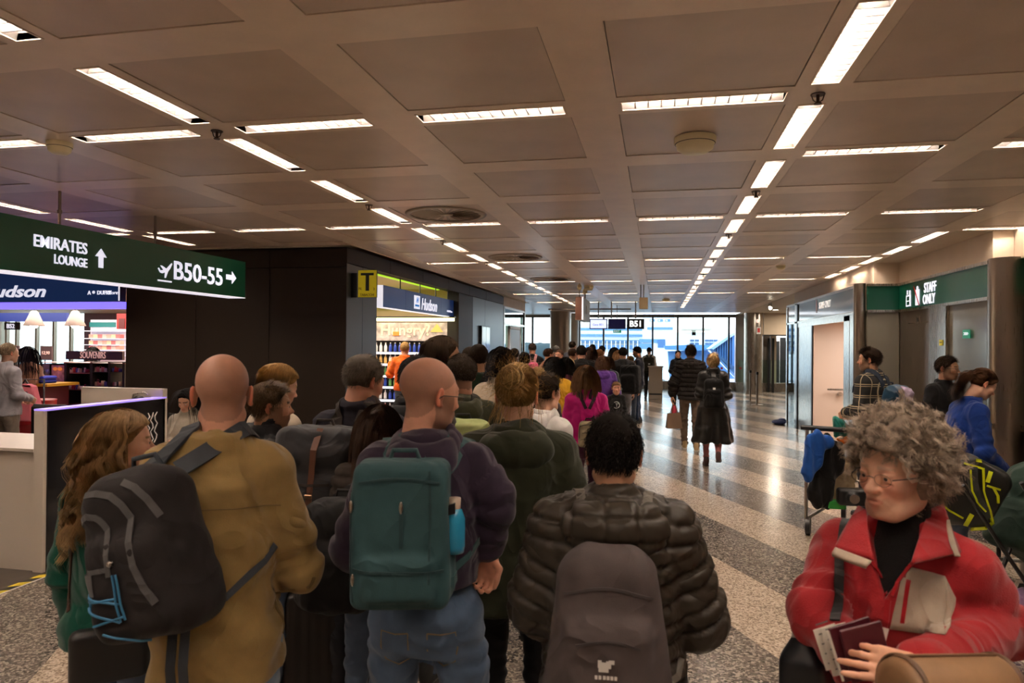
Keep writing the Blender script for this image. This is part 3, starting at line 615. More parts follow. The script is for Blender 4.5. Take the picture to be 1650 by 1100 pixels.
for i in range(len(gx)-1):
    o = B((gx[i]+.03, YG, 0), (gx[i+1]-.03, YG+.01, 2.55)).build('window_%d' % (20+i), M_glass); o['kind'] = 'structure'
a = aty(140, 540, YG).x; B((-18, YG, 2.55), (-7.3, YG+.1, ZC+.1)).build('lintel', M_cream, ms); B((a, YG-.1, 0), (-7.3, YG, 2.6)).build('back_wall', mat('shop_violet_wall', (0, 0, 0)), ms)
B((-18, YG+.05, -.25), (-7.3, 29.5, 0)).build('side_floor', M_stone_d, ms)
for i, x in enumerate((-10, 25, 62, 92, 120)):  # slanted outside cladding beyond the shop glass
    q = aty(x, 560, 22); B((q.x-.08, 22, .1), (q.x+.08, 22.1, 2.95)).build('pale_cladding', mat('pale_green_cladding', (.70, .80, .74), .5), ms)
sl = bpy.data.lights.new('main_shop_lamp', 'AREA'); sl.energy = 230; sl.shape = 'RECTANGLE'; sl.size = 5; sl.size_y = 4; sl.color = (1, .86, .74); so = bpy.data.objects.new('main_shop_lamp', sl); COL.objects.link(so); so.location = (-10.2, 11.5, 2.5)
def pt(x, y, Y, org): q = aty(x, y, Y); return q.x-org[0], q.z-org[2]
def frontbox(x0, y0, x1, y1, Y, dep, name, m, parent, org, ch=0, out=0):
    a = aty(x0, y0, Y); b = aty(x1, y1, Y)
    return B((a.x-org[0], Y-org[1]-out, b.z-org[2]), (b.x-org[0], Y-org[1]+dep, a.z-org[2]), ch).build(name, m, parent)
# pendant lamps
for i, (x, y) in enumerate(((55, 520), (121, 520))):
    q = aty(x, y, 10.5)
    t = thing('pendant_lamp', '%s bell shaped pendant lamp glowing in the main shop' % ('left', 'right')[i], 'lamp', (q.x, 10.5, q.z), 0, 'bell pendant lamps')
    MB().lathe([(.03, .22), (.06, .20), (.10, .10), (.17, -.05), (.165, -.055), (.09, .09), (.02, .19)], n=20).build('shade', mat('grey_metal_shade', (.35, .28, .24), .4), t)
    MB().ell((0, 0, -.03), (.07, .07, .07)).build('bulb', mat('warm_bulb', (1, .9, .75), .5, emit=14, ecol=(1, .85, .65)), t)
    MB().cyl((0, 0, .2), (0, 0, 2.52-q.z), .006, n=6).build('cord', M_black, t)
t = thing('shop_banner', 'dark blue banner panel high in the main shop', 'banner', (0, 11, 0)); frontbox(-60, 504, 107, 518, 11, .06, 'panel', mat('banner_blue', (.01, .025, .16), .5, emit=.2), t, (0, 11, 0))
t = thing('gate_sign', 'small black B52 gate sign seen through the main shop', 'sign', (0, 14, 0)); frontbox(7, 519, 27, 531, 14, .1, 'box', M_black, t, (0, 14, 0)); q = aty(17.5, 525.5, 14); text('B52', .15, (q.x, -.01, q.z), YN, M_letter, t, bold=.004)
# wall shelf with books and snacks in the right back of the shop
YB2 = 13.0
t = thing('wall_shelf', 'white lit wall shelves of boxes at the back right of the main shop', 'shelf', (aty(174, 540, YB2).x, YB2, 0))
org = t.location
frontbox(146, 515, 204, 640, YB2, .4, 'cabinet', mat('white_shelf', (.6, .55, .6), .5), t, org); frontbox(147, 519, 187, 527, YB2, 0, 'header', mat('dark_teal_header', (.01, .10, .10), .4, emit=.1), t, org, out=.05)
for y in (533, 545, 555, 563, 572): frontbox(147, y, 204, y+1.2, YB2, 0, 'shelf', M_lshelf, t, org, out=.25)
bx = MB().box((-.055, -.06, 0), (.055, .06, .085), .004); cols = [(.55, .25, .2), (.6, .4, .25), (.4, .12, .12), (.5, .35, .3)]
bms = [bx.mesh('box', mat('carton_%d' % i, c, .5)) for i, c in enumerate(cols)]
for ri, y in enumerate((545, 555, 563, 572)):
    for i in range(7):
        q = aty(151+i*7.2, y, YB2-.12)
        o = link('snack_box', bms[(i+ri) % 4]); o.location = (q.x, YB2-.14, q.z)
        tag(o, '%s snack box, %s from the left on the %s lit wall shelf' % (['reddish', 'tan', 'dark red', 'beige'][(i+ri) % 4], ORD[i+1], ORD[ri+1]), 'box', 'snack boxes on the lit wall shelves')
t = thing('red_poster_stand', 'red framed display stand at the back right of the main shop', 'display', (aty(195, 515, YB2).x, YB2-.3, 0)); org = t.location
frontbox(188, 505, 203, 530, YB2-.3, .05, 'frame', mat('dark_red', (.25, .02, .02), .5), t, org); frontbox(192, 513, 201, 529, YB2-.3, 0, 'face', mat('black_red_face', (.1, .02, .02), .4), t, org, out=.01)
# souvenir gondola
YD = 9.6
t = thing('souvenir_display', 'black souvenir gondola shelf with a SOUVENIRS header board', 'display', (aty(140, 640, YD).x, YD, 0)); org = t.location
frontbox(106, 565, 197, 580, YD, .05, 'header_board', mat('plum_board', (.075, .045, .05), .5), t, org); q = aty(150, 572.5, YD); text('SOUVENIRS', .15, (q.x-org[0], -.006, q.z), YN, mat('pink_letter', (.75, .45, .4), .5, emit=.25), t, sx=.62)
frontbox(56, 583, 204, 586, YD, .5, 'top_shelf', mat('reddish_shelf', (.3, .1, .08), .4), t, org, out=.03)
frontbox(104, 583, 204, 720, YD+.35, .06, 'back_panel', M_shelfb, t, org)
for x in (103, 145, 174, 197): frontbox(x, 583, x+2.5, 720, YD, .4, 'upright', M_shelfb, t, org)
frontbox(56, 586, 82, 720, YD, .3, 'end_panel', mat('grey_slat_panel', (.22, .17, .18), .5), t, org); frontbox(80, 586, 84, 720, YD, .32, 'upright', M_shelfb, t, org)
frontbox(84, 588, 103, 650, YD, .02, 'patterned_panel', mat('pink_blue_print', (.55, .28, .38), .5, noise=.5, nscale=14), t, org, out=.01)
q = aty(93.5, 594, YD-.02); 
for s_ in (-1, 1): MB().ell((q.x-org[0]+s_*.045, -.03, q.z), (.045, .004, .03)).build('bow_print', mat('orange_print', (0, 0, 0)), t)
for y in (600, 627, 650): frontbox(112, y, 144, y+2, YD, .3, 'shelf', mat('reddish_shelf', (0, 0, 0)), t, org)
for y in (599, 622, 645): frontbox(148, y, 173, y+1, YD, .25, 'shelf', M_shelfb, t, org); frontbox(176, y, 197, y+1, YD, .25, 'shelf', M_shelfb, t, org)
rr = random.Random(3)
def trinket(x, y, Y, i, where):
    q = aty(x, y, Y); c = rr.choice([(.6, .04, .04), (.7, .6, .55), (.65, .2, .2), (.1, .1, .35), (.75, .55, .3), (.35, .03, .05), (.05, .05, .06)])
    kind = rr.choice(['mug', 'keyring', 'magnet', 'figurine']); h = rr.uniform(.05, .09)
    m = mat('trinket_%d_%d_%d' % tuple(int(v*100) for v in c), c, .35)
    b = MB()
    if kind == 'mug': b.lathe([(0, 0), (.026, 0), (.028, h), (.024, h), (.022, .01), (0, .01)], n=10).tube([(.026, 0, h*.8), (.045, 0, h*.65), (.045, 0, h*.35), (.026, 0, h*.2)], .005, 5)
    elif kind == 'keyring': b.tube([(0.02*math.cos(a_), 0, h+.0+.02*math.sin(a_)) for a_ in [k_*math.pi/4 for k_ in range(9)]], .003, 5).box((-.02, -.004, .0), (.02, .004, h-.02), .003)
    elif kind == 'magnet': b.box((-.03, -.006, 0), (.03, .006, h), .004).box((-.02, -.01, .015), (.02, -.006, h-.015))
    else: b.lathe([(0, 0), (.022, 0), (.018, h*.4), (.01, h*.62), (.016, h*.8), (.01, h), (0, h)], n=10)
    o = b.build(kind, m); o.location = q
    cn = 'red' if c[0] > .3 and c[1] < .1 else 'pale' if c[1] > .4 else 'dark' if max(c) < .3 else 'bright'
    tag(o, '%s souvenir %s, %s along the %s of the gondola' % (cn, kind, ORD[i+1], where), kind, 'souvenirs on the gondola')
for yi, (y, w_) in enumerate(((600, 'upper left shelf'), (627, 'middle left shelf'))):
    for i in range(9): trinket(114+i*3.3, y, YD+.06, i, w_)
for yi, (y, w_) in enumerate(((599, 'top right shelves'), (622, 'middle right shelves'), (645, 'lower right shelves'))):
    for i in range(6): trinket(150+i*4, y, YD+.06, i, w_)
    for i in range(5): trinket(178+i*4, y, YD+.06, i, w_)
for i in range(8): trinket(60+(i % 4)*5.5, 603+(i//4)*28, YD-.03, i, 'grey end panel')
# clothes rail with pink hoodie, red drum, table of jumpers
YP = 7.9
def hanging_top(lab, x, ytop, ybot, Y, w, m, name='sweatshirt', cat='sweatshirt'):
    q = aty(x, ytop, Y); z0 = aty(x, ybot, Y).z-q.z
    t = thing(name, lab, cat, tuple(q))
    b = MB(); n = 14; P = [(-.5, -.06), (-.16, .03), (.16, .03), (.5, -.06), (.52, -.55), (.38, -.97), (.3, -1.0), (-.3, -1.0)]
    pts = [(-.15, .0), (.15, .0), (.36, -.06), (.62, -.75), (.47, -.80), (.34, -.35), (.33, -1), (-.33, -1), (-.34, -.35), (-.47, -.80), (-.62, -.75), (-.36, -.06)]
    V = [(a*w, -.05, c*-z0) for a, c in pts]+[(a*w, .05, c*-z0) for a, c in pts]; k = len(pts)
    b.add(V, [tuple(range(k))[::-1], tuple(range(k, 2*k))]+[(i, (i+1) % k, k+(i+1) % k, k+i) for i in range(k)])
    o = b.build('cloth_body', m, t)
    md = o.modifiers.new('b', 'BEVEL'); md.width = .02; md.segments = 3
    MB().tube([(-.1*w, 0, .0), (0, 0, .05), (.1*w, 0, 0)], .012, 6).build('hanger', M_black, t)
    return t
t = hanging_top('pink sweatshirt hanging at the front of the main shop', 41, 618, 678, YP, .42, mat('pink_cloth', (.85, .22, .27), .9)); MB().cyl((.07, -.052, -.13), (.07, -.056, -.13), .03, n=10).build('print', M_black, t)
q = aty(12, 700, YP)
t = thing('oil_drum', 'red metal drum used as a shop display stand', 'drum', (q.x, 8.3, 0)); MB().lathe([(0, 0), (.28, 0), (.285, .02), (.28, .3), (.29, .31), (.28, .32), (.28, .6), (.29, .61), (.28, .62), (.28, .92), (.285, .94), (0, .94)], n=28).build('barrel', mat('red_drum_paint', (.42, .015, .02), .35), t)
t = thing('shop_table', 'yellow topped table of folded jumpers in the main shop', 'table', (aty(10, 600, 8.9).x, 8.9, 0))
B((-1.1, 0, 1.08), (.75, .6, 1.12)).build('tabletop', mat('yellow_board', (.65, .35, .03), .5), t); B((-1.0, .05, 0), (.65, .5, 1.08)).build('base', mat('dark_red_base', (.12, .02, .03), .5), t)
for i in range(9):
    x = -1.0+i*.19; h = .05
    for kx in range(2):
        o = B((-.085, -.14, 0), (.085, .14, .055), .02).build('folded_jumper', mat('jumper_%d' % ((i+kx) % 4), [(.02, .03, .3), (.03, .04, .42), (.6, .5, .55), (.5, .35, .05)][(i+kx) % 4 if i > 5 else (kx % 2)], .9))
        o.location = (t.location.x+x, 9.1+.0, 1.12+kx*.056); tag(o, '%s folded jumper, %s in the row on the yellow topped table' % ('upper' if kx else 'lower', ORD[i+1]), 'jumper', 'folded jumpers on the yellow table')
# small stand with a dark screen, price boards and chairs behind
t = thing('screen_stand', 'small white stand holding a dark tablet beside the red drum', 'stand', (aty(9, 640, YP-.3).x, YP-.3, 0)); org = t.location
frontbox(4, 609, 15, 632, YP-.3, .03, 'frame', M_whitep, t, org, .003); frontbox(6, 612, 13, 628, YP-.3, 0, 'screen', M_black, t, org, out=.003); MB().cyl((0, .015, 0), (0, .015, aty(9, 632, YP-.3).z), .012, n=10).build('pole', M_whitep, t); MB().cyl((0, .015, 0), (0, .015, .02), .15, n=20).build('base', M_whitep, t)
for i, (x0, x1, y0, y1) in enumerate(((16, 30, 557, 578), (65, 83, 557, 580))):
    t = thing('price_board', ('dark price board on the shop counter left of the glass mullions', 'dark plum price board beside the souvenir header')[i], 'board', (aty(x0, 570, 12).x, 12, 0)); org = t.location
    frontbox(x0, y0, x1, y1, 12, .03, 'board', mat('plum_board', (0, 0, 0)), t, org); q = aty((x0+x1)/2, (y0+y1)/2, 12); text('12,90', .09, (q.x-org[0], -.01, q.z), YN, mat('pink_letter', (0, 0, 0)), t)
    MB().cyl((.1, .015, 0), (.1, .015, aty(x0, y1, 12).z), .012, n=8).build('leg', M_black, t)
t = thing('shop_counter', 'dark shop counter behind the jumper table', 'counter', (aty(50, 600, 12.2).x, 12.2, 0)); B((-3, 0, 0), (1.6, .6, 1.02)).build('cabinet', M_shelfb, t); B((-3.02, -.03, 1.02), (1.62, .63, 1.06)).build('top', mat('reddish_shelf', (0, 0, 0)), t)
# ---- kiosk counter in front of the shop
t = thing('service_kiosk', 'white and black service counter block beside the long haired woman', 'counter', (-4.6, 4.5, 0))
B((-.09, 0, 0), (0, 1.35, 1.24), .002).build('end_panel', M_white, t)
B((0.0, .03, .0), (.012, 1.33, 1.235)).build('black_panel', M_blackg, t)
B((-.09, 0, 1.24), (.012, 1.35, 1.252)).build('lit_edge', mat('violet_edge', (.4, .3, .8), .4, emit=.55, ecol=(.35, .25, 1)), t)
B((-.9, 1.3, 0), (.012, 1.36, 1.33), .002).build('back_panel', M_white, t)
B((-1.6, .03, 0), (-.09, .06, .92)).build('front_panel', M_white, t); B((-1.6, .0, .92), (-.09, .75, .945), .002).build('worktop', M_white, t)
B((-.55, .8, 0), (-.09, 1.3, 1.05), .002).build('cupboard', M_white, t); B((-.6, .75, 1.05), (-.09, 1.3, 1.075)).build('worktop', M_white, t)
for i_ in range(3): MB().tube([(.016, 1.10+.05*i_+.02*math.sin(k_*1.9+i_), 1.12-.035*k_) for k_ in range(9)], [.004+.003*abs(math.sin(k_*1.3)) for k_ in range(9)], 6).build('script_mark', mat('white_ink', (.8, .8, .8), .5), t)
o = B((-.03, -.03, 0), (.03, .03, .09), .008).build('perfume_box', mat('gold_box', (.6, .45, .1), .4)); o.location = (-4.78, 4.75, .945); tag(o, 'small yellow box standing on the white worktop', 'box')
t = thing('phone_handset', 'dark telephone handset lying on the raised white cupboard', 'telephone', (-4.95, 5.4, 1.075)); MB().ell((0, 0, .03), (.13, .08, .03)).build('body', M_black, t)
t = thing('desk_basket', 'black round topped device behind the violet edge', 'device', (-4.78, 5.72, 1.13)); MB().ell((0, 0, .06), (.09, .04, .08)).build('body', M_black, t); MB().tube([(-.09, 0, .06), (-.06, 0, .15), (.06, 0, .17), (.09, 0, .15)], .008).build('arch', M_steel, t)
t = thing('dark_chair', 'black chair back behind the white worktop', 'chair', (-6.7, 6.6, 0)); B((-.25, 0, .55), (.25, .08, 1.06), .035).build('backrest', M_black, t); B((-.25, 0, .42), (.25, .5, .5), .03).build('seat', M_black, t)
for sx_ in (-.2, .2):
    for sy_ in (.05, .45): MB().cyl((sx_, sy_, 0), (sx_, sy_, .42), .015, n=8).build('leg', M_steeld, t)
# hazard tape on the floor
tp = thing('hazard_tape', 'yellow and black striped hazard tape on the floor by the kiosk', 'tape', (-4.55, 4.1, .002))
M_ty = mat('tape_yellow', (.65, .5, .03), .5); M_tw = mat('tape_white', (.6, .55, .5), .5)
for i in range(18):
    y = -.9+i*.09; m = M_ty if i % 2 else M_black
    MB().add([(-.03, y, 0), (.045, y+.045, 0), (.045, y+.135, 0), (-.03, y+.09, 0)], [(0, 1, 2, 3)]).build('stripe', m, tp)
B((.045, -.9, -.0005), (.06, .8, .0005)).build('edge_strip', M_tw, tp)
# ============================================================ GATE AREA
YGt = 20.3
t = thing('gate_screens', 'overhead row of gate screens ending in a black B51 sign', 'sign', (0, YGt, 0)); org = t.location
frontbox(950, 513.5, 978.5, 530, YGt, .08, 'screen_box', M_black, t, org); frontbox(951.5, 515, 977, 528.5, YGt, 0, 'screen', mat('lit_blue_screen', (.2, .3, .7), .3, emit=.85, ecol=(.55, .6, 1)), t, org, out=.01)
q = aty(964, 523, YGt); text('Gate B51', .085, (q.x, -.015, q.z), YN, mat('screen_ink', (.02, .05, .4), .5), t)
frontbox(980, 513.5, 1008, 530, YGt, .08, 'screen_box', M_black, t, org); frontbox(981.5, 515, 1006.5, 528.5, YGt, 0, 'screen', mat('dark_screen', (.01, .01, .03), .2, emit=.02, ecol=(.1, .1, .6)), t, org, out=.01)
frontbox(1010, 513.5, 1038, 530, YGt, .08, 'sign_box', mat('black_sign', (.015, .015, .015), .4), t, org); q = aty(1024.5, 522, YGt); text('B51', .235, (q.x, -.012, q.z), YN, mat('white_sign_letter', (.95, .95, .95), .5, emit=.9), t, bold=.006)
for x in (964, 985, 1024): q = aty(x, 513, YGt); MB().cyl((q.x, .04, q.z), (q.x, .04, ZC), .02, n=8).build('rod', M_steeld, t)
q = aty(994, 500, YGt); B((q.x-2.0, .02, 2.80), (q.x+.4, .06, 2.84)).build('bar', M_steeld, t)
t = thing('exit_sign', 'small green exit sign hanging under the gate screens', 'sign', (0, YGt+2, 0)); org = t.location; frontbox(988, 531, 1001, 536, YGt+2, .04, 'face', mat('exit_green', (.0, .25, .12), .4, emit=.2), t, org); q = aty(994, 533.5, YGt+2); text('EXIT', .09, (q.x, -.008, q.z), YN, M_letter, t)
q = aty(994, 531, YGt+2); MB().cyl((q.x, .02, q.z), (q.x, .02, ZC), .01, n=6).build('rod', M_steeld, t)
# box sign hanging crosswise
a = atd(938, 515, 14.2); b = atd(953, 518, 16.2)
t = thing('hanging_box_sign', 'grey box sign with a glowing edge hanging before the gate screens', 'sign', (a.x, a.y, a.z))
hz = atd(938, 478, 14.2).z-a.z; dv = Vector((b.x-a.x+.05, b.y-a.y, 0)); 
B((-.14, 0, 0), (0, .03, hz)).build('end_cap', mat('rust_end_cap', (.2, .09, .06), .5), t); B((-.01, -.005, 0), (.02, .02, hz)).build('lit_edge', M_edge, t)
B((-.14, .03, .0), (0, dv.y*.8, hz)).build('box', mat('grey_sign_face', (.30, .30, .28), .5, emit=.05), t); text('71', .28, (.004, dv.y*.4, hz*.5), XN, mat('faint_white', (.6, .6, .6), .5), t)
for y in (.1, dv.y*.6): MB().cyl((-.07, y, hz), (-.07, y, ZC-a.z), .015, n=8).build('rod', M_steeld, t); MB().ell((-.07, y, ZC-a.z-.08), (.05, .05, .07)).build('rod_cap', M_ivory, t)
q = atd(1037, 498, 14.5); t = thing('hanging_speaker', 'small tan box speaker hanging on a rod from the ceiling', 'speaker', tuple(q)); B((-.09, -.09, 0), (.09, .09, .24), .01).build('box', M_ivory, t); MB().cyl((0, 0, .24), (0, 0, ZC-q.z), .012, n=8).build('rod', M_steeld, t); MB().cyl((-.06, 0, .24), (-.06, 0, ZC-q.z), .012, n=8).build('rod', M_steeld, t)
# gate desk
q = atz(1064, 626, 0); yd_ = 23.5
t = thing('gate_desk', 'grey gate desk standing before the windows', 'desk', (aty(1060, 610, yd_).x, yd_, 0)); B((-.30, 0, 0), (.15, .5, 1.06), .01).build('cabinet', mat('desk_grey', (.30, .25, .2), .4), t); B((-.33, -.04, 1.06), (.18, .55, 1.10), .005).build('top', mat('desk_top', (.38, .32, .27), .35), t); B((-.28, -.006, .15), (.13, 0, .2)).build('groove', M_black, t)
# barrier posts
for i, (x, yb) in enumerate(((1209, 646), (1220, 652))):
    q = atz(x, yb, 0); t = thing('barrier_post', ('slim grey belt barrier post, the one nearer the windows', 'slim grey belt barrier post holding the blue belt')[i], 'post', tuple(q), 0, 'belt barrier posts')
    MB().cyl((0, 0, 0), (0, 0, .012), .17, n=24).lathe([(.16, .012), (.03, .03)]).build('base', M_steeld, t); MB().cyl((0, 0, .012), (0, 0, .92), .03, n=14).build('pole', M_steeld, t); MB().cyl((0, 0, .92), (0, 0, 1.0), .036, n=14).build('head', M_black, t)
    if i: bp_ = q
t = thing('barrier_belt', 'taut dark blue barrier belt stretched from the post to the glass partition', 'belt', (bp_.x, bp_.y, .93)); B((.03, -.002, -.025), (XR-bp_.x, .002, .03)).build('webbing', mat('navy_webbing', (.01, .02, .09), .7), t)
q = atz(1279, 684, 0); t = thing('door_stop_cloth', 'dark blue bundle on the floor beside the glass partition post', 'cloth', (q.x-.32, q.y, 0)); MB().ell((0, 0, .05), (.16, .2, .055)).ell((.08, .1, .07), (.1, .12, .06)).build('bundle', mat('navy_webbing', (0, 0, 0)), t)
# small wall signs
t = thing('fire_extinguisher_sign', 'red and white fire extinguisher sign on the far steel wall', 'sign', (0, 27.2, 0)); org = t.location; p_ = c3; a = aty(1219, 527, 27.2); b = aty(1226, 538, 27.2)
B((a.x, 0, b.z), (b.x, .02, a.z)).build('plate', M_whitep, t); B((a.x+.03, -.005, b.z+.06), (b.x-.03, 0, a.z-.03)).build('pictogram', M_red, t)
t = thing('clothes_rail', 'thin black clothes rail holding the pink sweatshirt', 'rail', (aty(41, 618, YP).x, YP, 0)); zr_ = aty(41, 618, YP).z+.06; MB().tube([(-.35, 0, 0), (-.35, 0, zr_), (.30, 0, zr_), (.30, 0, 0)], .012, 8).build('frame_tube', M_black, t)
for x in (-.35, .30): MB().cyl((x, -.2, .01), (x, .2, .01), .012, n=8).build('foot', M_black, t)
t = thing('emergency_button', 'red round fire alarm button on the far steel column', 'button', (aty(1222, 570, 29.2).x, 29.2, aty(1222, 570, 29.2).z)); MB().cyl((0, 0, 0), (0, -.03, 0), .09, n=20).build('ring', M_red, t); MB().cyl((0, -.03, 0), (0, -.04, 0), .04, n=16).build('button', M_whitep, t)
t = thing('wall_lamp', 'small round lamp on the far steel wall above the extinguisher sign', 'lamp', (aty(1221, 517, 27.2).x, 27.2, aty(1221, 517, 27.2).z)); MB().ell((0, 0, 0), (.07, .05, .07)).build('globe', mat('lamp_globe', (.8, .6, .5), .4, emit=.6), t)
for i in range(2): pass
# lettering on the staff partition
def onx(x, y, X): return atx(x, y, X)
fs = thing('staff_only_sign', 'green band STAFF ONLY sign with lift and no entry symbols', 'sign', (XP-.004, 0, 0))
pS = onx(1499, 463, XP); pO = onx(1497, 482, XP)
text('STAFF', .185, (0, pS.y, pS.z), XM, M_letter, fs, bold=.002, sx=.85); text('ONLY', .185, (0, pO.y, pO.z), XM, M_letter, fs, bold=.002, sx=.85)
def bar(x0, y0, x1, y1, m, name, t_=.006):
    a = onx(x0, y0, XP); b = onx(x1, y1, XP); return B((-t_, a.y, b.z), (0, b.y, a.z)).build(name, m, fs)
bar(1461, 476, 1468, 493, M_letter, 'lift_symbol'); bar(1462.5, 478, 1466.5, 484, M_sgreen, 'lift_symbol', .008); bar(1462.5, 486, 1466.5, 491, M_sgreen, 'lift_symbol', .008)
for xx in (1463, 1467):
    a = onx(xx, 470, XP); plate_x([(a.y-.02, a.z+.02), (a.y+.02, a.z+.02), (a.y+.02, a.z-.04), (a.y-.02, a.z-.04)], -.006, .006, 'arrow', M_letter, fs)
a = onx(1479, 464, XP); MB().cyl((0, a.y, a.z), (-.006, a.y, a.z), .03, n=14).build('figure_head', M_letter, fs); bar(1476, 467, 1482, 491, M_letter, 'figure_body')
a = onx(1473, 461, XP); b = onx(1482, 492, XP); plate_x([(a.y, a.z), (a.y-.03, a.z), (b.y-.03, b.z), (b.y, b.z)], -.011, .004, 'red_slash', M_red, fs)
fs2 = thing('staff_only_sign', 'reflective blue-grey STAFF ONLY lettering above the open lift', 'sign', (XR-.004, 0, 0)); p = onx(1329, 491, XR); text('STAFF ONLY', .17, (0, p.y, p.z), XM, mat('faint_white2', (.75, .72, .7), .4, emit=.3), fs2, sx=.95, bold=.003); p = onx(1316, 493, XR); B((-.004, p.y-.04, p.z-.13), (0, p.y+.04, p.z+.12)).build('figure_body', mat('faint_pink', (.6, .4, .4), .4), fs2)
t = thing('exit_sign', 'small green sign with white pictograms on the glass partition', 'sign', (XP-.01, onx(1559, 538, XP).y, onx(1559, 538, XP).z)); B((-.004, -.1, -.05), (0, .1, .05)).build('plate', mat('exit_green', (0, 0, 0)), t); text('>>>', .07, (-.006, 0, 0), XM, M_letter, t)
t = thing('yellow_notice', 'small yellow notice on the steel strip beside the dark lift door', 'sign', (XP-.035, onx(1517, 552, XP-.03).y, onx(1517, 552, XP-.03).z)); B((-.003, -.05, -.035), (0, .05, .035)).build('plate', M_yel, t); B((-.005, -.035, .0), (-.003, .035, .01)).build('print', M_black, t)
t = thing('lift_indicator', 'small dark lift indicator plate above the dark lift door', 'indicator', (XP, onx(1480, 515, XP).y, onx(1480, 515, XP).z)); B((-.012, -.06, -.05), (0.01, .06, .05), .003).build('plate', M_steel, t); B((-.016, -.03, -.025), (-.012, .03, .025)).build('display', M_black, t)
# ============================================================ OUTSIDE
ag = B((-120, 30.5, -1.3), (120, 200, -1.1)).build('ground_apron', mat('apron_concrete', (.42, .43, .45), .8)); ag['kind'] = 'structure'
M_bw = mat('white_cladding', (.80, .84, .88), .5); M_bb = mat('blue_window_band', (.10, .22, .42), .3); M_jb = mat('jet_bridge_blue', (.12, .30, .62), .5); M_jd = mat('jet_bridge_dark_blue', (.05, .13, .30), .5)
def far(x0, y0, x1, y1, Y, dep, name, m, parent, out=0): return frontbox(x0, y0, x1, y1, Y, dep, name, m, parent, parent.location, out=out)
t = thing('terminal_building', 'long white terminal wing with blue window bands outside the windows', 'building', (0, 75, 0))
far(905, 535, 1036, 600, 75, 12, 'hall', M_bw, t)
far(912, 528, 1035, 533, 75, 0, 'window', M_bb, t, .3); far(905, 538, 1035, 542.5, 75, 0, 'window', M_bb, t, .3); far(905, 547, 1060, 553, 75, 0, 'window', mat('deep_blue_windows', (.07, .15, .28), .3), t, .3)
far(905, 555, 1060, 563, 75, 0, 'window', M_bb, t, .3)
a = aty(912, 531, 75); 
far(918, 522, 1040, 536, 76, 8, 'roof', M_bw, t); 
for x in range(908, 1058, 7): far(x, 549, x+1, 600, 75, 0, 'pier', M_bw, t, .5)
t = thing('office_block', 'white office block with small square windows outside behind the B51 sign', 'building', (0, 68, 0))
far(1036, 500, 1086, 590, 68, 5, 'block', mat('white_cladding2', (.86, .88, .92), .5), t)
for x in (1047, 1060, 1072): far(x, 514, x+8, 518, 68, 0, 'window', M_bb, t, .2); far(x+1, 515, x+3.5, 517.5, 68, 0, 'pane', M_bw, t, .25)
far(1043, 527, 1084, 531, 68, 0, 'window', M_bb, t, .2); far(1030, 546, 1072, 552, 68, 0, 'window', M_bb, t, .2); far(1060, 547, 1072, 560, 68, 0, 'window', M_jd, t, .3); far(1030, 553, 1050, 562, 68, 0, 'window', M_bb, t, .2)
t = thing('low_building', 'white low building with rows of dark windows under a beige canopy', 'building', (0, 90, 0))
far(1090, 535, 1175, 600, 90, 10, 'block', mat('white_cladding2', (0, 0, 0)), t); far(1098, 528.5, 1145, 532, 90, 3, 'canopy', mat('beige_canopy', (.5, .46, .36), .6), t, 2); far(1115, 532, 1121, 540, 90, 1, 'post', mat('beige_canopy', (0, 0, 0)), t)
for i, x in enumerate((1112, 1120, 1136, 1143, 1150, 1158)): far(x, 547, x+6, 550, 90, 0, 'window', M_jd, t, .2); far(x, 552, x+6, 556, 90, 0, 'window', M_jd, t, .2)
t = thing('jet_bridge', 'pale blue jet bridge rising diagonally outside the windows', 'jet bridge', (0, 38, 0))
def quad(pts, Y0_, Y1_, name, m):
    V = []; 
    for Yq in (Y0_, Y1_): V += [tuple(aty(x, y, Y0_)+Vector((0, Yq-Y0_, 0))-Vector((0, 38, 0))) for x, y in pts]
    n = len(pts); return MB().add(V, [tuple(range(n)), tuple(range(n, 2*n))[::-1]]+[(i, n+i, n+(i+1) % n, (i+1) % n) for i in range(n)]).build(name, m, t)
quad([(1070, 557), (1115, 555), (1150, 556), (1150, 564), (1108, 565), (1072, 563)], 38, 41, 'roof', M_jb)
quad([(1076, 566), (1140, 564), (1185, 610), (1080, 612)], 39, 41.5, 'tunnel', mat('jet_bridge_light', (.18, .36, .66), .5))
quad([(1145, 561), (1180, 538), (1215, 520), (1215, 620), (1190, 610)], 36, 38, 'sloped_tunnel', M_jb)
quad([(1143, 562), (1180, 537), (1215, 517), (1215, 521), (1181, 541), (1147, 565)], 35.7, 38.2, 'roof_edge', mat('jet_bridge_pale', (.45, .62, .85), .5))
quad([(1143, 562), (1148, 562), (1185, 592), (1180, 594)], 35.6, 36, 'lower_rail', M_jd)
for i in range(8): x = 1152+i*4; quad([(x, 560-i*2.6), (x+.8, 560-i*2.7), (x+.8, 570+i*3.2), (x, 569+i*3.2)], 35.8, 36, 'rib', M_jb)
quad([(1085, 612), (1092, 612), (1092, 640), (1085, 640)], 39.5, 40, 'column', M_bw)
t = thing('parked_vehicle', 'small pale service vehicle parked on the apron', 'vehicle', (aty(1050, 565, 50).x, 50, -.4))
B((-1.3, 0, -.4), (1.3, 1.6, .4), .15).build('body', M_bw, t); B((-1.2, -.02, .05), (.2, .02, .3)).build('window', M_jd, t); 
for x in (-.8, .8): MB().cyl((x, -.05, -.45), (x, .15, -.45), .25, n=16).build('wheel', M_black, t)
t = thing('service_truck', 'pale catering truck parked beyond the gate crowd', 'vehicle', (aty(985, 570, 52).x, 52, .3)); B((-3, 0, -1), (2, 2, .9), .1).build('body', M_bw, t); B((2.05, .1, -1), (3.2, 1.9, .2), .1).build('cab', M_jb, t)
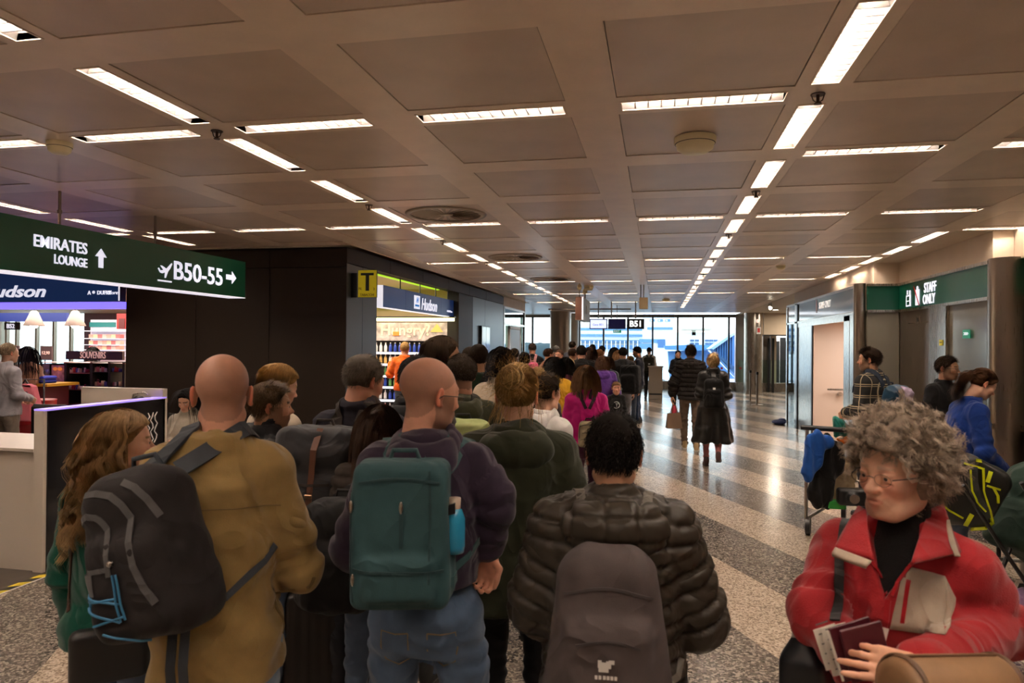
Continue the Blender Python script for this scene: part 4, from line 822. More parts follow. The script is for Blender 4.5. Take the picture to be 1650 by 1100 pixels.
for x in (-2, 1, 2.6): MB().cyl((x, -.05, -1), (x, .2, -1), .4, n=16).build('wheel', M_black, t)
t = thing('tree_line', 'dark blue-green line of distant trees beyond the terminal', 'trees', (0, 120, 0), kind='stuff'); b_ = MB(); rr2 = random.Random(5)
for i in range(60): q = aty(840+i*3.2, 540, 120); b_.ell((q.x, rr2.uniform(0, 4), aty(900, 556, 120).z-2), (5, 4, rr2.uniform(1, 2.6)), 8, 5)
b_.build('foliage', mat('far_tree', (.03, .045, .05), .9), t)
t = thing('aircraft_tail', 'white aircraft tail fin standing outside between the columns', 'aircraft', (0, 60, 0)); 
q0 = [(922, 526), (926, 524), (932, 605), (918, 605)]; V = [tuple(aty(x, y, 60)-Vector((0, 60, 0))) for x, y in q0]; V += [(v[0], v[1]+.6, v[2]) for v in V]
MB().add(V, [(0, 1, 2, 3), (7, 6, 5, 4), (0, 4, 5, 1), (1, 5, 6, 2), (2, 6, 7, 3), (3, 7, 4, 0)]).build('fin', M_bw, t)
# ============================================================ PEOPLE ENGINE: implicit bodies and clothes meshed with surface nets
class Fld:
    def __init__(s, lo, hi, h):
        s.lo = np.array(lo, float); s.h = h; n = np.ceil((np.array(hi)-s.lo)/h).astype(int)+1; s.n = n
        s.f = np.full(tuple(n), .5, np.float32)
        s.ax = [s.lo[i]+h*np.arange(n[i]) for i in range(3)]
    def _sl(s, lo, hi):
        a = np.clip(np.floor((np.array(lo)-s.lo)/s.h).astype(int), 0, s.n-1); b = np.clip(np.ceil((np.array(hi)-s.lo)/s.h).astype(int)+1, 1, s.n)
        if (b <= a).any(): return None, None
        sl = tuple(slice(a[i], b[i]) for i in range(3))
        return sl, np.meshgrid(*[s.ax[i][sl[i]] for i in range(3)], indexing='ij', sparse=True)
    def op(s, lo, hi, fn, k, sub=False):
        pad = k+.03+s.h*2
        sl, g = s._sl(np.array(lo)-pad, np.array(hi)+pad)
        if sl is None: return
        d = fn(*g); a = s.f[sl]
        if sub:
            d = -d; h = np.maximum(k-np.abs(a-d), 0)/max(k, 1e-6); s.f[sl] = np.maximum(a, d)+h*h*k*.25
        else:
            h = np.maximum(k-np.abs(a-d), 0)/max(k, 1e-6); s.f[sl] = np.minimum(a, d)-h*h*k*.25
    def ell(s, c, r, k=.02, M=None, sub=False):
        c = np.array(c, float); r = np.array(r, float); R_ = max(r)
        def fn(x, y, z):
            X, Y, Z = x-c[0], y-c[1], z-c[2]
            if M is not None:
                A = np.array(M).T; X, Y, Z = A[0, 0]*X+A[0, 1]*Y+A[0, 2]*Z, A[1, 0]*X+A[1, 1]*Y+A[1, 2]*Z, A[2, 0]*X+A[2, 1]*Y+A[2, 2]*Z
            k0 = np.sqrt((X/r[0])**2+(Y/r[1])**2+(Z/r[2])**2); k1 = np.sqrt((X/r[0]**2)**2+(Y/r[1]**2)**2+(Z/r[2]**2)**2)+1e-9
            return k0*(k0-1)/k1
        ext = r if M is None else np.array([R_]*3)
        s.op(c-ext, c+ext, fn, k, sub)
    def cone(s, a, b, ra, rb, k=.02, sub=False, sy=1.0):
        a = np.array(a, float); b = np.array(b, float); ba = b-a; L2 = ba@ba+1e-12
        def fn(x, y, z):
            t = np.clip(((x-a[0])*ba[0]+(y-a[1])*ba[1]+(z-a[2])*ba[2])/L2, 0, 1)
            return np.sqrt((x-a[0]-t*ba[0])**2+((y-a[1]-t*ba[1])/sy)**2+(z-a[2]-t*ba[2])**2)-(ra+(rb-ra)*t)
        R_ = max(ra, rb); s.op(np.minimum(a, b)-R_, np.maximum(a, b)+R_, fn, k, sub)
    def chain(s, P, r, k=.012, sy=1.0):
        for i in range(len(P)-1): s.cone(P[i], P[i+1], r[i], r[i+1], k, sy=sy)
    def stack(s, prof, k=.02, p=2.4, sub=False):
        # prof rows: z, rx, ry, cy[, cx]
        P = np.array([list(q)+[0]*(5-len(q)) for q in prof], float); P = P[np.argsort(P[:, 0])]; z0, z1 = P[0, 0], P[-1, 0]
        def fn(x, y, z):
            zz = np.clip(z, z0, z1); rx = np.interp(zz, P[:, 0], P[:, 1]); ry = np.interp(zz, P[:, 0], P[:, 2]); cy = np.interp(zz, P[:, 0], P[:, 3]); cx = np.interp(zz, P[:, 0], P[:, 4])
            q = ((np.abs(x-cx)/rx)**p+(np.abs(y-cy)/ry)**p+1e-12)**(1/p)
            d = (q-1)*np.minimum(rx, ry)*.9
            return np.maximum(d, np.maximum(z0-z, z-z1))
        m = P[:, 1:3].max(0); s.op([-m[0]+P[:, 4].min(), P[:, 3].min()-m[1], z0], [m[0]+P[:, 4].max(), P[:, 3].max()+m[1], z1], fn, k, sub)
    def rbox(s, c, r, rad, k=.01, M=None, sub=False, taper=0):
        c = np.array(c, float); r = np.array(r, float)
        def fn(x, y, z):
            X, Y, Z = x-c[0], y-c[1], z-c[2]
            if M is not None:
                A = np.array(M).T; X, Y, Z = A[0, 0]*X+A[0, 1]*Y+A[0, 2]*Z, A[1, 0]*X+A[1, 1]*Y+A[1, 2]*Z, A[2, 0]*X+A[2, 1]*Y+A[2, 2]*Z
            tw = 1-taper*(Z/r[2])
            qx, qy, qz = np.abs(X)-(r[0]*tw-rad), np.abs(Y)-(r[1]*tw-rad), np.abs(Z)-(r[2]-rad)
            return np.sqrt(np.maximum(qx, 0)**2+np.maximum(qy, 0)**2+np.maximum(qz, 0)**2)+np.minimum(np.maximum(np.maximum(qx, qy), qz), 0)-rad
        R_ = r*(1+abs(taper)) if M is None else np.array([np.linalg.norm(r)]*3); s.op(c-R_, c+R_, fn, k, sub)
    def torus(s, c, R_, r, k=.01, tilt=0, sy=1.0, sz=1.0):
        ct, st = math.cos(tilt), math.sin(tilt)
        def fn(x, y, z):
            X, Y, Z = x-c[0], y-c[1], z-c[2]; Y, Z = ct*Y+st*Z, -st*Y+ct*Z
            return np.sqrt((np.sqrt(X**2+(Y/sy)**2)-R_)**2+(Z/sz)**2)-r
        q = R_+r; s.op([c[0]-q, c[1]-q*sy-.02, c[2]-q*.7-r*sz], [c[0]+q, c[1]+q*sy+.02, c[2]+q*.7+r*sz], fn, k)
    def half(s, nrm, d):   # keep n.p<=d
        x, y, z = np.meshgrid(*s.ax, indexing='ij', sparse=True); s.f = np.maximum(s.f, (nrm[0]*x+nrm[1]*y+nrm[2]*z-d).astype(np.float32))
    def noise(s, amp, fr, seed=0):
        x, y, z = np.meshgrid(*s.ax, indexing='ij', sparse=True); s.f = s.f+(amp*wob(x, y, z, fr, seed)).astype(np.float32)
    def mesh(s):
        f = s.f.copy(); f[0] = f[-1] = .5; f[:, 0] = f[:, -1] = .5; f[:, :, 0] = f[:, :, -1] = .5
        ins = f < 0; c = np.zeros(tuple(s.n-1), np.uint8)
        for i in (0, 1):
            for j in (0, 1):
                for k in (0, 1): c += ins[i:s.n[0]-1+i, j:s.n[1]-1+j, k:s.n[2]-1+k]
        act = (c > 0) & (c < 8); I = np.argwhere(act); idx = np.full(act.shape, -1, np.int64); idx[act] = np.arange(len(I))
        v = {}
        for i in (0, 1):
            for j in (0, 1):
                for k in (0, 1): v[i, j, k] = f[I[:, 0]+i, I[:, 1]+j, I[:, 2]+k].astype(float)
        acc = np.zeros((len(I), 3)); cnt = np.zeros(len(I))
        keys = list(v)
        for a in keys:
            for ax in range(3):
                if a[ax]: continue
                b = list(a); b[ax] = 1; b = tuple(b); va, vb = v[a], v[b]; m = (va < 0) != (vb < 0)
                t = np.where(m, va/np.where(m, va-vb, 1), 0); P = np.array(a, float)[None]+np.zeros((len(I), 3)); P[:, ax] += t
                acc += np.where(m[:, None], P, 0); cnt += m
        V = s.lo+(I+acc/np.maximum(cnt, 1)[:, None])*s.h
        Q = []
        for ax in range(3):
            a, b = [(1, 2), (2, 0), (0, 1)][ax]
            sl0 = [slice(1, -1)]*3; sl0[ax] = slice(0, -1); sl1 = [slice(1, -1)]*3; sl1[ax] = slice(1, None)
            d0, d1 = ins[tuple(sl0)], ins[tuple(sl1)]; E = np.argwhere(d0 != d1)
            if not len(E): continue
            off = np.array([1, 1, 1]); off[ax] = 0; fl = d0[tuple(E.T)]; E = E+off
            def g(da, db): q = E.copy(); q[:, a] += da; q[:, b] += db; return idx[q[:, 0], q[:, 1], q[:, 2]]
            q = np.stack([g(-1, -1), g(0, -1), g(0, 0), g(-1, 0)], 1); q[~fl] = q[~fl][:, ::-1]; Q.append(q)
        Q = np.concatenate(Q) if Q else np.zeros((0, 4), int); Q = Q[(Q >= 0).all(1)]
        return V, Q
def wob(x, y, z, fr, seed=0):
    r_ = np.random.default_rng(seed); o = 0
    for i in range(4):
        a = r_.normal(size=3); a /= np.linalg.norm(a); b = r_.normal(size=3); b /= np.linalg.norm(b); p1, p2 = r_.uniform(0, 6.28, 2); F_ = fr*(1+i*.6)
        o = o+np.sin(F_*(a[0]*x+a[1]*y+a[2]*z)+p1+1.6*np.sin(F_*.55*(b[0]*x+b[1]*y+b[2]*z)+p2))/(1+i*.7)
    return o/2.2
def npmesh(name, V, Q, smooth=True):
    me = bpy.data.meshes.new(name); me.vertices.add(len(V)); me.vertices.foreach_set('co', np.asarray(V, np.float32).ravel())
    k = Q.shape[1]; me.loops.add(Q.size); me.loops.foreach_set('vertex_index', Q.astype(np.int32).ravel())
    me.polygons.add(len(Q)); me.polygons.foreach_set('loop_start', np.arange(0, Q.size, k, dtype=np.int32))
    me.update(calc_edges=True)
    me.polygons.foreach_set('use_smooth', np.full(len(Q), smooth)); me.update(); return me
def relax(V, Q, it=1, lam=.5):
    for _ in range(it):
        A = np.zeros_like(V); n = np.zeros(len(V))
        for i in range(4):
            for j in ((i+1) % 4, (i+3) % 4): np.add.at(A, Q[:, i], V[Q[:, j]]); np.add.at(n, Q[:, i], 1)
        V = V+(A/np.maximum(n, 1)[:, None]-V)*lam
    return V
def vnorm(V, Q):
    n = np.cross(V[Q[:, 2]]-V[Q[:, 0]], V[Q[:, 3]]-V[Q[:, 1]]); A = np.zeros_like(V)
    for i in range(4): np.add.at(A, Q[:, i], n)
    return A/(np.linalg.norm(A, axis=1)[:, None]+1e-12)
def setcol(me, C):
    at = me.color_attributes.new('Col', 'FLOAT_COLOR', 'POINT'); at.data.foreach_set('color', np.c_[C, np.ones(len(C))].astype(np.float32).ravel())
def rotz(a): c, s = math.cos(a), math.sin(a); return np.array([[c, -s, 0], [s, c, 0], [0, 0, 1]])
def rotx(a): c, s = math.cos(a), math.sin(a); return np.array([[1, 0, 0], [0, c, -s], [0, s, c]])
def roty(a): c, s = math.cos(a), math.sin(a); return np.array([[c, 0, s], [0, 1, 0], [-s, 0, c]])
def nrm(v): v = np.array(v, float); return v/(np.linalg.norm(v)+1e-9)
def poldist(P, pts):   # distance of points P to polyline pts with arc length
    best = np.full(len(P), 9.); arc = np.zeros(len(P)); s0 = 0
    for a, b in zip(pts, pts[1:]):
        a = np.array(a); b = np.array(b); ba = b-a; L = np.linalg.norm(ba); t = np.clip((P-a)@ba/(L*L), 0, 1); d = np.linalg.norm(P-a-t[:, None]*ba, axis=1)
        m = d < best; best[m] = d[m]; arc[m] = s0+t[m]*L; s0 += L
    return best, arc
SKIN = {'fair': (.72, .41, .28), 'mid': (.58, .32, .20), 'ruddy': (.66, .33, .22), 'olive': (.50, .27, .165), 'dark': (.22, .11, .065)}
M_skin = mat('skin', (1, 1, 1), .45, vcol=True, noise=.06, nscale=30, bump=.15, bscale=180, spec=.4)
M_eye = mat('eye_white', (.75, .7, .66), .15); M_iris = mat('eye_iris', (.05, .04, .03), .1)
def strands(root, dr, n, step, rad, norm_push, curl=0, wave=0, wfr=40, grav=.2, seed=0, coll=(), mind=0, lenv=.3, clump=0, conv=.55, gd=(0, 0, -1.)):
    """grow hair: root (N,3), dr (N,3); returns verts, quads of thin ribbons"""
    r_ = np.random.default_rng(seed); N = len(root); P = root.copy(); d = dr.copy(); pts = [P.copy()]
    L = step*(1+lenv*(r_.random(N)-.5)*2)
    for i in range(n):
        d = d+np.array(gd)*grav; d += norm_push*r_.normal(size=(N, 3)); d /= np.linalg.norm(d, axis=1)[:, None]
        P = P+d*L[:, None]
        for c, r in coll:
            q = (P-c)/r; l = np.linalg.norm(q, axis=1); m = l < 1
            if m.any(): P[m] = c+(q[m]/l[m][:, None])*r
        pts.append(P.copy())
    T = np.stack(pts, 1)                                   # N,n+1,3
    t = np.arange(n+1)[None]*L[:, None]; ph = r_.uniform(0, 6.28, N)[:, None]
    if curl:
        e1 = nrm([1, .3, 0]); f = wfr*(1+.3*r_.normal(size=(N, 1))); a = np.minimum(t/.015, 1)*curl
        ax = nrm([0, 0, 1]); ex = r_.normal(size=(N, 3)); ex /= np.linalg.norm(ex, axis=1)[:, None]; ey = np.cross(ex, dr); ey /= np.linalg.norm(ey, axis=1)[:, None]+1e-9
        T = T+ex[:, None]*(a*np.sin(f*t+ph))[..., None]+ey[:, None]*(a*(np.cos(f*t+ph)))[..., None]
    if wave:
        cl = (root[:, 0]*14+root[:, 2]*9+root[:, 1]*5)[:, None]+.5*np.sin(ph); a = np.minimum(np.maximum(t-.06, 0)/.10, 1)*wave
        T = T+np.stack([a*np.sin(wfr*t+cl*2), a*np.cos(wfr*t*1.07+cl*3), 0*a], -1)
    if clump and N > clump*2:
        gi = r_.choice(N, clump, replace=False); d2 = ((root[:, None]-root[gi][None])**2).sum(2); own = gi[d2.argmin(1)]
        u = (np.arange(n+1)/n)[None, :, None]; T = T[own]+(root-root[own])[:, None]*(1-conv*np.minimum(u*1.6, 1))+.0012*r_.normal(size=(N, 1, 3))*u*n**.5
        T = T[:, :]+(np.cumsum(.0006*r_.normal(size=T.shape), 1))
        cut = r_.random((N, 1, 1))*.0
    D = np.diff(T, axis=1, append=T[:, -1:]*2-T[:, -2:-1]); D /= np.linalg.norm(D, axis=2)[..., None]+1e-9
    A = np.cross(D, [.31, .52, .8]); A /= np.linalg.norm(A, axis=2)[..., None]+1e-9; Bv = np.cross(D, A)
    w = rad*(1-.75*(np.arange(n+1)/n)**2)[None, :, None]
    V = np.stack([T-w*1.25*A, T+w*1.25*A], 2)      # flat hair ribbons
    base = np.arange(N)[:, None]*((n+1)*2)+np.arange(n)[None, :]*2
    Q = np.stack([base, base+1, base+3, base+2], -1).reshape(-1, 4)
    return V.reshape(-1, 3), Q
_hm = {}
def hairmat(col, isl=.35):
    k = tuple(round(c, 3) for c in col)
    if k not in _hm: _hm[k] = mat('hair_%d_%d_%d' % tuple(int(c*1000) for c in col), col, .6, spec=.3, island=isl, noise=.25, nscale=25)
    return _hm[k]
def clothmat(name, col, rough=.9, sheen=.15, noise=.1, nscale=14, weave=900, bump=.3, spec=.25, crease=1):
    return mat(name, col, rough, sheen=sheen, noise=noise, nscale=nscale, weave=weave, bump=bump, spec=spec, crease=crease)
HC_ = np.array([0, 0, 0.])
def scalp_pts(N, style, seed, r=(.079, .099, .089), c=(0, -.008, .043)):
    r_ = np.random.default_rng(seed); out = []
    tot = 0
    while tot < N:
        q = r_.normal(size=(N*3, 3)); q /= np.linalg.norm(q, axis=1)[:, None]; P = np.array(c)+q*np.array(r)
        ys = [-.11, -.08, -.05, -.02, .0, .02, .045, .065, .08, .1]; zs = [-.085, -.075, -.062, -.035, .0, .012, .03, .066, .074, .08]
        if style == 'top': zs = [.0, .0, .01, .02, .03, .03, .04, .066, .074, .08]
        if style == 'rim': m = (P[:, 2] > np.interp(P[:, 1], ys, zs)) & (P[:, 2] < .05)
        else: m = P[:, 2] > np.interp(P[:, 1], ys, zs)
        out.append(P[m]); tot += m.sum()
    P = np.concatenate(out)[:N]; n = (P-np.array(c))/np.array(r)**2; n /= np.linalg.norm(n, axis=1)[:, None]; return P, n
def head_field(F, g='m', age=0):
    """head in local coordinates: origin between the ears, +y = face, +z = up"""
    w = 1 if g == 'm' else .95
    F.ell((0, -.012, .045), (.076, .096, .084), .02)
    F.ell((0, .035, .005), (.064*w, .062, .085), .025)
    F.ell((0, .03, -.062), (.055*w, .056, .045), .03)
    F.ell((0, .066, -.09), (.026*w, .024, .02), .025)
    for s_ in (-1, 1):
        F.ell((s_*.036, .062, -.018), (.026, .026, .022), .02); F.cone((s_*.05, .0, -.06), (s_*.028, .06, -.095), .018, .014, .025)
    F.cone((-.034, .079, .026), (.034, .079, .026), .013 if g == 'm' else .010, .013 if g == 'm' else .010, .02)
    for s_ in (-1, 1): F.ell((s_*.031, .098, .006), (.018, .015, .012), .012, sub=True)
    for s_ in (-1, 1):
        F.ell((s_*.031, .080, .005), (.0155, .0135, .0135), .003)
        F.ell((s_*.031, .0815, .0115), (.0175, .014, .0055), .004); F.ell((s_*.031, .080, -.006), (.0165, .0135, .0045), .005)
    F.cone((0, .088, .016), (0, .108, -.022), .0085, .0115, .012); F.ell((0, .113+.001*bool(age), -.026), (.0125, .012, .0105), .008)
    for s_ in (-1, 1): F.ell((s_*.013, .102, -.029), (.009, .011, .008), .006); F.ell((s_*.007, .108, -.037), (.004, .006, .004), .003, sub=True)
    F.ell((0, .082, -.055), (.028, .019, .022), .016)
    F.cone((-.021, .092, -.0525), (.021, .092, -.0525), .0045, .0045, .006); F.ell((0, .097, -.0515), (.012, .0065, .0042), .005)
    F.ell((0, .0955, -.0622), (.017, .007, .0052), .005)
    F.rbox((0, .108, -.0572), (.025, .009, .0011), .001, .003, sub=True)
    if age:
        for s_ in (-1, 1):
            F.cone((s_*.019, .106, -.032), (s_*.036, .084, -.066), .0030, .0024, .006, sub=True)
            F.cone((s_*.018, .100, -.006), (s_*.044, .083, -.013), .0024, .002, .005, sub=True); F.cone((s_*.028, .092, -.066), (s_*.031, .085, -.082), .002, .0015, .006, sub=True)
            F.ell((s_*.038, .05, -.080), (.014, .02, .014), .02)
        for z_ in (.055, .067): F.cone((-.03, .097-.006*(z_-.05)*60, z_), (.03, .097-.006*(z_-.05)*60, z_), .0012, .0012, .004, sub=True)
    for s_ in (-1, 1):
        Mx = rotz(s_*.35)@roty(s_*.12)@rotx(-.12)
        F.ell((s_*.081, -.012, .002), (.008, .019, .032), .006, M=Mx); F.ell((s_*.089, -.010, .006), (.007, .011, .019), .004, M=Mx, sub=True)
        F.ell((s_*.083, -.006, -.024), (.006, .008, .009), .006)
def xf_field(lo, hi, h): return Fld(lo, hi, h)
def place(V, Rm, t): return V@Rm.T+np.array(t)
def merge(parts):
    V, Q, o = [], [], 0
    for v, q in parts: V.append(v); Q.append(q+o); o += len(v)
    return np.concatenate(V), np.concatenate(Q)
def hand_mesh(wrist, fd, pn, side, curl=.5, h=.0032, scale=1.0, thumb=.5, splay=0.06, curls=None):
    """wrist position, finger direction fd, palm normal pn (towards what the palm faces), side +1 right hand. thumb on +x in hand frame"""
    F = Fld((-.075, -.06, -.05), (.075, .21, .075), h)     # y along fingers, z = palm side
    F.rbox((0, .045, 0), (.040, .048, .014), .013, .01); F.ell((0, .0, 0), (.028, .035, .019), .02)
    F.ell((.022, .03, .010), (.020, .032, .014), .012)
    for i, (x, l, r_) in enumerate(((.030, .074, .0088), (.010, .082, .0090), (-.010, .076, .0086), (-.029, .060, .0078))):
        c = (curls[i] if curls else curl)*(1+.08*i); p = np.array([x, .088-.004*abs(i-1.2), -.001]); a = 0; sp = (1.3-i)*splay
        for sI, fr_ in enumerate((.45, .31, .26)):
            a += c*(.75, 1.05, .8)[sI]; q = p+l*fr_*np.array([math.sin(sp)*math.cos(a), math.cos(a)*math.cos(sp), math.sin(a)])
            F.cone(p, q, r_*(1, .93, .86)[sI], r_*(.93, .86, .74)[sI], .004 if sI else .008); p = q
    p = np.array([.030, .022, .008])
    for L_, (dx, dy, dz), ra, rb in ((.042, (.80, .50, .30+.3*thumb), .013, .0105), (.032, (.35-.5*thumb, .85, .30+.4*thumb), .0105, .0095), (.027, (.15-.6*thumb, .9, .2+.3*thumb), .0095, .008)):
        q = p+L_*nrm((dx, dy, dz)); F.cone(p, q, ra, rb, .008); p = q
    V, Q = F.mesh(); V = relax(V, Q, 1, .4)
    V = V*scale
    y = nrm(fd); z = np.array(pn, float); z = nrm(z-y*(z@y)); x = np.cross(y, z)
    if side < 0: V = V*np.array([-1, 1, 1]); Q = Q[:, ::-1]
    # keep handedness: thumb side is +x for a right hand seen palm up
    M = np.stack([x, y, z], 1); return V@M.T+np.array(wrist), Q
def lerp(a, b, t): return np.array(a)*(1-t)+np.array(b)*t
ARMS = {
 'down': [(.205, -.01, 1.12), (.215, .05, .87)], 'front': [(.205, -.0, 1.12), (.10, .22, 1.06)], 'crossed': [(.21, .04, 1.13), (.05, .20, 1.12)],
 'straps': [(.21, .06, 1.13), (.13, .18, 1.29)], 'phone': [(.20, .02, 1.12), (.06, .25, 1.20)], 'pockets': [(.225, -.05, 1.13), (.17, .08, .95)],
 'clasp': [(.21, .02, 1.13), (.04, .19, .98)]}
def person(label, pos, hgt, yaw, g='m', skin='mid', hyaw=0, hpitch=0, htilt=0, wide=1.0, fat=0, top=None, bottom=None, shoes=(.03, .03, .03), hair=None, arms=('down', 'down'), legs=None, h=.012, hh=None, hands=True, glasses=None, lean=0, group=None, face=True, beard=None, age=0, seed=None, handspec=None, headscale=1.0):
    """pos: ground point; yaw: facing direction, 0 = +y. Everything is built at 1.75 m and scaled."""
    seed = seed if seed is not None else abs(hash(label)) % 9999 if False else sum(map(ord, label)) % 9973
    sc_ = hgt/1.75; hh = hh or max(h*.55, .004)
    P_ = thing('person', label, 'person', (pos[0], pos[1], 0), yaw, group); P_.scale = (sc_,)*3
    sk = np.array(SKIN[skin] if isinstance(skin, str) else skin)
    wsh = (.150 if g == 'm' else .132)*wide; whp = (.165 if g == 'm' else .172)*wide; dp = (1+fat)
    ly = lambda z: -lean*max(z-.95, 0)                    # forward lean shifts +y
    def L(p): return np.array([p[0], p[1]+lean*max(p[2]-.95, 0), p[2]])
    sh = [L((-wsh*1.0, -.012, 1.392)), L((wsh*1.0, -.012, 1.392))]
    arm = []
    for i, a in enumerate(arms):
        s_ = (-1, 1)[i]; A = ARMS[a] if isinstance(a, str) else a
        pts = [sh[i]]+[L((s_*abs(q[0])*(wide if isinstance(a, str) else 1) if isinstance(a, str) else q[0], q[1], q[2])) for q in A]; arm.append(pts)
    legs = legs or [[(-.09, 0, .90), (-.10, .02, .49), (-.105, -.02, .09)], [(.09, 0, .90), (.10, .02, .49), (.105, -.02, .09)]]
    hc = L((0, .005, 1.622)); hc[1] += .012
    Rh = rotz(hyaw)@rotx(hpitch)@roty(htilt)
    # ---------------- body: head, neck, core and hands in one mesh
    parts = []
    F = Fld((-.105, -.125, -.17), (.105, .135, .14), hh); head_field(F, g, age)
    F.cone((0, -.022, -.045), (0, -.03, -.16), .052 if g == 'm' else .045, .055 if g == 'm' else .046, .03)
    v, q = F.mesh(); v = relax(v, q, 1, .4); hl = v.copy(); v = place(v*headscale, Rh, hc); 
    col = np.tile(sk, (len(v), 1))
    lips = ((hl[:, 0]/.024)**2+((hl[:, 2]+.0572)/.0085)**2 < 1) & (hl[:, 1] > .082); col[lips] = col[lips]*np.array([.85, .66, .66])
    ch = np.exp(-((np.abs(hl[:, 0])-.038)**2+(hl[:, 2]+.025)**2)/.0006)*(hl[:, 1] > .04); col *= 1-ch[:, None]*np.array([.0, .22, .22])
    ear = (np.abs(hl[:, 0]) > .079) & (hl[:, 2] < .04) & (hl[:, 2] > -.04); col[ear] *= np.array([1.05, .7, .65])
    n1 = wob(hl[:, 0], hl[:, 1], hl[:, 2], 60, seed)
    if beard:
        bc = np.array(beard); m = (hl[:, 1] > -.012) & (hl[:, 2] < -.022-.25*(np.maximum(hl[:, 1]-.03, 0))*.0+np.where(np.abs(hl[:, 0]) > .045, .03, -.008)) & ~lips & ~((np.abs(hl[:, 0]) < .02) & (hl[:, 2] > -.04))
        m &= ~((hl[:, 2] > -.04) & (hl[:, 1] > .06)) | ((hl[:, 2] > -.05) & (hl[:, 2] < -.038) & (np.abs(hl[:, 0]) < .026) & (hl[:, 1] > .085)); m &= hl[:, 2] > -.13
        col[m] = col[m]*.42+bc*.58
    if hair and hair.get('stubble'):
        m = (hl[:, 2] > np.interp(hl[:, 1], [-.11, -.05, -.02, .0, .03, .06, .08], [-.08, -.065, -.04, .02, .035, .055, .085])) & ~ear; sc2 = np.array(hair['stubble']); k_ = .6 if hair.get('style') != 'bald' else np.clip(.42-(hl[:, 2]-.05)*6, .05, .42)[m][:, None]
        col[m] = col[m]*(1-k_)+sc2*k_
    brow = (np.abs(hl[:, 2]-.028-.002*n1) < .0042) & (np.abs(np.abs(hl[:, 0])-.031) < .019) & (hl[:, 1] > .06); bcol = np.array(hair['col'] if hair and 'col' in hair else (.06, .04, .03))*.8; col[brow] = bcol*(.35 if age else 1)+col[brow]*(.65 if age else 0)
    parts.append((v, q)); cols = [col]
    # neck to torso core
    hb = max(h*1.5, .026); F = Fld((-.3, -.25, .85), (.3, .32, 1.56), hb); neck_c = Rh@np.array([0, -.03, -.12])*headscale+hc
    F.cone(neck_c, L((0, -.035, 1.42)), .047 if g == 'm' else .041, .065, .03); F.stack([(z, rx*.8, ry*.8, L((0, cy, z))[1]) for z, rx, ry, cy in ((.88, whp, .11, 0), (1.05, .13, .09, 0), (1.3, wsh*.9, .1, -.005), (1.43, wsh*.8, .07, -.02))], .03)
    for i in (0, 1): F.ell(sh[i]*np.array([.9, 1, 1]), (.05, .05, .05), .04)
    v, q = F.mesh(); parts.append((v, q)); cols.append(np.tile(sk, (len(v), 1)))
    hs = handspec or [None, None]
    for i in (0, 1):
        el, wr = arm[i][-2], arm[i][-1]; s_ = (-1, 1)[i]
        F = Fld(np.minimum(el, wr)-.07, np.maximum(el, wr)+.07, hb); bare = top and top.get('sleeve') == 'short'
        F.cone(el, lerp(el, wr, .35), .040, .041, .02); F.cone(lerp(el, wr, .35), wr, .041, .026, .02)
        v, q = F.mesh(); parts.append((v, q)); cols.append(np.tile(sk, (len(v), 1)))
        if bare:
            F = Fld(np.minimum(sh[i], el)-.08, np.maximum(sh[i], el)+.08, hb); F.cone(sh[i], el, .05, .041, .02); v, q = F.mesh(); parts.append((v, q)); cols.append(np.tile(sk, (len(v), 1)))
        sp_ = hs[i] or {}
        if sp_.get('none'): continue
        fd = sp_.get('fd', nrm(wr-el)*.8+np.array([0, .0, -.2])); pn = sp_.get('pn', (-s_, .15, 0))
        v, q = hand_mesh(wr+nrm(wr-el)*.008, fd, pn, -s_*sp_.get('flip', 1), sp_.get('curl', .42), max(.005, min(h*.65, .012)), 1.0 if g == 'm' else .92, sp_.get('thumb', .5), curls=sp_.get('curls'))
        parts.append((v, q)); c_ = np.tile(sk*np.array([1, .93, .9]), (len(v), 1)); cols.append(c_)
    V, Q = merge(parts); me = npmesh('body', V, Q); setcol(me, np.concatenate(cols)); body = link('body', me, P_, M_skin)
    # eyes
    if face:
        for s_ in (-1, 1):
            c = place(np.array([[s_*.031, .0815, .0035]]), Rh*headscale, hc)[0]; b = MB().ell((0, 0, 0), (.0128,)*3, 10, 8); 
            fwd = Rh@np.array([0, 1, 0]); b.cur = 1; ir = MB()
            e_ = b.build('eye', [M_eye, M_iris], body); e_.location = c
            b2 = MB().ell(tuple(fwd*.0092), (.0058, .0058, .0058), 10, 6).build('iris', M_iris, e_) if h < .012 else None
            if b2 is not None: b2.parent = body; b2.location = c
    tp = dict(kind='sweater', col=(.1, .1, .1), t=.018, hem=.86, rough=.9); tp.update(top or {})
    bt = dict(kind='jeans', col=(.08, .12, .2), t=.0); bt.update(bottom or {})
    # ---------------- trousers
    hl_ = max(h*1.5, .013)
    F = Fld((-.34, -.42, .02), (.34, .42, 1.06), hl_)
    if bt['kind'] != 'skirt':
        kk = bt.get('slim', 1.0)
        F.stack([(.80, .09, .09, -.01), (.84, whp*.93, .115*dp, -.015), (.93, whp*.98, .125*dp, -.018), (1.02, whp*.88, .105*dp, -.005)], .03)
        for i in (0, 1): 
            F.ell((( -1, 1)[i]*.078, -.055, .885), (.085, .075, .085), .03); F.chain([legs[i][0], legs[i][1], legs[i][2]], [.092*kk*(1+fat*.5), .066*kk, .056*kk if bt['kind'] != 'leggings' else .042], .03)
            F.ell(lerp(legs[i][1], legs[i][2], .3)+np.array([0, -.018, 0]), (.055*kk, .06*kk, .11), .03)
    V, Q = F.mesh(); V = relax(V, Q, 1, .4)
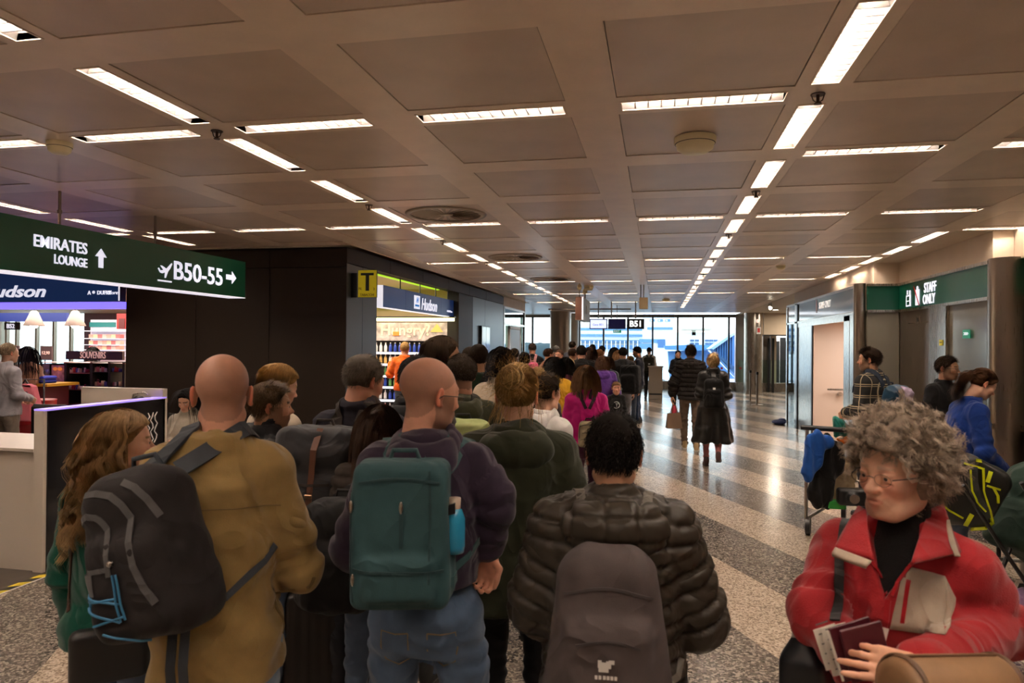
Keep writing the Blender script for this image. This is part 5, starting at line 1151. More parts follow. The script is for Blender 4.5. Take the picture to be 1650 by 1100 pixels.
    if len(V):
        N = vnorm(V, Q); zf = V[:, 2]; am = .0045*bt.get('fold', 1)
        fold = .5-1.3*np.abs(wob(V[:, 0], V[:, 1], V[:, 2], 20, seed+6))+np.sin(zf*95+3*wob(V[:, 0], V[:, 1], V[:, 2], 14, seed+5))*(np.exp(-((zf-.49)/.10)**2)*.9+np.exp(-((zf-.14)/.08)**2)*1.3+np.exp(-((zf-.80)/.06)**2)*.7+.15)
        V = V+N*(am*(fold+.8*wob(V[:, 0], V[:, 1], V[:, 2], 18, seed)))[:, None]
        me = npmesh('trousers', V, Q); m_ = bt.get('mat') or clothmat('trousers_%d_%d_%d' % tuple(int(c*999) for c in bt['col']), bt['col'], noise=.3 if bt['kind'] == 'jeans' else .12, nscale=7 if bt['kind'] == 'jeans' else 14)
        tr = link('trousers', me, P_, m_)
        if bt.get('pocket'):
            bv = BVHTree.FromPolygons([tuple(p) for p in V], [tuple(f_) for f_ in Q])
            for s_ in (-1, 1):
                pts = []; ns = []
                for x, z in ((.03, .905), (.07, .900), (.115, .905), (.12, .85), (.11, .80), (.072, .775), (.035, .80), (.03, .85), (.03, .905)):
                    hit = bv.ray_cast(Vector((s_*x, -.5, z)), Vector((0, 1, 0)))
                    if hit[0]: pts.append(hit[0]); ns.append(hit[1])
                if len(pts) > 3: MB().ribbon(pts, ns, .004, .0025).build('pocket_seam', mat('seam_thread', (.22, .16, .09), .8), tr)
            pts = []; ns = []
            for a_ in range(-10, 11):
                th = a_*.14; o_ = Vector((math.sin(th)*.6, -math.cos(th)*.6, .985)); hit = bv.ray_cast(o_, (Vector((0, 0, .985))-o_).normalized())
                if hit[0]: pts.append(hit[0]); ns.append(hit[1])
            if len(pts) > 3: MB().ribbon(pts, ns, .035, .003).build('waistband', m_, tr)
    # ---------------- shoes
    shm = mat('shoe_%d_%d_%d' % tuple(int(c*999) for c in shoes), shoes, .6); som = mat('shoe_sole_pale', (.6, .55, .48), .6) if sum(shoes) > .5 or bt.get('sole') else mat('shoe_sole_dark', (.05, .045, .04), .6)
    for i in (0, 1):
        a = np.array(legs[i][2]); fa = (-.12, .12)[i]; up_ = a[2]-.09
        toe = (bt.get('toe') or [0, 0])[i]
        F = Fld((-.07, -.12, -.12), (.07, .22, .09), max(h*.9, .013)); F.ell((0, -.035, -.045), (.036, .045, .045), .02); F.cone((0, -.03, .0), (0, -.02, .03), .042, .042, .03); F.ell((0, .04, -.055), (.038, .07, .034), .03); F.ell((0, .11, -.062), (.040, .055, .026), .02)
        F.half((0, 0, -1), .082); V, Q = F.mesh(); Rf = rotz(-fa)@rotx(toe); V = V@Rf.T+a
        if len(V): link('shoe', npmesh('shoe', V, Q), P_, shm)
        pr_ = [(-.03, -.07), (.03, -.07), (.042, 0), (.045, .09), (.03, .15), (0, .168), (-.03, .15), (-.045, .09), (-.042, 0)]
        b = MB(); b.M = Matrix.Translation(tuple(a)) @ Matrix(Rf.tolist()).to_4x4(); b.prism(pr_, -.09, -.068); b.build('sole', som, P_)
    # ---------------- top garment
    t = tp['t']; hem = tp['hem']; kd = tp['kind']
    lo = (-.52, -.40, max(hem-.03, .02)); hi = (.52, .50+max(lean, 0)*.7, 1.66)
    xs_ = [q[0] for a in arm for q in a]+[-.25, .25]; ysx = [q[1] for a in arm for q in a]+[-.25, .2]; zs_ = [q[2] for a in arm for q in a]
    lo = (min(xs_)-.12, min(min(ysx)-.12, -.30), min(hem-.03, min(zs_)-.12)); hi = (max(xs_)+.12, max(ysx)+.14, 1.66)
    F = Fld(lo, hi, h)
    flare = tp.get('flare', 0)
    prof = [(.84, whp*1.0, .125, -.01), (.92, whp, .128, -.012), (1.03, (.148 if g == 'm' else .130)*wide, .108, -.002), (1.18, (.152 if g == 'm' else .135)*wide, .117, 0), (1.30, wsh*.98, .125, -.004), (1.37, wsh*.97, .112, -.012), (1.42, wsh*.74, .085, -.022), (1.462, wsh*.48, .068, -.03), (1.50, .058, .058, -.03)]
    if g == 'f': prof[4] = (1.29, wsh*.98, .135, .008)
    pr2 = []
    for z, rx, ry, cy in prof:
        if z < hem: continue
        e = t*(1 if z < 1.45 else .5)+flare*max(1.0-z, 0); pr2.append((z, rx+e, ry*dp+e, cy+lean*max(z-.95, 0)))
    if hem < .84: z = hem; e = t+flare*(1-z); pr2.insert(0, (z, whp+e, .13*dp+e, -.01))
    elif hem > .84: z = hem; pr2.insert(0, (z, float(np.interp(z, [p[0] for p in prof], [p[1] for p in prof]))+t, float(np.interp(z, [p[0] for p in prof], [p[2] for p in prof]))*dp+t, lean*max(z-.95, 0)-.005))
    F.stack(pr2, .015, p=2.3)
    rs = [.064, .056, .040]; short = tp.get('sleeve') == 'short'
    for i in (0, 1):
        a = arm[i]; inner = sh[i]*np.array([.5, 1, 1])+np.array([0, 0, .004]); e = t*.85
        wr_ = lerp(a[1], a[2], .93 if not short else 0) if len(a) > 2 else a[-1]
        if tp.get('sleeveless'): continue
        F.cone(inner, a[0], .052+e, .056+e, .035); F.cone(L((0, -.03, 1.475)), sh[i]*np.array([.9, 1, 1]), .035+e*.7, .040+e, .05)
        if short: F.cone(a[0], lerp(a[0], a[1], .72), .062+e, .060+e*1.6, .03)
        else: F.chain([a[0], a[1], wr_], [.057+e, .049+e, .036+e*.8], .022)
    if tp.get('bust', g == 'f' and t < .05):
        for s_ in (-1, 1): F.ell(L((s_*.072, .095, 1.27)), (.066, .055, .06), .03)
    if tp.get('belly'): F.ell(L((0, .06, 1.08)), (.14, .12, .14), .05)
    nb_ = Rh@np.array([0, -.03, -.13])+hc
    if tp.get('collar', 'crew') == 'crew': F.torus(L((0, -.022, 1.487)), .062, .011+t*.2, .012, tilt=.30)
    elif tp['collar'] == 'stand': F.torus(L((0, -.022, 1.50)), .070, .016+t*.25, .02, tilt=.28, sz=2.4)
    elif tp['collar'] == 'shirt': F.torus(L((0, -.022, 1.50)), .069, .013, .012, tilt=.35, sz=2.6); F.torus(L((0, -.025, 1.478)), .083, .012, .01, tilt=.45, sz=1.5)
    elif tp['collar'] == 'turtle': F.torus(L((0, -.02, 1.52)), .055, .014, .01, tilt=.25, sz=2.6)
    if tp.get('hood'):
        hs_ = tp['hood']; hw, hd, hz = hs_ if isinstance(hs_, tuple) else (.125, .06, .085)
        G = Fld((-.24, -.30, 1.28), (.24, .16, 1.62), h); hy = -.105-t*.5
        G.ell(L((0, hy, 1.425)), (hw, hd, hz), .02); G.cone(L((-hw*.62, hy+.03, 1.455)), L((-.075, .045, 1.475)), .042, .024, .03); G.cone(L((hw*.62, hy+.03, 1.455)), L((.075, .045, 1.475)), .042, .024, .03)
        G.torus(L((0, -.03, 1.478)), .088, .030, .03, tilt=.45)
        G.ell(L((0, hy+.045, 1.53)), (hw*.52, hd*.62, hz*.75), .02, sub=True); G.cone(L((0, -.02, 1.40)), L((0, -.01, 1.7)), .062, .07, .01, sub=True)
        hV, hQ = G.mesh(); hV = relax(hV, hQ, 1, .45); hN = vnorm(hV, hQ)
        if kd == 'puffer':
            pp = ((hV[:, 0]+.03)/.105) % 1; g1 = np.minimum(pp, 1-pp)*.105; pz = ((hV[:, 2]-1.40)/.075) % 1; g2 = np.minimum(pz, 1-pz)*.075
            hV = hV+hN*(-.010*np.exp(-(g1/.008)**2)-.009*np.exp(-(g2/.008)**2)+.004*wob(hV[:, 0], hV[:, 1], hV[:, 2], 40, seed))[:, None]
        else: hV = hV+hN*(.006*wob(hV[:, 0], hV[:, 1], hV[:, 2], 22, seed)-.006*np.abs(wob(hV[:, 0], hV[:, 1], hV[:, 2], 30, seed+3)))[:, None]
        hood_me = npmesh('hood', hV, hQ)
    F.cone(L((0, -.02, 1.50)), Rh@np.array([0, -.02, -.02])+hc, .047, .05, .008, sub=True)
    F.half((0, 0, -1), -hem)
    if tp.get('vcut'):
        z0_, sl_, x0_ = tp['vcut']; x, y, z = np.meshgrid(*F.ax, indexing='ij', sparse=True)
        wd = np.clip((z-z0_)*sl_, 0, .105); rem = np.maximum(np.abs(x-x0_)-wd, .03-y); F.f = np.maximum(F.f, (-rem*.8).astype(np.float32))
        G = Fld((-.2, -.16, 1.08), (.2, .22, 1.60), h); G.stack([(zz_, rx*.96, ry+t*.15, cy) for zz_, rx, ry, cy in prof if zz_ > 1.1 and zz_ < 1.48]+[(1.495, .06, .06, -.025)], .02)
        for s_ in (-1, 1): G.ell((s_*.068, .088, 1.26), (.06, .05, .055), .03)
        G.cone((0, -.02, 1.46), Rh@np.array([0, -.022, -.098])+hc, .066, .056, .02); gV, gQ = G.mesh(); gV = relax(gV, gQ, 1); link('turtleneck', npmesh('turtleneck', gV, gQ), P_, clothmat('black_knit', (.010, .009, .009), .95, weave=260, bump=.6))
    V, Q = F.mesh(); V = relax(V, Q, 1, .45); N = vnorm(V, Q)
    ad = []
    for i in (0, 1): ad.append(poldist(V, arm[i]))
    onarm = [(d < .075+t+.01) & (arc > .05) for d, arc in ad]; anyarm = onarm[0] | onarm[1]; arc = np.where(ad[0][0] < ad[1][0], ad[0][1], ad[1][1]); L1 = [np.linalg.norm(a[1]-a[0]) for a in arm]
    La = np.where(ad[0][0] < ad[1][0], L1[0], L1[1])
    if kd == 'puffer':
        per = tp.get('period', .062); hoodm = (V[:, 2] > 1.44) & (np.abs(V[:, 0]) < .16)
        sc1 = np.where(anyarm, arc*.97+.02, V[:, 2]+.35*np.abs(V[:, 0])*0); jit = .006*wob(V[:, 0], V[:, 1], V[:, 2], 22, seed)
        ph = ((sc1+jit)/per) % 1; gr = np.minimum(ph, 1-ph)*per; amp = tp.get('amp', .011)
        d = -amp*np.exp(-(gr/.0085)**2)+amp*.35*np.sin(ph*np.pi)
        d = np.where(hoodm & ~anyarm & bool(tp.get('hood')), -amp*.6*np.exp(-(((V[:, 0]/.055+.5) % 1-.5)*.055/.006)**2*.5)*0-amp*np.exp(-(((V[:, 2]-1.44)/.055 % 1-.5)*.055/.007)**2), d)
        V = V+N*d[:, None]; V = V+N*(.0035*np.sin(wob(V[:, 0], V[:, 1], V[:, 2], 45, seed+2)*5+np.arctan2(V[:, 1], V[:, 0])*30)*(np.exp(-(gr/.02)**2)))[:, None]
    am = tp.get('fold', .006)
    f1 = np.sin((arc-La)*62+2.5*wob(V[:, 0], V[:, 1], V[:, 2], 12, seed+1))*np.exp(-((arc-La)/.11)**2)
    f2 = np.sin(V[:, 2]*46+V[:, 0]*22*np.sign(V[:, 0])+2.8*wob(V[:, 0], V[:, 1], V[:, 2], 9, seed+3))*(.35+.6*np.exp(-((V[:, 2]-hem-.12)/.14)**2))
    if hem < .7: az_ = np.arctan2(V[:, 0], -V[:, 1]); f2 = np.where(V[:, 2] < 1.0, 2.2*np.sin(az_*9+1.5*wob(V[:, 0], V[:, 1], V[:, 2]*.3, 8, seed))*np.clip((1.05-V[:, 2])*2, 0, 1), f2)
    f3 = wob(V[:, 0], V[:, 1], V[:, 2], 15, seed)+.9*(.45-np.abs(wob(V[:, 0], V[:, 1], V[:, 2], 17, seed+7)))*2-.45*(np.abs(wob(V[:, 0], V[:, 1], V[:, 2], 34, seed+8)))
    V = V+N*(am*np.where(anyarm, f1*1.2+.5*f3, f2*.7+.7*f3))[:, None]
    me = npmesh(tp.get('name', kd), V, Q)
    m_ = tp.get('mat') or clothmat('%s_%d_%d_%d' % ((kd,)+tuple(int(c*999) for c in tp['col'])), tp['col'], tp.get('rough', .9), sheen=0 if kd == 'puffer' else .2, weave=0 if kd == 'puffer' else tp.get('weave', 700), bump=.15 if kd == 'puffer' else .35, crease=tp.get('crease', .7 if kd == 'puffer' else 1))
    gar = link(tp.get('name', {'puffer': 'puffer_jacket'}.get(kd, kd)), me, P_, m_)
    if tp.get('hood'): link('hood', hood_me, P_, m_)
    P_bvh = BVHTree.FromPolygons([tuple(p) for p in V], [tuple(f_) for f_ in Q])
    # cuffs and hem band
    for i in (0, 1):
        if short or tp.get('sleeveless') or h > .013: continue
        a, b = arm[i][-2], arm[i][-1]; d_ = nrm(b-a); c0 = lerp(a, b, .90); MB().cyl(tuple(c0-d_*.012), tuple(c0+d_*.022), .037+t*.75, .034+t*.6, n=20).build('cuff', m_, gar)
    # ---------------- hair
    if hair and hair.get('style') not in (None, 'bald'):
        st_ = hair['style']; hcol = hair['col']; hm = hairmat(hcol, hair.get('isl', .3)); nst = int(hair.get('n', {True: 1800, False: 600}[h < .0125])*(1 if h < .0125 else .42)); rad = hair.get('rad', .0011 if h < .0125 else .0022)
        hp = []
        th = hair.get('thick', {'short': .012, 'crop': .006, 'bun': .014, 'long': .016, 'bob': .02, 'curly': .05, 'tail': .014, 'afro': .03}.get(st_, .012))
        F = Fld((-.16, -.19, -.13), (.16, .17, .21), max(hh, .006))
        F.ell((0, -.010, .045), (.079+th*.55, .099+th*.6, .086+th*.75), .01)
        if st_ in ('long', 'bob'): F.ell((0, -.045, -.04), (.085+th*.4, .06+th, .09), .03)
        if st_ == 'curly': F.ell((0, -.025, .05), (.093, .106, .094), .03); [F.ell((s_*.074, -.03, .0), (.026, .045, .045), .03) for s_ in (-1, 1)]
        ysx, zsx = [-.14, -.08, -.05, -.018, .002, .02, .045, .068, .085, .13], [-.088, -.075, -.062, -.04, .0, .014, .036, .062, .082, .09]
        x, y, z = np.meshgrid(*F.ax, indexing='ij', sparse=True)
        low = {'long': -.14, 'bob': -.13, 'curly': -.05}.get(st_)
        if hair.get('recede'): zsx = [-.088, -.075, -.062, -.04, .0, .02, .06, .10, .12, .13]
        zl = np.interp(y, ysx, zsx)
        if low is not None: zl = np.where(y < (.015 if not hair.get('open') else -.02), low, zl)
        F.f = np.maximum(F.f, ((zl-z)*.7).astype(np.float32))
        F.noise(.004 if st_ != 'curly' else .010, 70 if st_ != 'curly' else 55, seed)
        v, q = F.mesh(); v = relax(v, q, 1, .4)
        if st_ == 'crop': pass
        cap_v = place(v*headscale, Rh, hc); coll = [(np.array([0, -.010, .045]), np.array([.083, .103, .091]))]
        Pn, nn = scalp_pts(nst, st_, seed)
        if hair.get('recede'): m = Pn[:, 2] > np.interp(Pn[:, 1], [-.1, 0, .02, .045, .07], [-.1, 0, .02, .06, .11]); Pn, nn = Pn[m], nn[m]
        if st_ in ('short', 'crop', 'bald_rim'):
            fl_ = np.array([0, .75, -.1]) if hair.get('fwd', 1) else np.array([0, -.8, .1])
            back = Pn[:, 1] < -.03; d = nn*.55+fl_; d[back] = nn[back]*.35+np.array([0, -.1, -.9]); side = np.abs(Pn[:, 0]) > .06; d[side] = nn[side]*.3+np.array([0, .1, -.9])
            d += .25*np.random.default_rng(seed).normal(size=d.shape); d /= np.linalg.norm(d, axis=1)[:, None]
            ln = hair.get('len', .028); v2, q2 = strands(Pn, d, 4, ln/4, rad, .12, grav=.05, seed=seed, coll=coll, curl=hair.get('curl', 0), wfr=220)
            sv = place(v2*headscale, Rh, hc); hp.append((sv, q2))
        elif st_ == 'curly':
            d = nn+.5*np.random.default_rng(seed).normal(size=nn.shape); d /= np.linalg.norm(d, axis=1)[:, None]
            P2 = Pn+nn*.006; v2, q2 = strands(P2, d, 9, .0066, rad, .18, grav=.05, seed=seed, coll=coll, curl=.0085, wfr=180, clump=900, conv=.5); hp.append((place(v2*headscale, Rh, hc), q2))
        elif st_ in ('long', 'bob', 'tail', 'bun'):
            Pn2 = Pn; part = hair.get('part', .01); tgt = None
            rr_ = np.random.default_rng(seed)
            if st_ in ('long', 'bob'):
                dn = np.array([0, -.35, -1.])-nn*(nn@np.array([0, -.35, -1.]))[:, None]; d = dn*.8+np.stack([np.sign(Pn[:, 0]-part)*(.75*np.clip(nn[:, 2], 0, 1)), -.25*np.clip(nn[:, 2], 0, 1), 0*nn[:, 2]], 1)+.15*nn+.10*rr_.normal(size=Pn.shape); d /= np.linalg.norm(d, axis=1)[:, None]
                ln = hair.get('len', .42 if st_ == 'long' else .2); k_ = 14 if h < .0125 else 8; fallb = [(np.array([0, -.03, .03]), np.array([.088+th*.4, .102+th*.5, .105])), (np.array([0, -.035, -.06]), np.array([.072, .07, .08]))]
                torso = [(Rh.T@(np.array([0, -.01, 1.28])+0*hc-hc)+0, np.array([wsh*1.02+t*.6, .15+t, .22]))]
                root = Pn+nn*(th*.8); root[:, 1] = np.minimum(root[:, 1], .1)
                v2, q2 = strands(root, d, k_, ln/k_, rad*1.25, .03, grav=.42, seed=seed, coll=fallb+torso, wave=hair.get('wave', .0), wfr=hair.get('wfr', 55), lenv=.15, clump=hair.get('clump', 110), conv=.38, gd=Rh.T@np.array([0, 0, -1.]))
                # keep hair out of the face
                vv = v2.copy(); m = (vv[:, 1] > .045) & (np.abs(vv[:, 0]) < .078) & (vv[:, 2] < .07); vv[m, 0] = np.sign(vv[m, 0]+1e-6)*(.078+.004*rr_.random(m.sum())); vv[m, 1] = np.minimum(vv[m, 1], .06)
                
                if hair.get('open'): m = vv[:, 2] < .075; vv[m, 1] = np.minimum(vv[m, 1], .004+.01*rr_.random(m.sum()))
                hp.append((place(vv*headscale, Rh, hc), q2))
            else:
                knot = np.array(hair.get('knot', (0, -.105, .055) if st_ == 'bun' else (0, -.112, .03)))
                d = (knot-Pn); d /= np.linalg.norm(d, axis=1)[:, None]; d = d+.25*nn; d /= np.linalg.norm(d, axis=1)[:, None]
                N_ = len(Pn); k_ = 9; T = []
                for i in range(k_+1):
                    u = i/k_; p = Pn*(1-u)+knot*u; qn = (p-np.array([0, -.010, .045]))/np.array([.083, .103, .092]); l = np.linalg.norm(qn, axis=1); p = np.where((l < 1)[:, None], np.array([0, -.010, .045])+qn/l[:, None]*np.array([.083, .103, .092]), p); T.append(p+nn*.003*math.sin(u*3.1))
                T = np.stack(T, 1)+.0025*rr_.normal(size=(N_, 1, 3)); w = rad*1.1; A = np.cross(np.diff(T, axis=1, append=T[:, -1:]), [.3, .5, .8]); A /= np.linalg.norm(A, axis=2)[..., None]+1e-9; Bv = np.cross(A, [.2, .1, .9]); Bv /= np.linalg.norm(Bv, axis=2)[..., None]+1e-9
                Vt = np.stack([T-w*1.3*A, T+w*1.3*A], 2); base = np.arange(N_)[:, None]*((k_+1)*2)+np.arange(k_)[None, :]*2
                Qt = np.stack([base, base+1, base+3, base+2], -1).reshape(-1, 4); hp.append((place(Vt.reshape(-1, 3)*headscale, Rh, hc), Qt))
                if st_ == 'tail':
                    r2 = knot+.014*rr_.normal(size=(N_//2, 3)); dd = np.tile(nrm(hair.get('taildir', (0, -.8, .15))), (N_//2, 1))+.22*rr_.normal(size=(N_//2, 3)); dd /= np.linalg.norm(dd, axis=1)[:, None]
                    v2, q2 = strands(r2, dd, 12, hair.get('len', .27)/12, rad*1.3, .03, grav=.26, seed=seed, coll=coll, wave=.004, wfr=50, gd=Rh.T@np.array([0, 0, -1.])); hp.append((place(v2*headscale, Rh, hc), q2))
                else:
                    for kk_ in range(200 if h < .0125 else 60):
                        th_ = rr_.uniform(0, 6.28); R1 = hair.get('bunr', .034)*rr_.uniform(.55, 1.1); ax_ = nrm(rr_.normal(size=3)*.35+np.array([0, -1, .4])); e1 = nrm(np.cross(ax_, [0, 0, 1])); e2 = np.cross(ax_, e1); off = rr_.normal(size=3)*.007
                        pts = [knot+off+np.array([0, -.014, 0])+R1*(math.cos(th_+u*.75)*e1+math.sin(th_+u*.75)*e2) for u in range(7)]
                        b = MB().tube(pts, [rad*1.6]*7, 3); hp.append((np.array(b.v), np.array([f_ for f_ in b.f if len(f_) == 4])) if False else (place(np.array(b.v)*headscale, Rh, hc), np.array([f_ for f_ in b.f if len(f_) == 4])))
                    nl = 160; r3, n3 = scalp_pts(nl, 'x', seed+9); m = (r3[:, 2] < .02); r3 = r3[m]; n3 = n3[m]
                    v2, q2 = strands(r3+n3*.003, n3*.5+np.array([0, -.1, -.7]), 8, .016, rad, .1, grav=.2, seed=seed, coll=coll); hp.append((place(v2*headscale, Rh, hc), q2))
        me = npmesh('hair', *merge([(cap_v, q)]+hp)); hr_ = link('hair', me, P_, hm)
        me.materials.append(mat('hair_cap_%d_%d_%d' % tuple(int(c*1000) for c in hcol), tuple(c*.75 for c in hcol), .85, spec=.1, noise=.3, nscale=60))
        mi = np.zeros(len(me.polygons), np.int32); mi[:len(q)] = 1; me.polygons.foreach_set('material_index', mi)
        if hair.get('flyaway'):
            Pn, nn = scalp_pts(240, st_, seed+4); v2, q2 = strands(Pn+nn*.01, nn+.4*rng.normal(size=nn.shape), 7, hair['flyaway']/7, rad*.6, .2, grav=.05, seed=seed+1, curl=.006, wfr=200); link('loose_hair', npmesh('loose_hair', place(v2, Rh, hc), q2), P_, hm)
    # ---------------- glasses
    if glasses:
        gm = mat('glasses_frame', (.03, .02, .02), .3); b = MB(); Tt = lambda p: tuple(Rh@np.array(p)*headscale+hc)
        for s_ in (-1, 1):
            c = np.array([s_*.033, .108, .002]); b.tube([Tt(c+np.array([.024*math.cos(u*.524), -.002*abs(math.cos(u*.524)), .015*math.sin(u*.524)])) for u in range(13)], .0007, 6)
            b.tube([Tt((s_*.057, .103, .006)), Tt((s_*.078, .06, .008)), Tt((s_*.084, .0, .008)), Tt((s_*.083, -.02, -.005))], .0016, 6)
        b.tube([Tt((-.010, .109, .006)), Tt((0, .112, .009)), Tt((.010, .109, .006))], .0013, 6)
        go = b.build('glasses', gm, P_); lb = MB()
        for s_ in (-1, 1): lb.add([Tt((s_*.033+.023*math.cos(u*.524), .1075, .002+.016*math.sin(u*.524))) for u in range(12)], [tuple(range(12))])
        lb.build('lens', glassmat('glasses_lens', (.93, .92, .9), .03), go)
    return dict(root=P_, bvh=P_bvh, L=L, hc=hc, Rh=Rh, arm=arm, gar=gar, hem=hem, t=t, s=sc_, body=body, mat=m_, V=V)
# ============================================================ PEOPLE AND THEIR BAGS
def va(x): return YAW-math.atan((x-825)/FPX)
def spot(x, ytop, D): p = atd(x, ytop, D); return (p.x, p.y), p.z
def loc(pos, yaw, hgt, x, y, D):
    w = np.array(atd(x, y, D)); v = w-np.array([pos[0], pos[1], 0]); return tuple((rotz(-yaw)@v)/(hgt/1.75))
def bag_on(P, label, cat='backpack', name='backpack', group=None):
    r = P['root']; t = thing(name, label, cat, r.location.copy(), r.rotation_euler.z, group); t.scale = r.scale; return t
def surf(bvh, o, d):
    h_ = bvh.ray_cast(Vector(o), Vector(d).normalized()); return (h_[0], h_[1]) if h_[0] else (None, None)
def over_shoulder(P, x0, x1, yback, ztop, zend, w, m, t, name='strap', th=.009, a0=-1.15, a1=1.9, n=20, front=True, start=None):
    pts, ns = [], []
    for i in range(n):
        u = i/(n-1); x = x0+(x1-x0)*min(u*1.6, 1); a = a0+(a1-a0)*u; c = Vector(P['L']((x*.9, -.01, 1.33))); d = Vector(((x-x*.9)*1.2, math.sin(a), math.cos(a)))
        p, nn = surf(P['bvh'], c+d*.6, -d)
        if p is None: continue
        if nn.dot(d) < 0: nn = -nn
        pts.append(p+nn*.003); ns.append(nn)
    if start is not None: pts.insert(0, Vector(start)); ns.insert(0, Vector((0, -1, .6)))
    if len(pts) > 2:
        # smooth
        for _ in range(3): pts = [pts[0]]+[(pts[i-1]+pts[i]*2+pts[i+1])/4 for i in range(1, len(pts)-1)]+[pts[-1]]
        MB().ribbon(pts, ns, w, th).build(name, m, t)
    return pts
def backpack(P, label, col, w=.30, hgt=.46, d=.16, zt=1.40, x=0, m=None, col2=None, pocket=True, straps=True, strapw=.055, strapc=None, taper=.06, rad=.06, yaw=0, roll=0, ydrop=0, h=None, fold=.004, extra=None, name='backpack', strapx=(.055, .115), zips=True, off=.0, handle=True, front=.30, a0=-1.15):
    t = bag_on(P, label, name=name); Lf = P['L']; h = h or .012
    m = m or clothmat('pack_%d_%d_%d' % tuple(int(c*999) for c in col), col, .75, sheen=.05, weave=500)
    mc = clothmat('pack_%d_%d_%d' % tuple(int(c*999) for c in (strapc or col)), strapc or col, .75, sheen=.05, weave=500)
    zc = zt-hgt/2; p, _ = surf(P['bvh'], (x*.6, -1, zc+.05), (0, 1, 0)); yb = (p.y if p else -.15); p2, _ = surf(P['bvh'], (x*.6, -1, zt-.04), (0, 1, 0)); 
    if p2: yb = min(yb, p2.y+.03)
    yc = yb-d/2+.012-off; M = rotz(yaw)@roty(roll); c = np.array([x, yc, zc])
    F = Fld((x-w*.8-.05, yc-d*1.2-.08, zt-hgt-.10), (x+w*.8+.05, yc+d+.06, zt+.07), h)
    F.rbox(c, (w/2, d/2, hgt/2), rad, .01, M=M, taper=taper)
    if pocket: F.rbox(c+M@np.array([0, -d*.42, -hgt*.14]), (w*.40, d*.28, hgt*.32), rad*.75, .012, M=M, taper=.05)
    if extra and 'field' in extra: extra['field'](F, c, M)
    V, Q = F.mesh(); V = relax(V, Q, 2, .5); N = vnorm(V, Q); s_ = sum(map(ord, label)) % 999
    V = V+N*(fold*(wob(V[:, 0], V[:, 1], V[:, 2], 20, s_)-.8*np.abs(wob(V[:, 0], V[:, 1], V[:, 2], 26, s_+1))))[:, None]
    link('pack_body', npmesh('pack_body', V, Q), t, m); bv = BVHTree.FromPolygons([tuple(q) for q in V], [tuple(f) for f in Q])
    def on(u, v, out=.0015):     # u,v in -1..1 over the back face
        o = c+M@np.array([u*w/2, -.6, v*hgt/2]); dd = M@np.array([0, 1, 0]); a, n_ = surf(bv, o, dd)
        return (a+n_*out, n_) if a is not None else (None, None)
    def line(uv, wd, mm, nm, th=.003):
        pp, nn = [], []
        for u, v in uv:
            a, n_ = on(u, v)
            if a is not None: pp.append(a); nn.append(n_)
        if len(pp) > 2: return MB().ribbon(pp, nn, wd, th).build(nm, mm, t)
    mz = mat('zip_dark', (.012, .012, .013), .5)
    if zips:
        line([(-.86+.0*i, -.3+i*.1) for i in range(9)]+[(-.82+i*.164, .62+.14*math.sin(math.pi*i/10)) for i in range(11)]+[(.86, .5-i*.1) for i in range(9)], .007, mz, 'zip')
        if pocket: line([(-.6+i*.12, .12+.05*math.sin(math.pi*i/10)) for i in range(11)], .006, mz, 'zip')
    ctx = dict(t=t, c=c, M=M, on=on, line=line, m=m, mc=mc, w=w, d=d, hgt=hgt, bv=bv, yb=yb)
    if handle:
        tp_ = c+M@np.array([0, d*.25, hgt/2]); MB().tube([tp_+M@np.array([-.045, 0, -.012]), tp_+M@np.array([-.035, -.005, .022]), tp_+M@np.array([.035, -.005, .022]), tp_+M@np.array([.045, 0, -.012])], .0075, 8).build('handle', mc, t)
    if straps:
        for s in ((-1, 1) if straps is True else straps):
            st_ = c+M@np.array([s*w*.20, d*.5-.01, hgt*.42])
            over_shoulder(P, s*strapx[0]+x*.0, s*strapx[1], yb, zt, 1.1, strapw, mc, t, start=st_, a0=a0)
            # lower webbing from the pack to below the arm
            q0 = Vector(c+M@np.array([s*w*.42, d*.40, -hgt*.40])); pp, nn = [q0], [Vector((s, -.4, 0))]
            for u in range(1, 7):
                a = .45+u*.28; z = q0.z+.03*u; cc = Vector(Lf((0, 0, z))); dd = Vector((s*math.sin(a), -math.cos(a), 0)); a_, n_ = surf(P['bvh'], cc+dd*.5, -dd)
                if a_ is not None and abs(a_.x) < .24: pp.append(a_+n_*.003); nn.append(n_)
            if len(pp) > 2: MB().ribbon(pp, nn, .022, .003).build('webbing', mc, t)
    if extra and 'parts' in extra: extra['parts'](ctx)
    return ctx
def disp_patch(ctx, u0, u1, v0, v1, m, name, n=8, th=.004):
    vs, fs = [], []
    for j in range(n+1):
        for i in range(n+1):
            a, nn = ctx['on'](u0+(u1-u0)*i/n, v0+(v1-v0)*j/n, th)
            if a is None: return
            vs.append(tuple(a))
    fs = [(j*(n+1)+i, j*(n+1)+i+1, (j+1)*(n+1)+i+1, (j+1)*(n+1)+i) for j in range(n) for i in range(n)]
    return MB().add(vs, fs, True).build(name, m, ctx['t'])
N1 = dict(h=.008, hh=.0042); N2 = dict(h=.0115, hh=.0068); N3 = dict(h=.0175, hh=.0095); N4 = dict(h=.025, hh=.0135)
BLK = (.012, .011, .011); NAVY = (.016, .014, .026); JEAN = (.10, .15, .23); DJ = (.03, .045, .08)
HB_ = (.030, .018, .011); HBK = (.010, .008, .007); HBL = (.40, .25, .11); HGR = (.16, .12, .09)
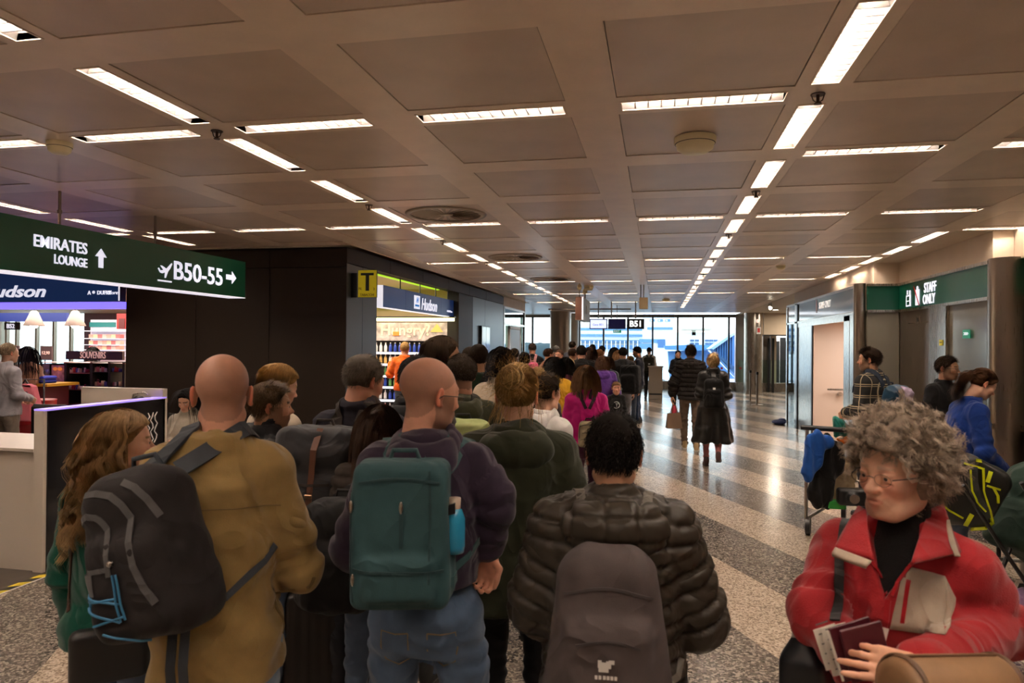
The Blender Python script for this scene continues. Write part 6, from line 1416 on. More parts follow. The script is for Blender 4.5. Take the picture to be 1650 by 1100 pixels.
# ---- 1 blonde woman in green
pos, H_ = spot(193, 655, 2.42); yw = va(193)-R(40)
P1 = person('long wavy haired woman in dark green sweater facing right, in front of the kiosk', pos, H_-.02, yw, g='f', skin='fair', hyaw=R(-48), wide=1.05, top=dict(kind='sweater', col=(.0, .052, .032), t=.03, hem=.86, name='sweater'), bottom=dict(col=(.09, .12, .18), pocket=1), hair=dict(style='long', open=1, col=(.38, .235, .11), wave=.016, wfr=42, n=4600, len=.44, clump=170, rad=.0017), arms=('down', 'front'), **N1)
t = bag_on(P1, 'black leather shoulder bag hanging at the hip of the woman in green', 'bag', 'shoulder_bag')
cb_ = np.array(loc(pos, yw, H_-.02, 178, 1052, 2.22)); F = Fld(cb_-.26, cb_+.26, .008); F.rbox(cb_, (.13, .04, .10), .03, .01, M=rotz(va(180)-yw)); V, Q = F.mesh(); V = relax(V, Q, 1); link('bag_body', npmesh('bag_body', V, Q), t, mat('black_leather', (.012, .01, .01), .38, bump=.2, bscale=60))
pts, ns = [], []
for i in range(22):
    u = i/21; a = -.9+u*2.0; x = .11-.26*max(0, 1-u*1.3); c = Vector((x*.8, 0, 1.30-.10*(1-u))); 
    z = .86+u*.60 if u < .8 else 1.34+.0*u; 
    o = loc(pos, yw, H_-.02, 112+8*u, 985-170*u, 2.0); o0 = Vector(loc(pos, yw, H_-.02, 825+(112+8*u-825)*1, 985-170*u, .5)); p, n_ = surf(P1['bvh'], o0, Vector(o)-o0)
    if p is not None: pts.append(p+n_*.003); ns.append(n_)
MB().ribbon(pts, ns, .016, .004).build('strap', mat('brown_strap', (.05, .02, .012), .5), t)
MB().tube([Vector(cb_)+Vector((-.05, 0, .10)), Vector(cb_)+Vector((-.07, 0, .15)), Vector(cb_)+Vector((-.06, .02, .20))], .006).build('chain', mat('gold_chain', (.6, .4, .12), .3, metal=1), t)
# ---- 2 tan jacket man
pos, H_ = spot(357, 571, 2.12); yw = va(357)-R(6)
arm2 = [[(-.215, .05, 1.10), (-.02, .22, 1.10)], [(.225, .06, 1.08), (.05, .22, 1.12)]]
P2 = person('bald man in tan overshirt jacket with arms crossed, seen from behind', pos, H_, yw-R(8), skin='ruddy', wide=.90, fat=.10, hyaw=R(8), top=dict(kind='overshirt', col=(.26, .168, .060), t=.030, hem=.80, collar='shirt', flare=.06, fold=.010, weave=500, name='overshirt'), bottom=dict(col=(.16, .21, .28), pocket=1), hair=dict(style='bald', stubble=(.13, .08, .055)), arms=arm2, **N1)
gs = mat('seam_tan', (.15, .095, .03), .8)
for z in (1.30,):
    pp, nn = [], []
    for i in range(25):
        p, n_ = surf(P2['bvh'], (-.19+.38*i/24, -.6, z+.015*math.cos((i-12)/8)), (0, 1, 0))
        if p is not None: pp.append(p); nn.append(n_)
    MB().ribbon(pp, nn, .003, .002).build('yoke_seam', gs, P2['gar'])
pp, nn = [], []
for i in range(12):
    p, n_ = surf(P2['bvh'], (.6, -.02+.02*i/11, .90+.16*i/11), (-1, 0, 0))
    if p is not None: pp.append(p); nn.append(n_)
MB().ribbon(pp, nn, .012, .003).build('pocket_welt', gs, P2['gar'])
def deuter(ctx):
    grey = clothmat('pack_grey_panel', (.075, .072, .072), .8); on, line, t = ctx['on'], ctx['line'], ctx['t']; blue = mat('blue_cord', (.03, .16, .30), .6)
    line([(-.95+.10*i, .42+.16*math.sin(i*.3)) for i in range(5)]+[(-.45+.07*i, .55-.02*i*i*.55) for i in range(6)]+[(-.08, .2-.08*i) for i in range(1, 5)], .016, grey, 'grey_piping')
    line([(-.62, .80), (-.35, .80), (-.05, .74), (.15, .62), (.3, .45), (.36, .2), (.42, -.05), (.5, -.3), (.62, -.5)], .018, grey, 'grey_piping')
    line([(.15, .86), (.4, .78), (.62, .62), (.75, .4)], .018, grey, 'grey_piping')
    line([(-.92, -.02), (-.5, -.04), (-.12, -.04)], .012, grey, 'grey_piping')
    disp_patch(ctx, -.85, -.42, -.30, -.06, grey, 'pocket_panel'); disp_patch(ctx, .15, .95, -.92, -.52, grey, 'side_pocket', th=.012)
    for a, b in (((-.8, -.28), (.05, -.42)), ((-.75, -.36), (.02, -.36)), ((-.7, -.44), (-.02, -.62)), ((-.55, -.62), (.1, -.56)), ((-.4, -.72), (.2, -.9)), ((.02, -.1), (.0, -.62)), ((.08, -.1), (.1, -.6)), ((-.92, -.1), (-.8, -.5))):
        pp, nn = [], []
        for k in range(9):
            q, n_ = on(a[0]+(b[0]-a[0])*k/8, a[1]+(b[1]-a[1])*k/8, .006)
            if q is not None: pp.append(q)
        if len(pp) > 2: MB().tube(pp, .0032, 6).build('bungee_cord', blue, t)
    q, n_ = on(.0, .02, .005)
    if q is not None: MB().ell(q, (.008,)*3).build('cord_lock', M_steel, t)
    for x in (.1, .35): 
        a = ctx['c']+ctx['M']@np.array([x*ctx['w']/2, 0, -ctx['hgt']/2]); MB().ribbon([a, a+np.array([.0, -.02, -.09]), a+np.array([.005, -.01, -.20])], [(0, -1, 0)]*3, .024, .004).build('hanging_strap', ctx['mc'], t)
B2 = backpack(P2, 'large black trekking backpack with grey piping and blue bungee cord on tan jacket', (.016, .012, .012), w=.31, hgt=.45, d=.20, zt=1.455, x=-.115, yaw=R(-20), roll=R(-14), col2=None, strapc=(.045, .05, .058), strapw=.052, pocket=True, h=.007, rad=.085, taper=.10, extra=dict(parts=deuter), zips=False, fold=.007, strapx=(.07, .12), a0=-.35)
# ---- 3 bearded profile man, 4 ginger blonde person
pos, H_ = spot(430, 612, 3.3); P3 = person('bearded man with swept hair in black down jacket, profile to the right', pos, H_-.015, va(430)-R(72), skin='mid', hyaw=R(-14), top=dict(kind='puffer', col=(.010, .010, .012), t=.04, collar='stand', rough=.45), hair=dict(style='crop', col=(.12, .075, .04), len=.03, n=2600, stubble=(.12, .08, .05)), beard=(.13, .07, .035), arms=('pockets', 'pockets'), **N2)
pos, H_ = spot(446, 583, 3.9); P4 = person('golden haired person in cream jacket looking down behind the bearded man', pos, H_-.02, va(446)-R(60), g='f', skin='fair', hpitch=R(-16), hyaw=R(-8), top=dict(kind='jacket', col=(.50, .42, .32), t=.03, collar='stand'), hair=dict(style='bob', open=1, thick=.012, col=(.45, .26, .09), n=2600, len=.2, wave=.006), arms=('phone', 'phone'), **N2)
# ---- 5 grey haired man with roll-top pack
pos, H_ = spot(583, 571, 3.3); P5 = person('grey haired man in navy down jacket looking down to the right', pos, H_-.01, va(583)-R(28), skin='ruddy', hpitch=R(-14), hyaw=R(-22), wide=1.04, top=dict(kind='puffer', col=(.026, .024, .034), t=.035, collar='stand', amp=.008, period=.075), hair=dict(style='short', col=(.17, .145, .12), len=.02, n=3200), bottom=dict(col=(.03, .03, .035)), arms=('phone', 'phone'), **N2)
def rolltop(ctx):
    br = mat('brown_leather_strap', (.14, .055, .03), .5); ctx['line']([(.15, .98), (.12, .7), (.08, .3), (.03, -.1), (.0, -.4)], .028, br, 'leather_strap', .005)
    q, n_ = ctx['on'](.05, .05, .008); MB().box((q.x-.018, q.y-.006, q.z-.008), (q.x+.018, q.y+.002, q.z+.008), .002).build('buckle', mat('brass_buckle', (.35, .2, .12), .3, metal=1), ctx['t'])
    ctx['line']([(-.95, .28), (-.5, .22), (0, .2), (.5, .22), (.95, .28)], .012, ctx['mc'], 'flap_edge')
def rollf(F, c, M): F.rbox(c+M@np.array([0, -.03, .20]), (.18, .11, .055), .04, .02, M=M@rotx(.25))
B5 = backpack(P5, 'large grey roll-top backpack with brown leather strap, worn by grey haired man', (.055, .056, .060), w=.36, hgt=.60, d=.22, zt=1.44, x=-.07, yaw=R(10), m=clothmat('grey_canvas', (.050, .050, .054), .8), extra=dict(parts=rolltop, field=rollf), zips=False, pocket=True, rad=.06, taper=-.03, fold=.008, strapc=(.05, .04, .035), strapw=.06)
# ---- 7 brown haired girl with black pack
pos, H_ = spot(612, 648, 2.95); P7 = person('brown haired girl in taupe jacket half hidden behind the teal backpack', pos, H_-.02, va(612)-R(8), g='f', skin='fair', top=dict(kind='puffer', col=(.055, .043, .036), t=.03, collar='stand'), hair=dict(style='long', col=(.055, .028, .017), n=2600, len=.34), bottom=dict(kind='jeans', col=(.085, .115, .17), slim=.85), arms=('front', 'front'), shoes=(.5, .48, .42), **N2)
B7 = backpack(P7, 'slouchy black backpack with dangling cord, worn by the brown haired girl', (.009, .008, .008), w=.36, hgt=.50, d=.24, zt=1.36, x=-.14, yaw=R(-12), rad=.09, taper=.08, fold=.014, zips=False, strapc=(.02, .02, .02))
t = B7['t']; a = B7['c']+np.array([.14, -.02, -.24]); MB().tube([a, a+np.array([.01, -.01, -.08]), a+np.array([.0, 0, -.2]), a+np.array([.005, 0, -.32])], .004, 6).build('dangling_cord', M_black, t)
# ---- 6 teal backpack man
pos, H_ = spot(690, 577, 2.28); yw = va(690)-R(10)
elR = loc(pos, yw, H_, 797, 800, 2.25); wrR = loc(pos, yw, H_, 786, 884, 2.30)
P6 = person('bald bearded man with glasses in dark purple hoodie and blue jeans, seen from behind', pos, H_, yw, skin='ruddy', wide=.96, fat=.12, hyaw=R(-46), hpitch=R(-6), top=dict(kind='hoodie', col=(.030, .018, .034), t=.026, hem=1.03, hood=(.115, .05, .07), fold=.008, name='hoodie'), bottom=dict(col=(.085, .13, .21), pocket=1, fold=1.6), hair=dict(style='bald', stubble=(.09, .055, .035)), beard=(.09, .055, .035), glasses=True,
 arms=[[(-.25, -.0, 1.12), (-.15, .22, 1.05)], [elR, wrR]], handspec=[None, dict(curl=.75, pn=(-.4, -.9, 0), fd=(-.05, .0, -1), flip=1)], legs=[[(-.095, 0, .90), (-.13, .02, .49), (-.14, -.02, .09)], [(.095, 0, .90), (.17, .0, .49), (.25, -.05, .09)]], **N1)
el, wr = P6['arm'][1][1], P6['arm'][1][2]; d_ = nrm(wr-el); MB().cyl(tuple(wr-d_*.028), tuple(wr-d_*.016), .033, n=20).build('watch_band', M_steel, bag_on(P6, 'steel wristwatch on the wrist of the man in the purple hoodie', 'watch', 'wristwatch'))
def teal(ctx):
    on, line, t = ctx['on'], ctx['line'], ctx['t']; dk = clothmat('teal_dark', (.018, .045, .050), .7)
    line([(-.8+i*.16, .74+.06*math.sin(math.pi*i/10)) for i in range(11)], .006, dk, 'zip'); line([(.05, .38-i*.1) for i in range(6)], .010, dk, 'zip'); line([(-.9+i*.18, -.42) for i in range(11)], .008, dk, 'pocket_edge')
    line([(-.95, .6), (-.96, .2), (-.96, -.4), (-.9, -.85)], .006, dk, 'seam'); line([(.6, .9), (.62, .5), (.62, 0), (.62, -.5), (.6, -.9)], .006, dk, 'seam')
    for u, v in ((.05, .42), (-.93, .42), (-.88, -.55)):
        q, n_ = on(u, v, .006)
        if q is not None: MB().ell(q, (.006, .005, .018)).build('zip_pull', M_steel, t)
    for v in (.34, -.66):
        a = ctx['c']+ctx['M']@np.array([ctx['w']/2-.02, -.05, v*ctx['hgt']/2]); b = a+ctx['M']@np.array([.035, .07, .005]); MB().ribbon([a, (a+b)/2+ctx['M']@np.array([.012, -.01, 0]), b], [ctx['M']@np.array([1, -.5, 0])]*3, .03, .005).build('side_buckle_strap', ctx['mc'] if v < 0 else M_black, t)
def tealf(F, c, M): F.rbox(c+M@np.array([0, -.05, -.115]), (.11, .055, .07), .03, .008, M=M); F.rbox(c+M@np.array([.125, .02, -.10]), (.032, .045, .09), .03, .015, M=M)
B6 = backpack(P6, 'dark teal rectangular travel backpack on the man in the purple hoodie', (.026, .066, .072), w=.285, hgt=.425, d=.165, zt=1.455, x=-.03, h=.008, rad=.035, taper=.02, pocket=False, zips=False, strapc=(.040, .085, .088), strapw=.075, extra=dict(parts=teal, field=tealf), fold=.003, strapx=(.075, .145), yaw=R(4))
t = bag_on(P6, 'blue water bottle in the side pocket of the teal backpack', 'bottle', 'water_bottle'); a = B6['c']+B6['M']@np.array([.152, .0, .0]); 
bb = MB(); bb.M = Matrix.Translation(tuple(a)); bb.lathe([(0, 0), (.03, 0), (.033, .02), (.033, .10), (.024, .125), (.018, .13)], (0, 0, -.06), 18).build('flask', mat('blue_bottle', (.02, .22, .38), .25), t); bb = MB(); bb.M = Matrix.Translation(tuple(a)); bb.lathe([(.019, .13), (.020, .16), (0, .162)], (0, 0, -.06), 16).build('cap', mat('pale_cap', (.4, .3, .22), .4), t)
# ---- 8 dark haired hooded person behind teal
pos, H_ = spot(668, 570, 3.7); person('black haired person in black hooded jacket just behind the bald man with glasses', pos, H_-.02, va(668)-R(20), skin='olive', top=dict(kind='jacket', col=(.016, .016, .018), t=.035, collar='stand', hood=1), hair=dict(style='short', col=HBK, len=.035), **N2)
# ---- 9 tall long haired profile
pos, H_ = spot(710, 538, 4.4); person('tall person with loose dark brown hair, profile to the right before the Hungry? panel', pos, H_-.02, va(710)-R(72), g='m', skin='olive', top=dict(kind='jacket', col=(.02, .02, .02), t=.03, collar='stand'), hair=dict(style='bob', open=1, thick=.012, col=(.06, .038, .024), n=2400, len=.20, part=.02, wave=.006), hyaw=R(-6), **N2)
# ---- 10 lime backpack man
pos, H_ = spot(743, 570, 4.0); P10 = person('close cropped man with glasses in olive hooded jacket, half turned left', pos, H_-.005, va(743)+R(4), skin='ruddy', hyaw=R(32), top=dict(kind='hoodie', col=(.040, .040, .020), t=.03, hood=(.12, .05, .07), name='hooded_jacket'), hair=dict(style='crop', col=(.05, .035, .025), len=.008, n=2600, stubble=(.06, .04, .03), recede=1), beard=(.09, .05, .03), glasses=True, shoes=(.6, .55, .48), **N2)
def limef(F, c, M): F.rbox(c+M@np.array([0, -.05, .15]), (.15, .10, .055), .04, .02, M=M)
def limep(ctx):
    ctx['line']([(-.9, .42), (-.4, .34), (0, .32), (.4, .34), (.9, .42)], .014, clothmat('lime_dark', (.12, .14, .05), .8), 'flap_edge'); disp_patch(ctx, -.3, .12, .06, .18, M_black, 'label_patch', 3)
    ctx['line']([(-.6, .9), (-.62, .4), (-.6, 0)], .02, M_black, 'strap_patch')
backpack(P10, 'pale lime green backpack with a flap, worn by man in olive jacket', (.33, .37, .15), w=.29, hgt=.42, d=.19, zt=1.40, x=.0, rad=.06, fold=.010, zips=False, extra=dict(field=limef, parts=limep), strapc=(.03, .03, .03))
# ---- 11-13
pos, H_ = spot(771, 554, 6.0); P11 = person('dark haired man in dark green jacket standing before the long brown wall', pos, H_-.01, va(771)-R(10), skin='mid', top=dict(kind='sweater', col=(.010, .026, .012), t=.025), hair=dict(style='short', col=HB_, len=.018), **N3)
backpack(P11, 'black backpack on the man in the dark green jacket', BLK, w=.3, hgt=.45, d=.16, zt=1.36, h=.014)
pos, H_ = spot(757, 560, 7.4); person('dark haired person hidden behind the man in dark green', pos, H_, va(757), skin='olive', top=dict(kind='jacket', col=BLK), hair=dict(style='short', col=HB_), **N3)
pos, H_ = spot(808, 558, 5.4); person('black haired woman in cream coat left of the blonde bun', pos, H_-.02, va(808)-R(20), g='f', skin='fair', top=dict(kind='coat', col=(.5, .40, .29), t=.04, hem=.6, collar='stand'), hair=dict(style='bob', col=HBK, len=.2), **N3)
# ---- 14 blonde bun, dark olive fleece
pos, H_ = spot(834, 577, 2.75); yw = va(834)-R(2)
P14 = person('woman with messy blonde bun in dark olive hooded fleece, seen from behind', pos, H_-.03, yw, g='f', skin='fair', wide=1.15, hyaw=R(-10), top=dict(kind='fleece', col=(.028, .031, .016), t=.05, hem=.80, hood=(.155, .075, .085), flare=.05, fold=.010, bust=False, name='hooded_fleece'), bottom=dict(kind='leggings', col=(.010, .010, .011), slim=.9), hair=dict(style='bun', col=(.46, .29, .11), n=3600, flyaway=.07, knot=(.0, -.112, .085), bunr=.040, isl=.45), arms=('front', 'front'), shoes=(.55, .5, .45), **N1)
pos, H_ = spot(877, 599, 4.2); person('dark haired youth in white hooded top, profile to the right behind the blonde bun', pos, H_-.015, va(877)-R(45), skin='fair', top=dict(kind='hoodie', col=(.55, .52, .5), t=.03, hood=1), hair=dict(style='short', col=HB_, len=.035, n=2600), **N2)
pos, H_ = spot(866, 589, 5.6); person('short blonde haired woman behind the dark haired youth', pos, H_-.02, va(866), g='f', skin='fair', top=dict(kind='jacket', col=(.05, .03, .03)), hair=dict(style='short', col=(.5, .33, .15), len=.03, n=1800), **N3)
# ---- 16 yellow jacket
pos, H_ = spot(892, 574, 8.0); person('dark haired woman in mustard yellow jacket', pos, H_-.02, va(905)-R(5), g='f', skin='mid', wide=1.15, top=dict(kind='jacket', col=(.62, .33, .02), t=.045, hem=.95, collar='stand'), hair=dict(style='bob', col=HBK, len=.22, n=1500), arms=('down', 'front'), **N3)
pos, H_ = spot(912, 574, 8.4)
# ---- 17 magenta
pos, H_ = spot(945, 587, 6.6); P17 = person('woman with chestnut bob in bright magenta sweater', pos, H_-.02, va(945)-R(2), g='f', skin='fair', wide=1.05, top=dict(kind='sweater', col=(.55, .012, .20), t=.03, hem=.95), bottom=dict(col=(.05, .012, .03)), hair=dict(style='bob', col=(.19, .10, .045), len=.26, n=1800), arms=('phone', 'phone'), **N3)
backpack(P17, 'small beige backpack with thin dark straps on the magenta sweater', (.30, .24, .15), w=.22, hgt=.27, d=.12, zt=1.20, x=.04, h=.012, strapc=(.03, .012, .02), strapw=.03, strapx=(.03, .13), rad=.04, a0=-1.0)
# ---- 18 boy
pos, H_ = spot(993, 616, 11.0); PB = person('small boy in black sweatshirt facing the camera', pos, H_-.01, va(993)+R(180+6), skin='ruddy', headscale=1.22, wide=.95, top=dict(kind='sweater', col=BLK, t=.02), hair=dict(style='short', col=(.20, .11, .05), len=.02, n=900), **N3)
b = MB(); p_, n_ = surf(PB['bvh'], (0, 1, 1.25), (0, -1, 0)); y_ = p_.y+.006
b.tube([(.075*math.cos(a)+.01, y_, 1.25+.075*math.sin(a)) for a in [R(50+i*26) for i in range(11)]], .010, 6).tube([(-.05, y_, 1.28), (.03, y_, 1.28)], .008, 6).tube([(.0, y_, 1.28), (.0, y_, 1.21)], .008, 6); b.build('emblem', mat('print_pale', (.6, .6, .6), .6), PB['gar'])
# ---- 19.. crowd
pos, H_ = spot(1004, 559, 13.5); P19 = person('black haired man in black jacket and grey trousers beside the boy', pos, H_-.01, va(1004)+R(5), skin='mid', top=dict(kind='jacket', col=BLK, t=.05), bottom=dict(col=(.22, .22, .24)), hair=dict(style='short', col=HBK), **N4)
backpack(P19, 'big black backpack on the man in grey trousers', (.008, .008, .009), w=.38, hgt=.55, d=.28, zt=1.42, x=.12, yaw=R(-25), h=.018, zips=False)
pos, H_ = spot(1028, 558, 16.0); person('man in dark navy sweater and jeans looking left, at the edge of the queue', pos, H_-.01, va(1028)+R(80), skin='mid', top=dict(kind='sweater', col=(.012, .016, .03), t=.02), bottom=dict(col=(.02, .035, .07)), hair=dict(style='short', col=HBK), beard=(.03, .02, .015), hpitch=R(-12), arms=('front', 'down'), **N4)
pos, H_ = spot(937, 556, 11.8); person('broad black haired man in black puffer in the middle of the queue', pos, H_-.01, va(937), skin='ruddy', wide=1.1, top=dict(kind='puffer', col=BLK, t=.05, hood=1), hair=dict(style='short', col=(.02, .015, .012)), **N3)
pos, H_ = spot(971, 573, 11.2); person('woman with tied brown hair in violet rain jacket', pos, H_-.02, va(966)+R(8), g='f', skin='fair', wide=1.15, top=dict(kind='jacket', col=(.12, .045, .27), t=.05, hood=1), hair=dict(style='bob', col=(.09, .04, .02), len=.16), **N3)
pos, H_ = spot(858, 552, 15.2); PP = person('cropped man in dark jacket with pink backpack at the left of the queue', pos, H_-.01, va(858), skin='ruddy', wide=1.08, top=dict(kind='jacket', col=BLK, t=.03), hair=dict(style='crop', col=(.05, .035, .025)), **N4)
backpack(PP, 'bright pink patterned child backpack', (.75, .06, .16), w=.26, hgt=.36, d=.18, zt=1.36, h=.018, m=mat('pink_pack', (.70, .10, .22), .5, noise=.5, nscale=16), strapc=(.7, .35, .35), zips=False)
crowd = [
 (883, 560, 12.5, 'm', 'crop', (.06, .03, .02), (.35, .15, .10), 'ruddy', -60, 'balding man with ruddy face turned right by the column'),
 (896, 556, 17, 'm', 'short', (.2, .18, .16), (.05, .05, .06), 'fair', 0, 'grey haired man farther back by the column'),
 (902, 562, 14.2, 'm', 'crop', (.10, .05, .03), (.06, .02, .02), 'ruddy', 150, 'man with reddish glasses looking back towards the camera'),
 (922, 549, 18.5, 'm', 'short', HB_, (.1, .1, .12), 'mid', -30, 'tall dark haired man farthest back near the wide column'),
 (922, 560, 13.4, 'm', 'crop', (.06, .03, .02), (.10, .008, .015), 'mid', -40, 'cropped man in dark red jacket'),
 (918, 576, 11.0, 'f', 'short', (.55, .40, .22), (.05, .045, .05), 'fair', 0, 'short pale blonde haired person before the broad man'),
 (952, 558, 13.2, 'f', 'bob', (.05, .025, .018), (.03, .02, .02), 'mid', 0, 'woman with straight dark brown hair behind the broad man'),
 (955, 554, 19, 'm', 'short', HB_, (.05, .04, .05), 'mid', 20, 'dark haired man below the first gate screen'),
 (966, 561, 14.6, 'm', 'crop', (.20, .09, .04), (.08, .02, .02), 'ruddy', 30, 'man with light brown cropped hair behind the violet jacket'),
 (970, 556, 18.2, 'm', 'short', HBK, (.2, .18, .2), 'olive', -20, 'black haired man below the dark screen'),
 (990, 559, 16.4, 'f', 'long', HBK, (.05, .015, .012), 'mid', 10, 'woman with long black hair under the dark screen'),
 (996, 564, 15.4, 'f', 'long', (.35, .18, .08), (.20, .02, .03), 'fair', 20, 'woman with long auburn hair and red top'),
 (1016, 573, 15.8, 'f', 'bob', (.35, .20, .06), (.4, .24, .06), 'fair', -30, 'woman in ochre top left of the man in navy'),
 (845, 566, 9.5, 'm', 'short', HBK, (.02, .02, .025), 'olive', 0, 'dark haired man behind the blonde bun'),
 (912, 575, 9.3, 'f', 'bob', HBK, (.12, .03, .05), 'mid', 10, 'woman with dark bob and plum coat beside the yellow jacket'),
 (980, 574, 12.6, 'f', 'bob', (.08, .04, .02), (.05, .07, .07), 'fair', -10, 'woman in grey-green jacket between violet jacket and boy'),
 (829, 560, 12.0, 'm', 'short', HB_, (.03, .03, .035), 'mid', 0, 'man in charcoal jacket by the glass booth door')]
for x, y, D, g_, st_, hc_, jc, sk_, ya_, lb in crowd:
    pos, H_ = spot(x, y, D); H_ = min(max(H_, 1.5), 1.9)
    person(lb, pos, H_-.015, va(x)+R(ya_), g=g_, skin=sk_, top=dict(kind='jacket', col=jc, t=.03), hair=dict(style=st_, col=hc_, len=.3 if st_ == 'long' else .2 if st_ == 'bob' else .02), bottom=dict(col=(.03, .04, .06)), group='people in the far queue', **N4)
pos, H_ = spot(1046, 559, 23.6); PF = person('man with dark backpack nearest the gate desk', pos, H_-.01, va(1046), skin='mid', top=dict(kind='jacket', col=(.4, .36, .3), t=.02), hair=dict(style='crop', col=HBK), bottom=dict(col=(.02, .02, .02)), **N4)
backpack(PF, 'dark olive backpack with white mark, worn nearest the gate desk', (.02, .018, .012), w=.38, hgt=.55, d=.2, zt=1.42, h=.018, zips=False, extra=dict(parts=lambda c: disp_patch(c, -.15, .2, .1, .2, M_whitep, 'label_patch', 3)))
# ---- staff woman facing the camera
pos = tuple(atz(1092, 657, 0))[:2]; P38 = person('woman in dark zipped jacket facing the camera with clasped hands', pos, 1.64, va(1092)+R(180+8), g='f', skin='mid', top=dict(kind='jacket', col=(.008, .009, .012), t=.04, collar='stand', hem=.82), bottom=dict(col=BLK), hair=dict(style='tail', col=HBK, n=900), arms=('clasp', 'clasp'), h=.014, hh=.006)
MB().ribbon([(0, .16, 1.02+.05*i) for i in range(8)], [(0, 1, 0)]*8, .012, .004).build('zip', M_steel, P38['root'])
# ---- quilted man
pos = tuple(atz(1112, 724, 0))[:2]; yw = va(1112)+R(0)
P39 = person('man in black quilted jacket and brown trousers carrying a paper bag', pos, 1.79, yw, skin='mid', top=dict(kind='puffer', col=(.020, .016, .014), t=.05, hood=(.13, .06, .08), period=.075, amp=.016, hem=.84), bottom=dict(col=(.15, .105, .075), fold=1.4), hair=dict(style='short', col=HB_, len=.04, n=2200, rad=.002), arms=[[(-.27, -.02, 1.12), (-.30, .02, .90)], [(.25, .02, 1.13), (.15, .2, 1.1)]], shoes=(.45, .32, .16), legs=[[(-.09, 0, .90), (-.11, .06, .50), (-.09, .10, .09)], [(.09, 0, .90), (.09, -.02, .49), (.10, -.14, .09)]], h=.011, hh=.005)
q = atd(1086, 680, (Vector((pos[0], pos[1], 1))-C0).dot(fw)-.05)
t = thing('paper_bag', 'brown paper carrier bag held by the man in the quilted jacket', 'bag', (q.x, q.y, q.z-.10), yw+.3)
b = MB(); b.add([(-.13, -.07, 0), (.13, -.07, 0), (.13, .07, 0), (-.13, .07, 0), (-.11, -.03, .25), (.10, -.03, .27), (.10, .03, .27), (-.11, .03, .25)], [(0, 3, 2, 1), (0, 1, 5, 4), (1, 2, 6, 5), (2, 3, 7, 6), (3, 0, 4, 7), (4, 5, 6, 7)]); b.build('bag_body', mat('kraft_paper', (.17, .10, .06), .75, bump=.6, bscale=12), t)
MB().ell((0, 0, .30), (.05, .035, .09)).build('red_tissue', mat('red_tissue', (.45, .03, .06), .7), t)
for s in (-.03, .03): MB().tube([(-.06, s, .25), (-.02, s*.5, .40), (.02, s*.5, .40), (.06, s, .26)], .006, 6).build('handle', mat('kraft_paper', (0, 0, 0)), t)
# ---- blonde woman in black coat
pos = tuple(atz(1148, 752, 0))[:2]; yw = va(1148)+R(3)
P40 = person('blonde woman in long black leather coat walking away', pos, 1.66, yw, g='f', skin='fair', top=dict(kind='coat', col=(.010, .009, .009), t=.04, hem=.40, flare=.16, collar='stand', fold=.012, weave=0, name='long_coat', mat=mat('black_soft_leather', (.010, .009, .008), .36, bump=.3, bscale=20, spec=.5)), bottom=dict(kind='leggings', col=(.50, .19, .19), slim=.85), hair=dict(style='short', col=(.52, .34, .15), len=.05, n=2600, rad=.002), shoes=(.05, .02, .02), arms=('front', 'front'), legs=[[(-.09, 0, .90), (-.10, .08, .50), (-.09, .10, .09)], [(.09, 0, .90), (.08, .02, .48), (.07, -.30, .22)]], h=.011, hh=.005)
F = Fld((-.12, -.13, 1.42), (.12, .13, 1.60), .009); F.torus((0, -.01, 1.50), .07, .028, .01, tilt=.2); V, Q = F.mesh(); t = bag_on(P40, 'dusty pink scarf around the neck of the woman in the long black coat', 'scarf', 'scarf'); link('wrap', npmesh('wrap', V, Q), t, clothmat('pink_scarf', (.42, .20, .18), .9))
backpack(P40, 'black backpack with a white heart mark on the long black coat', (.006, .006, .006), w=.30, hgt=.46, d=.16, zt=1.38, h=.011, rad=.07, zips=False, extra=dict(parts=lambda c: disp_patch(c, -.12, .14, .28, .42, M_whitep, 'heart_mark', 4)))
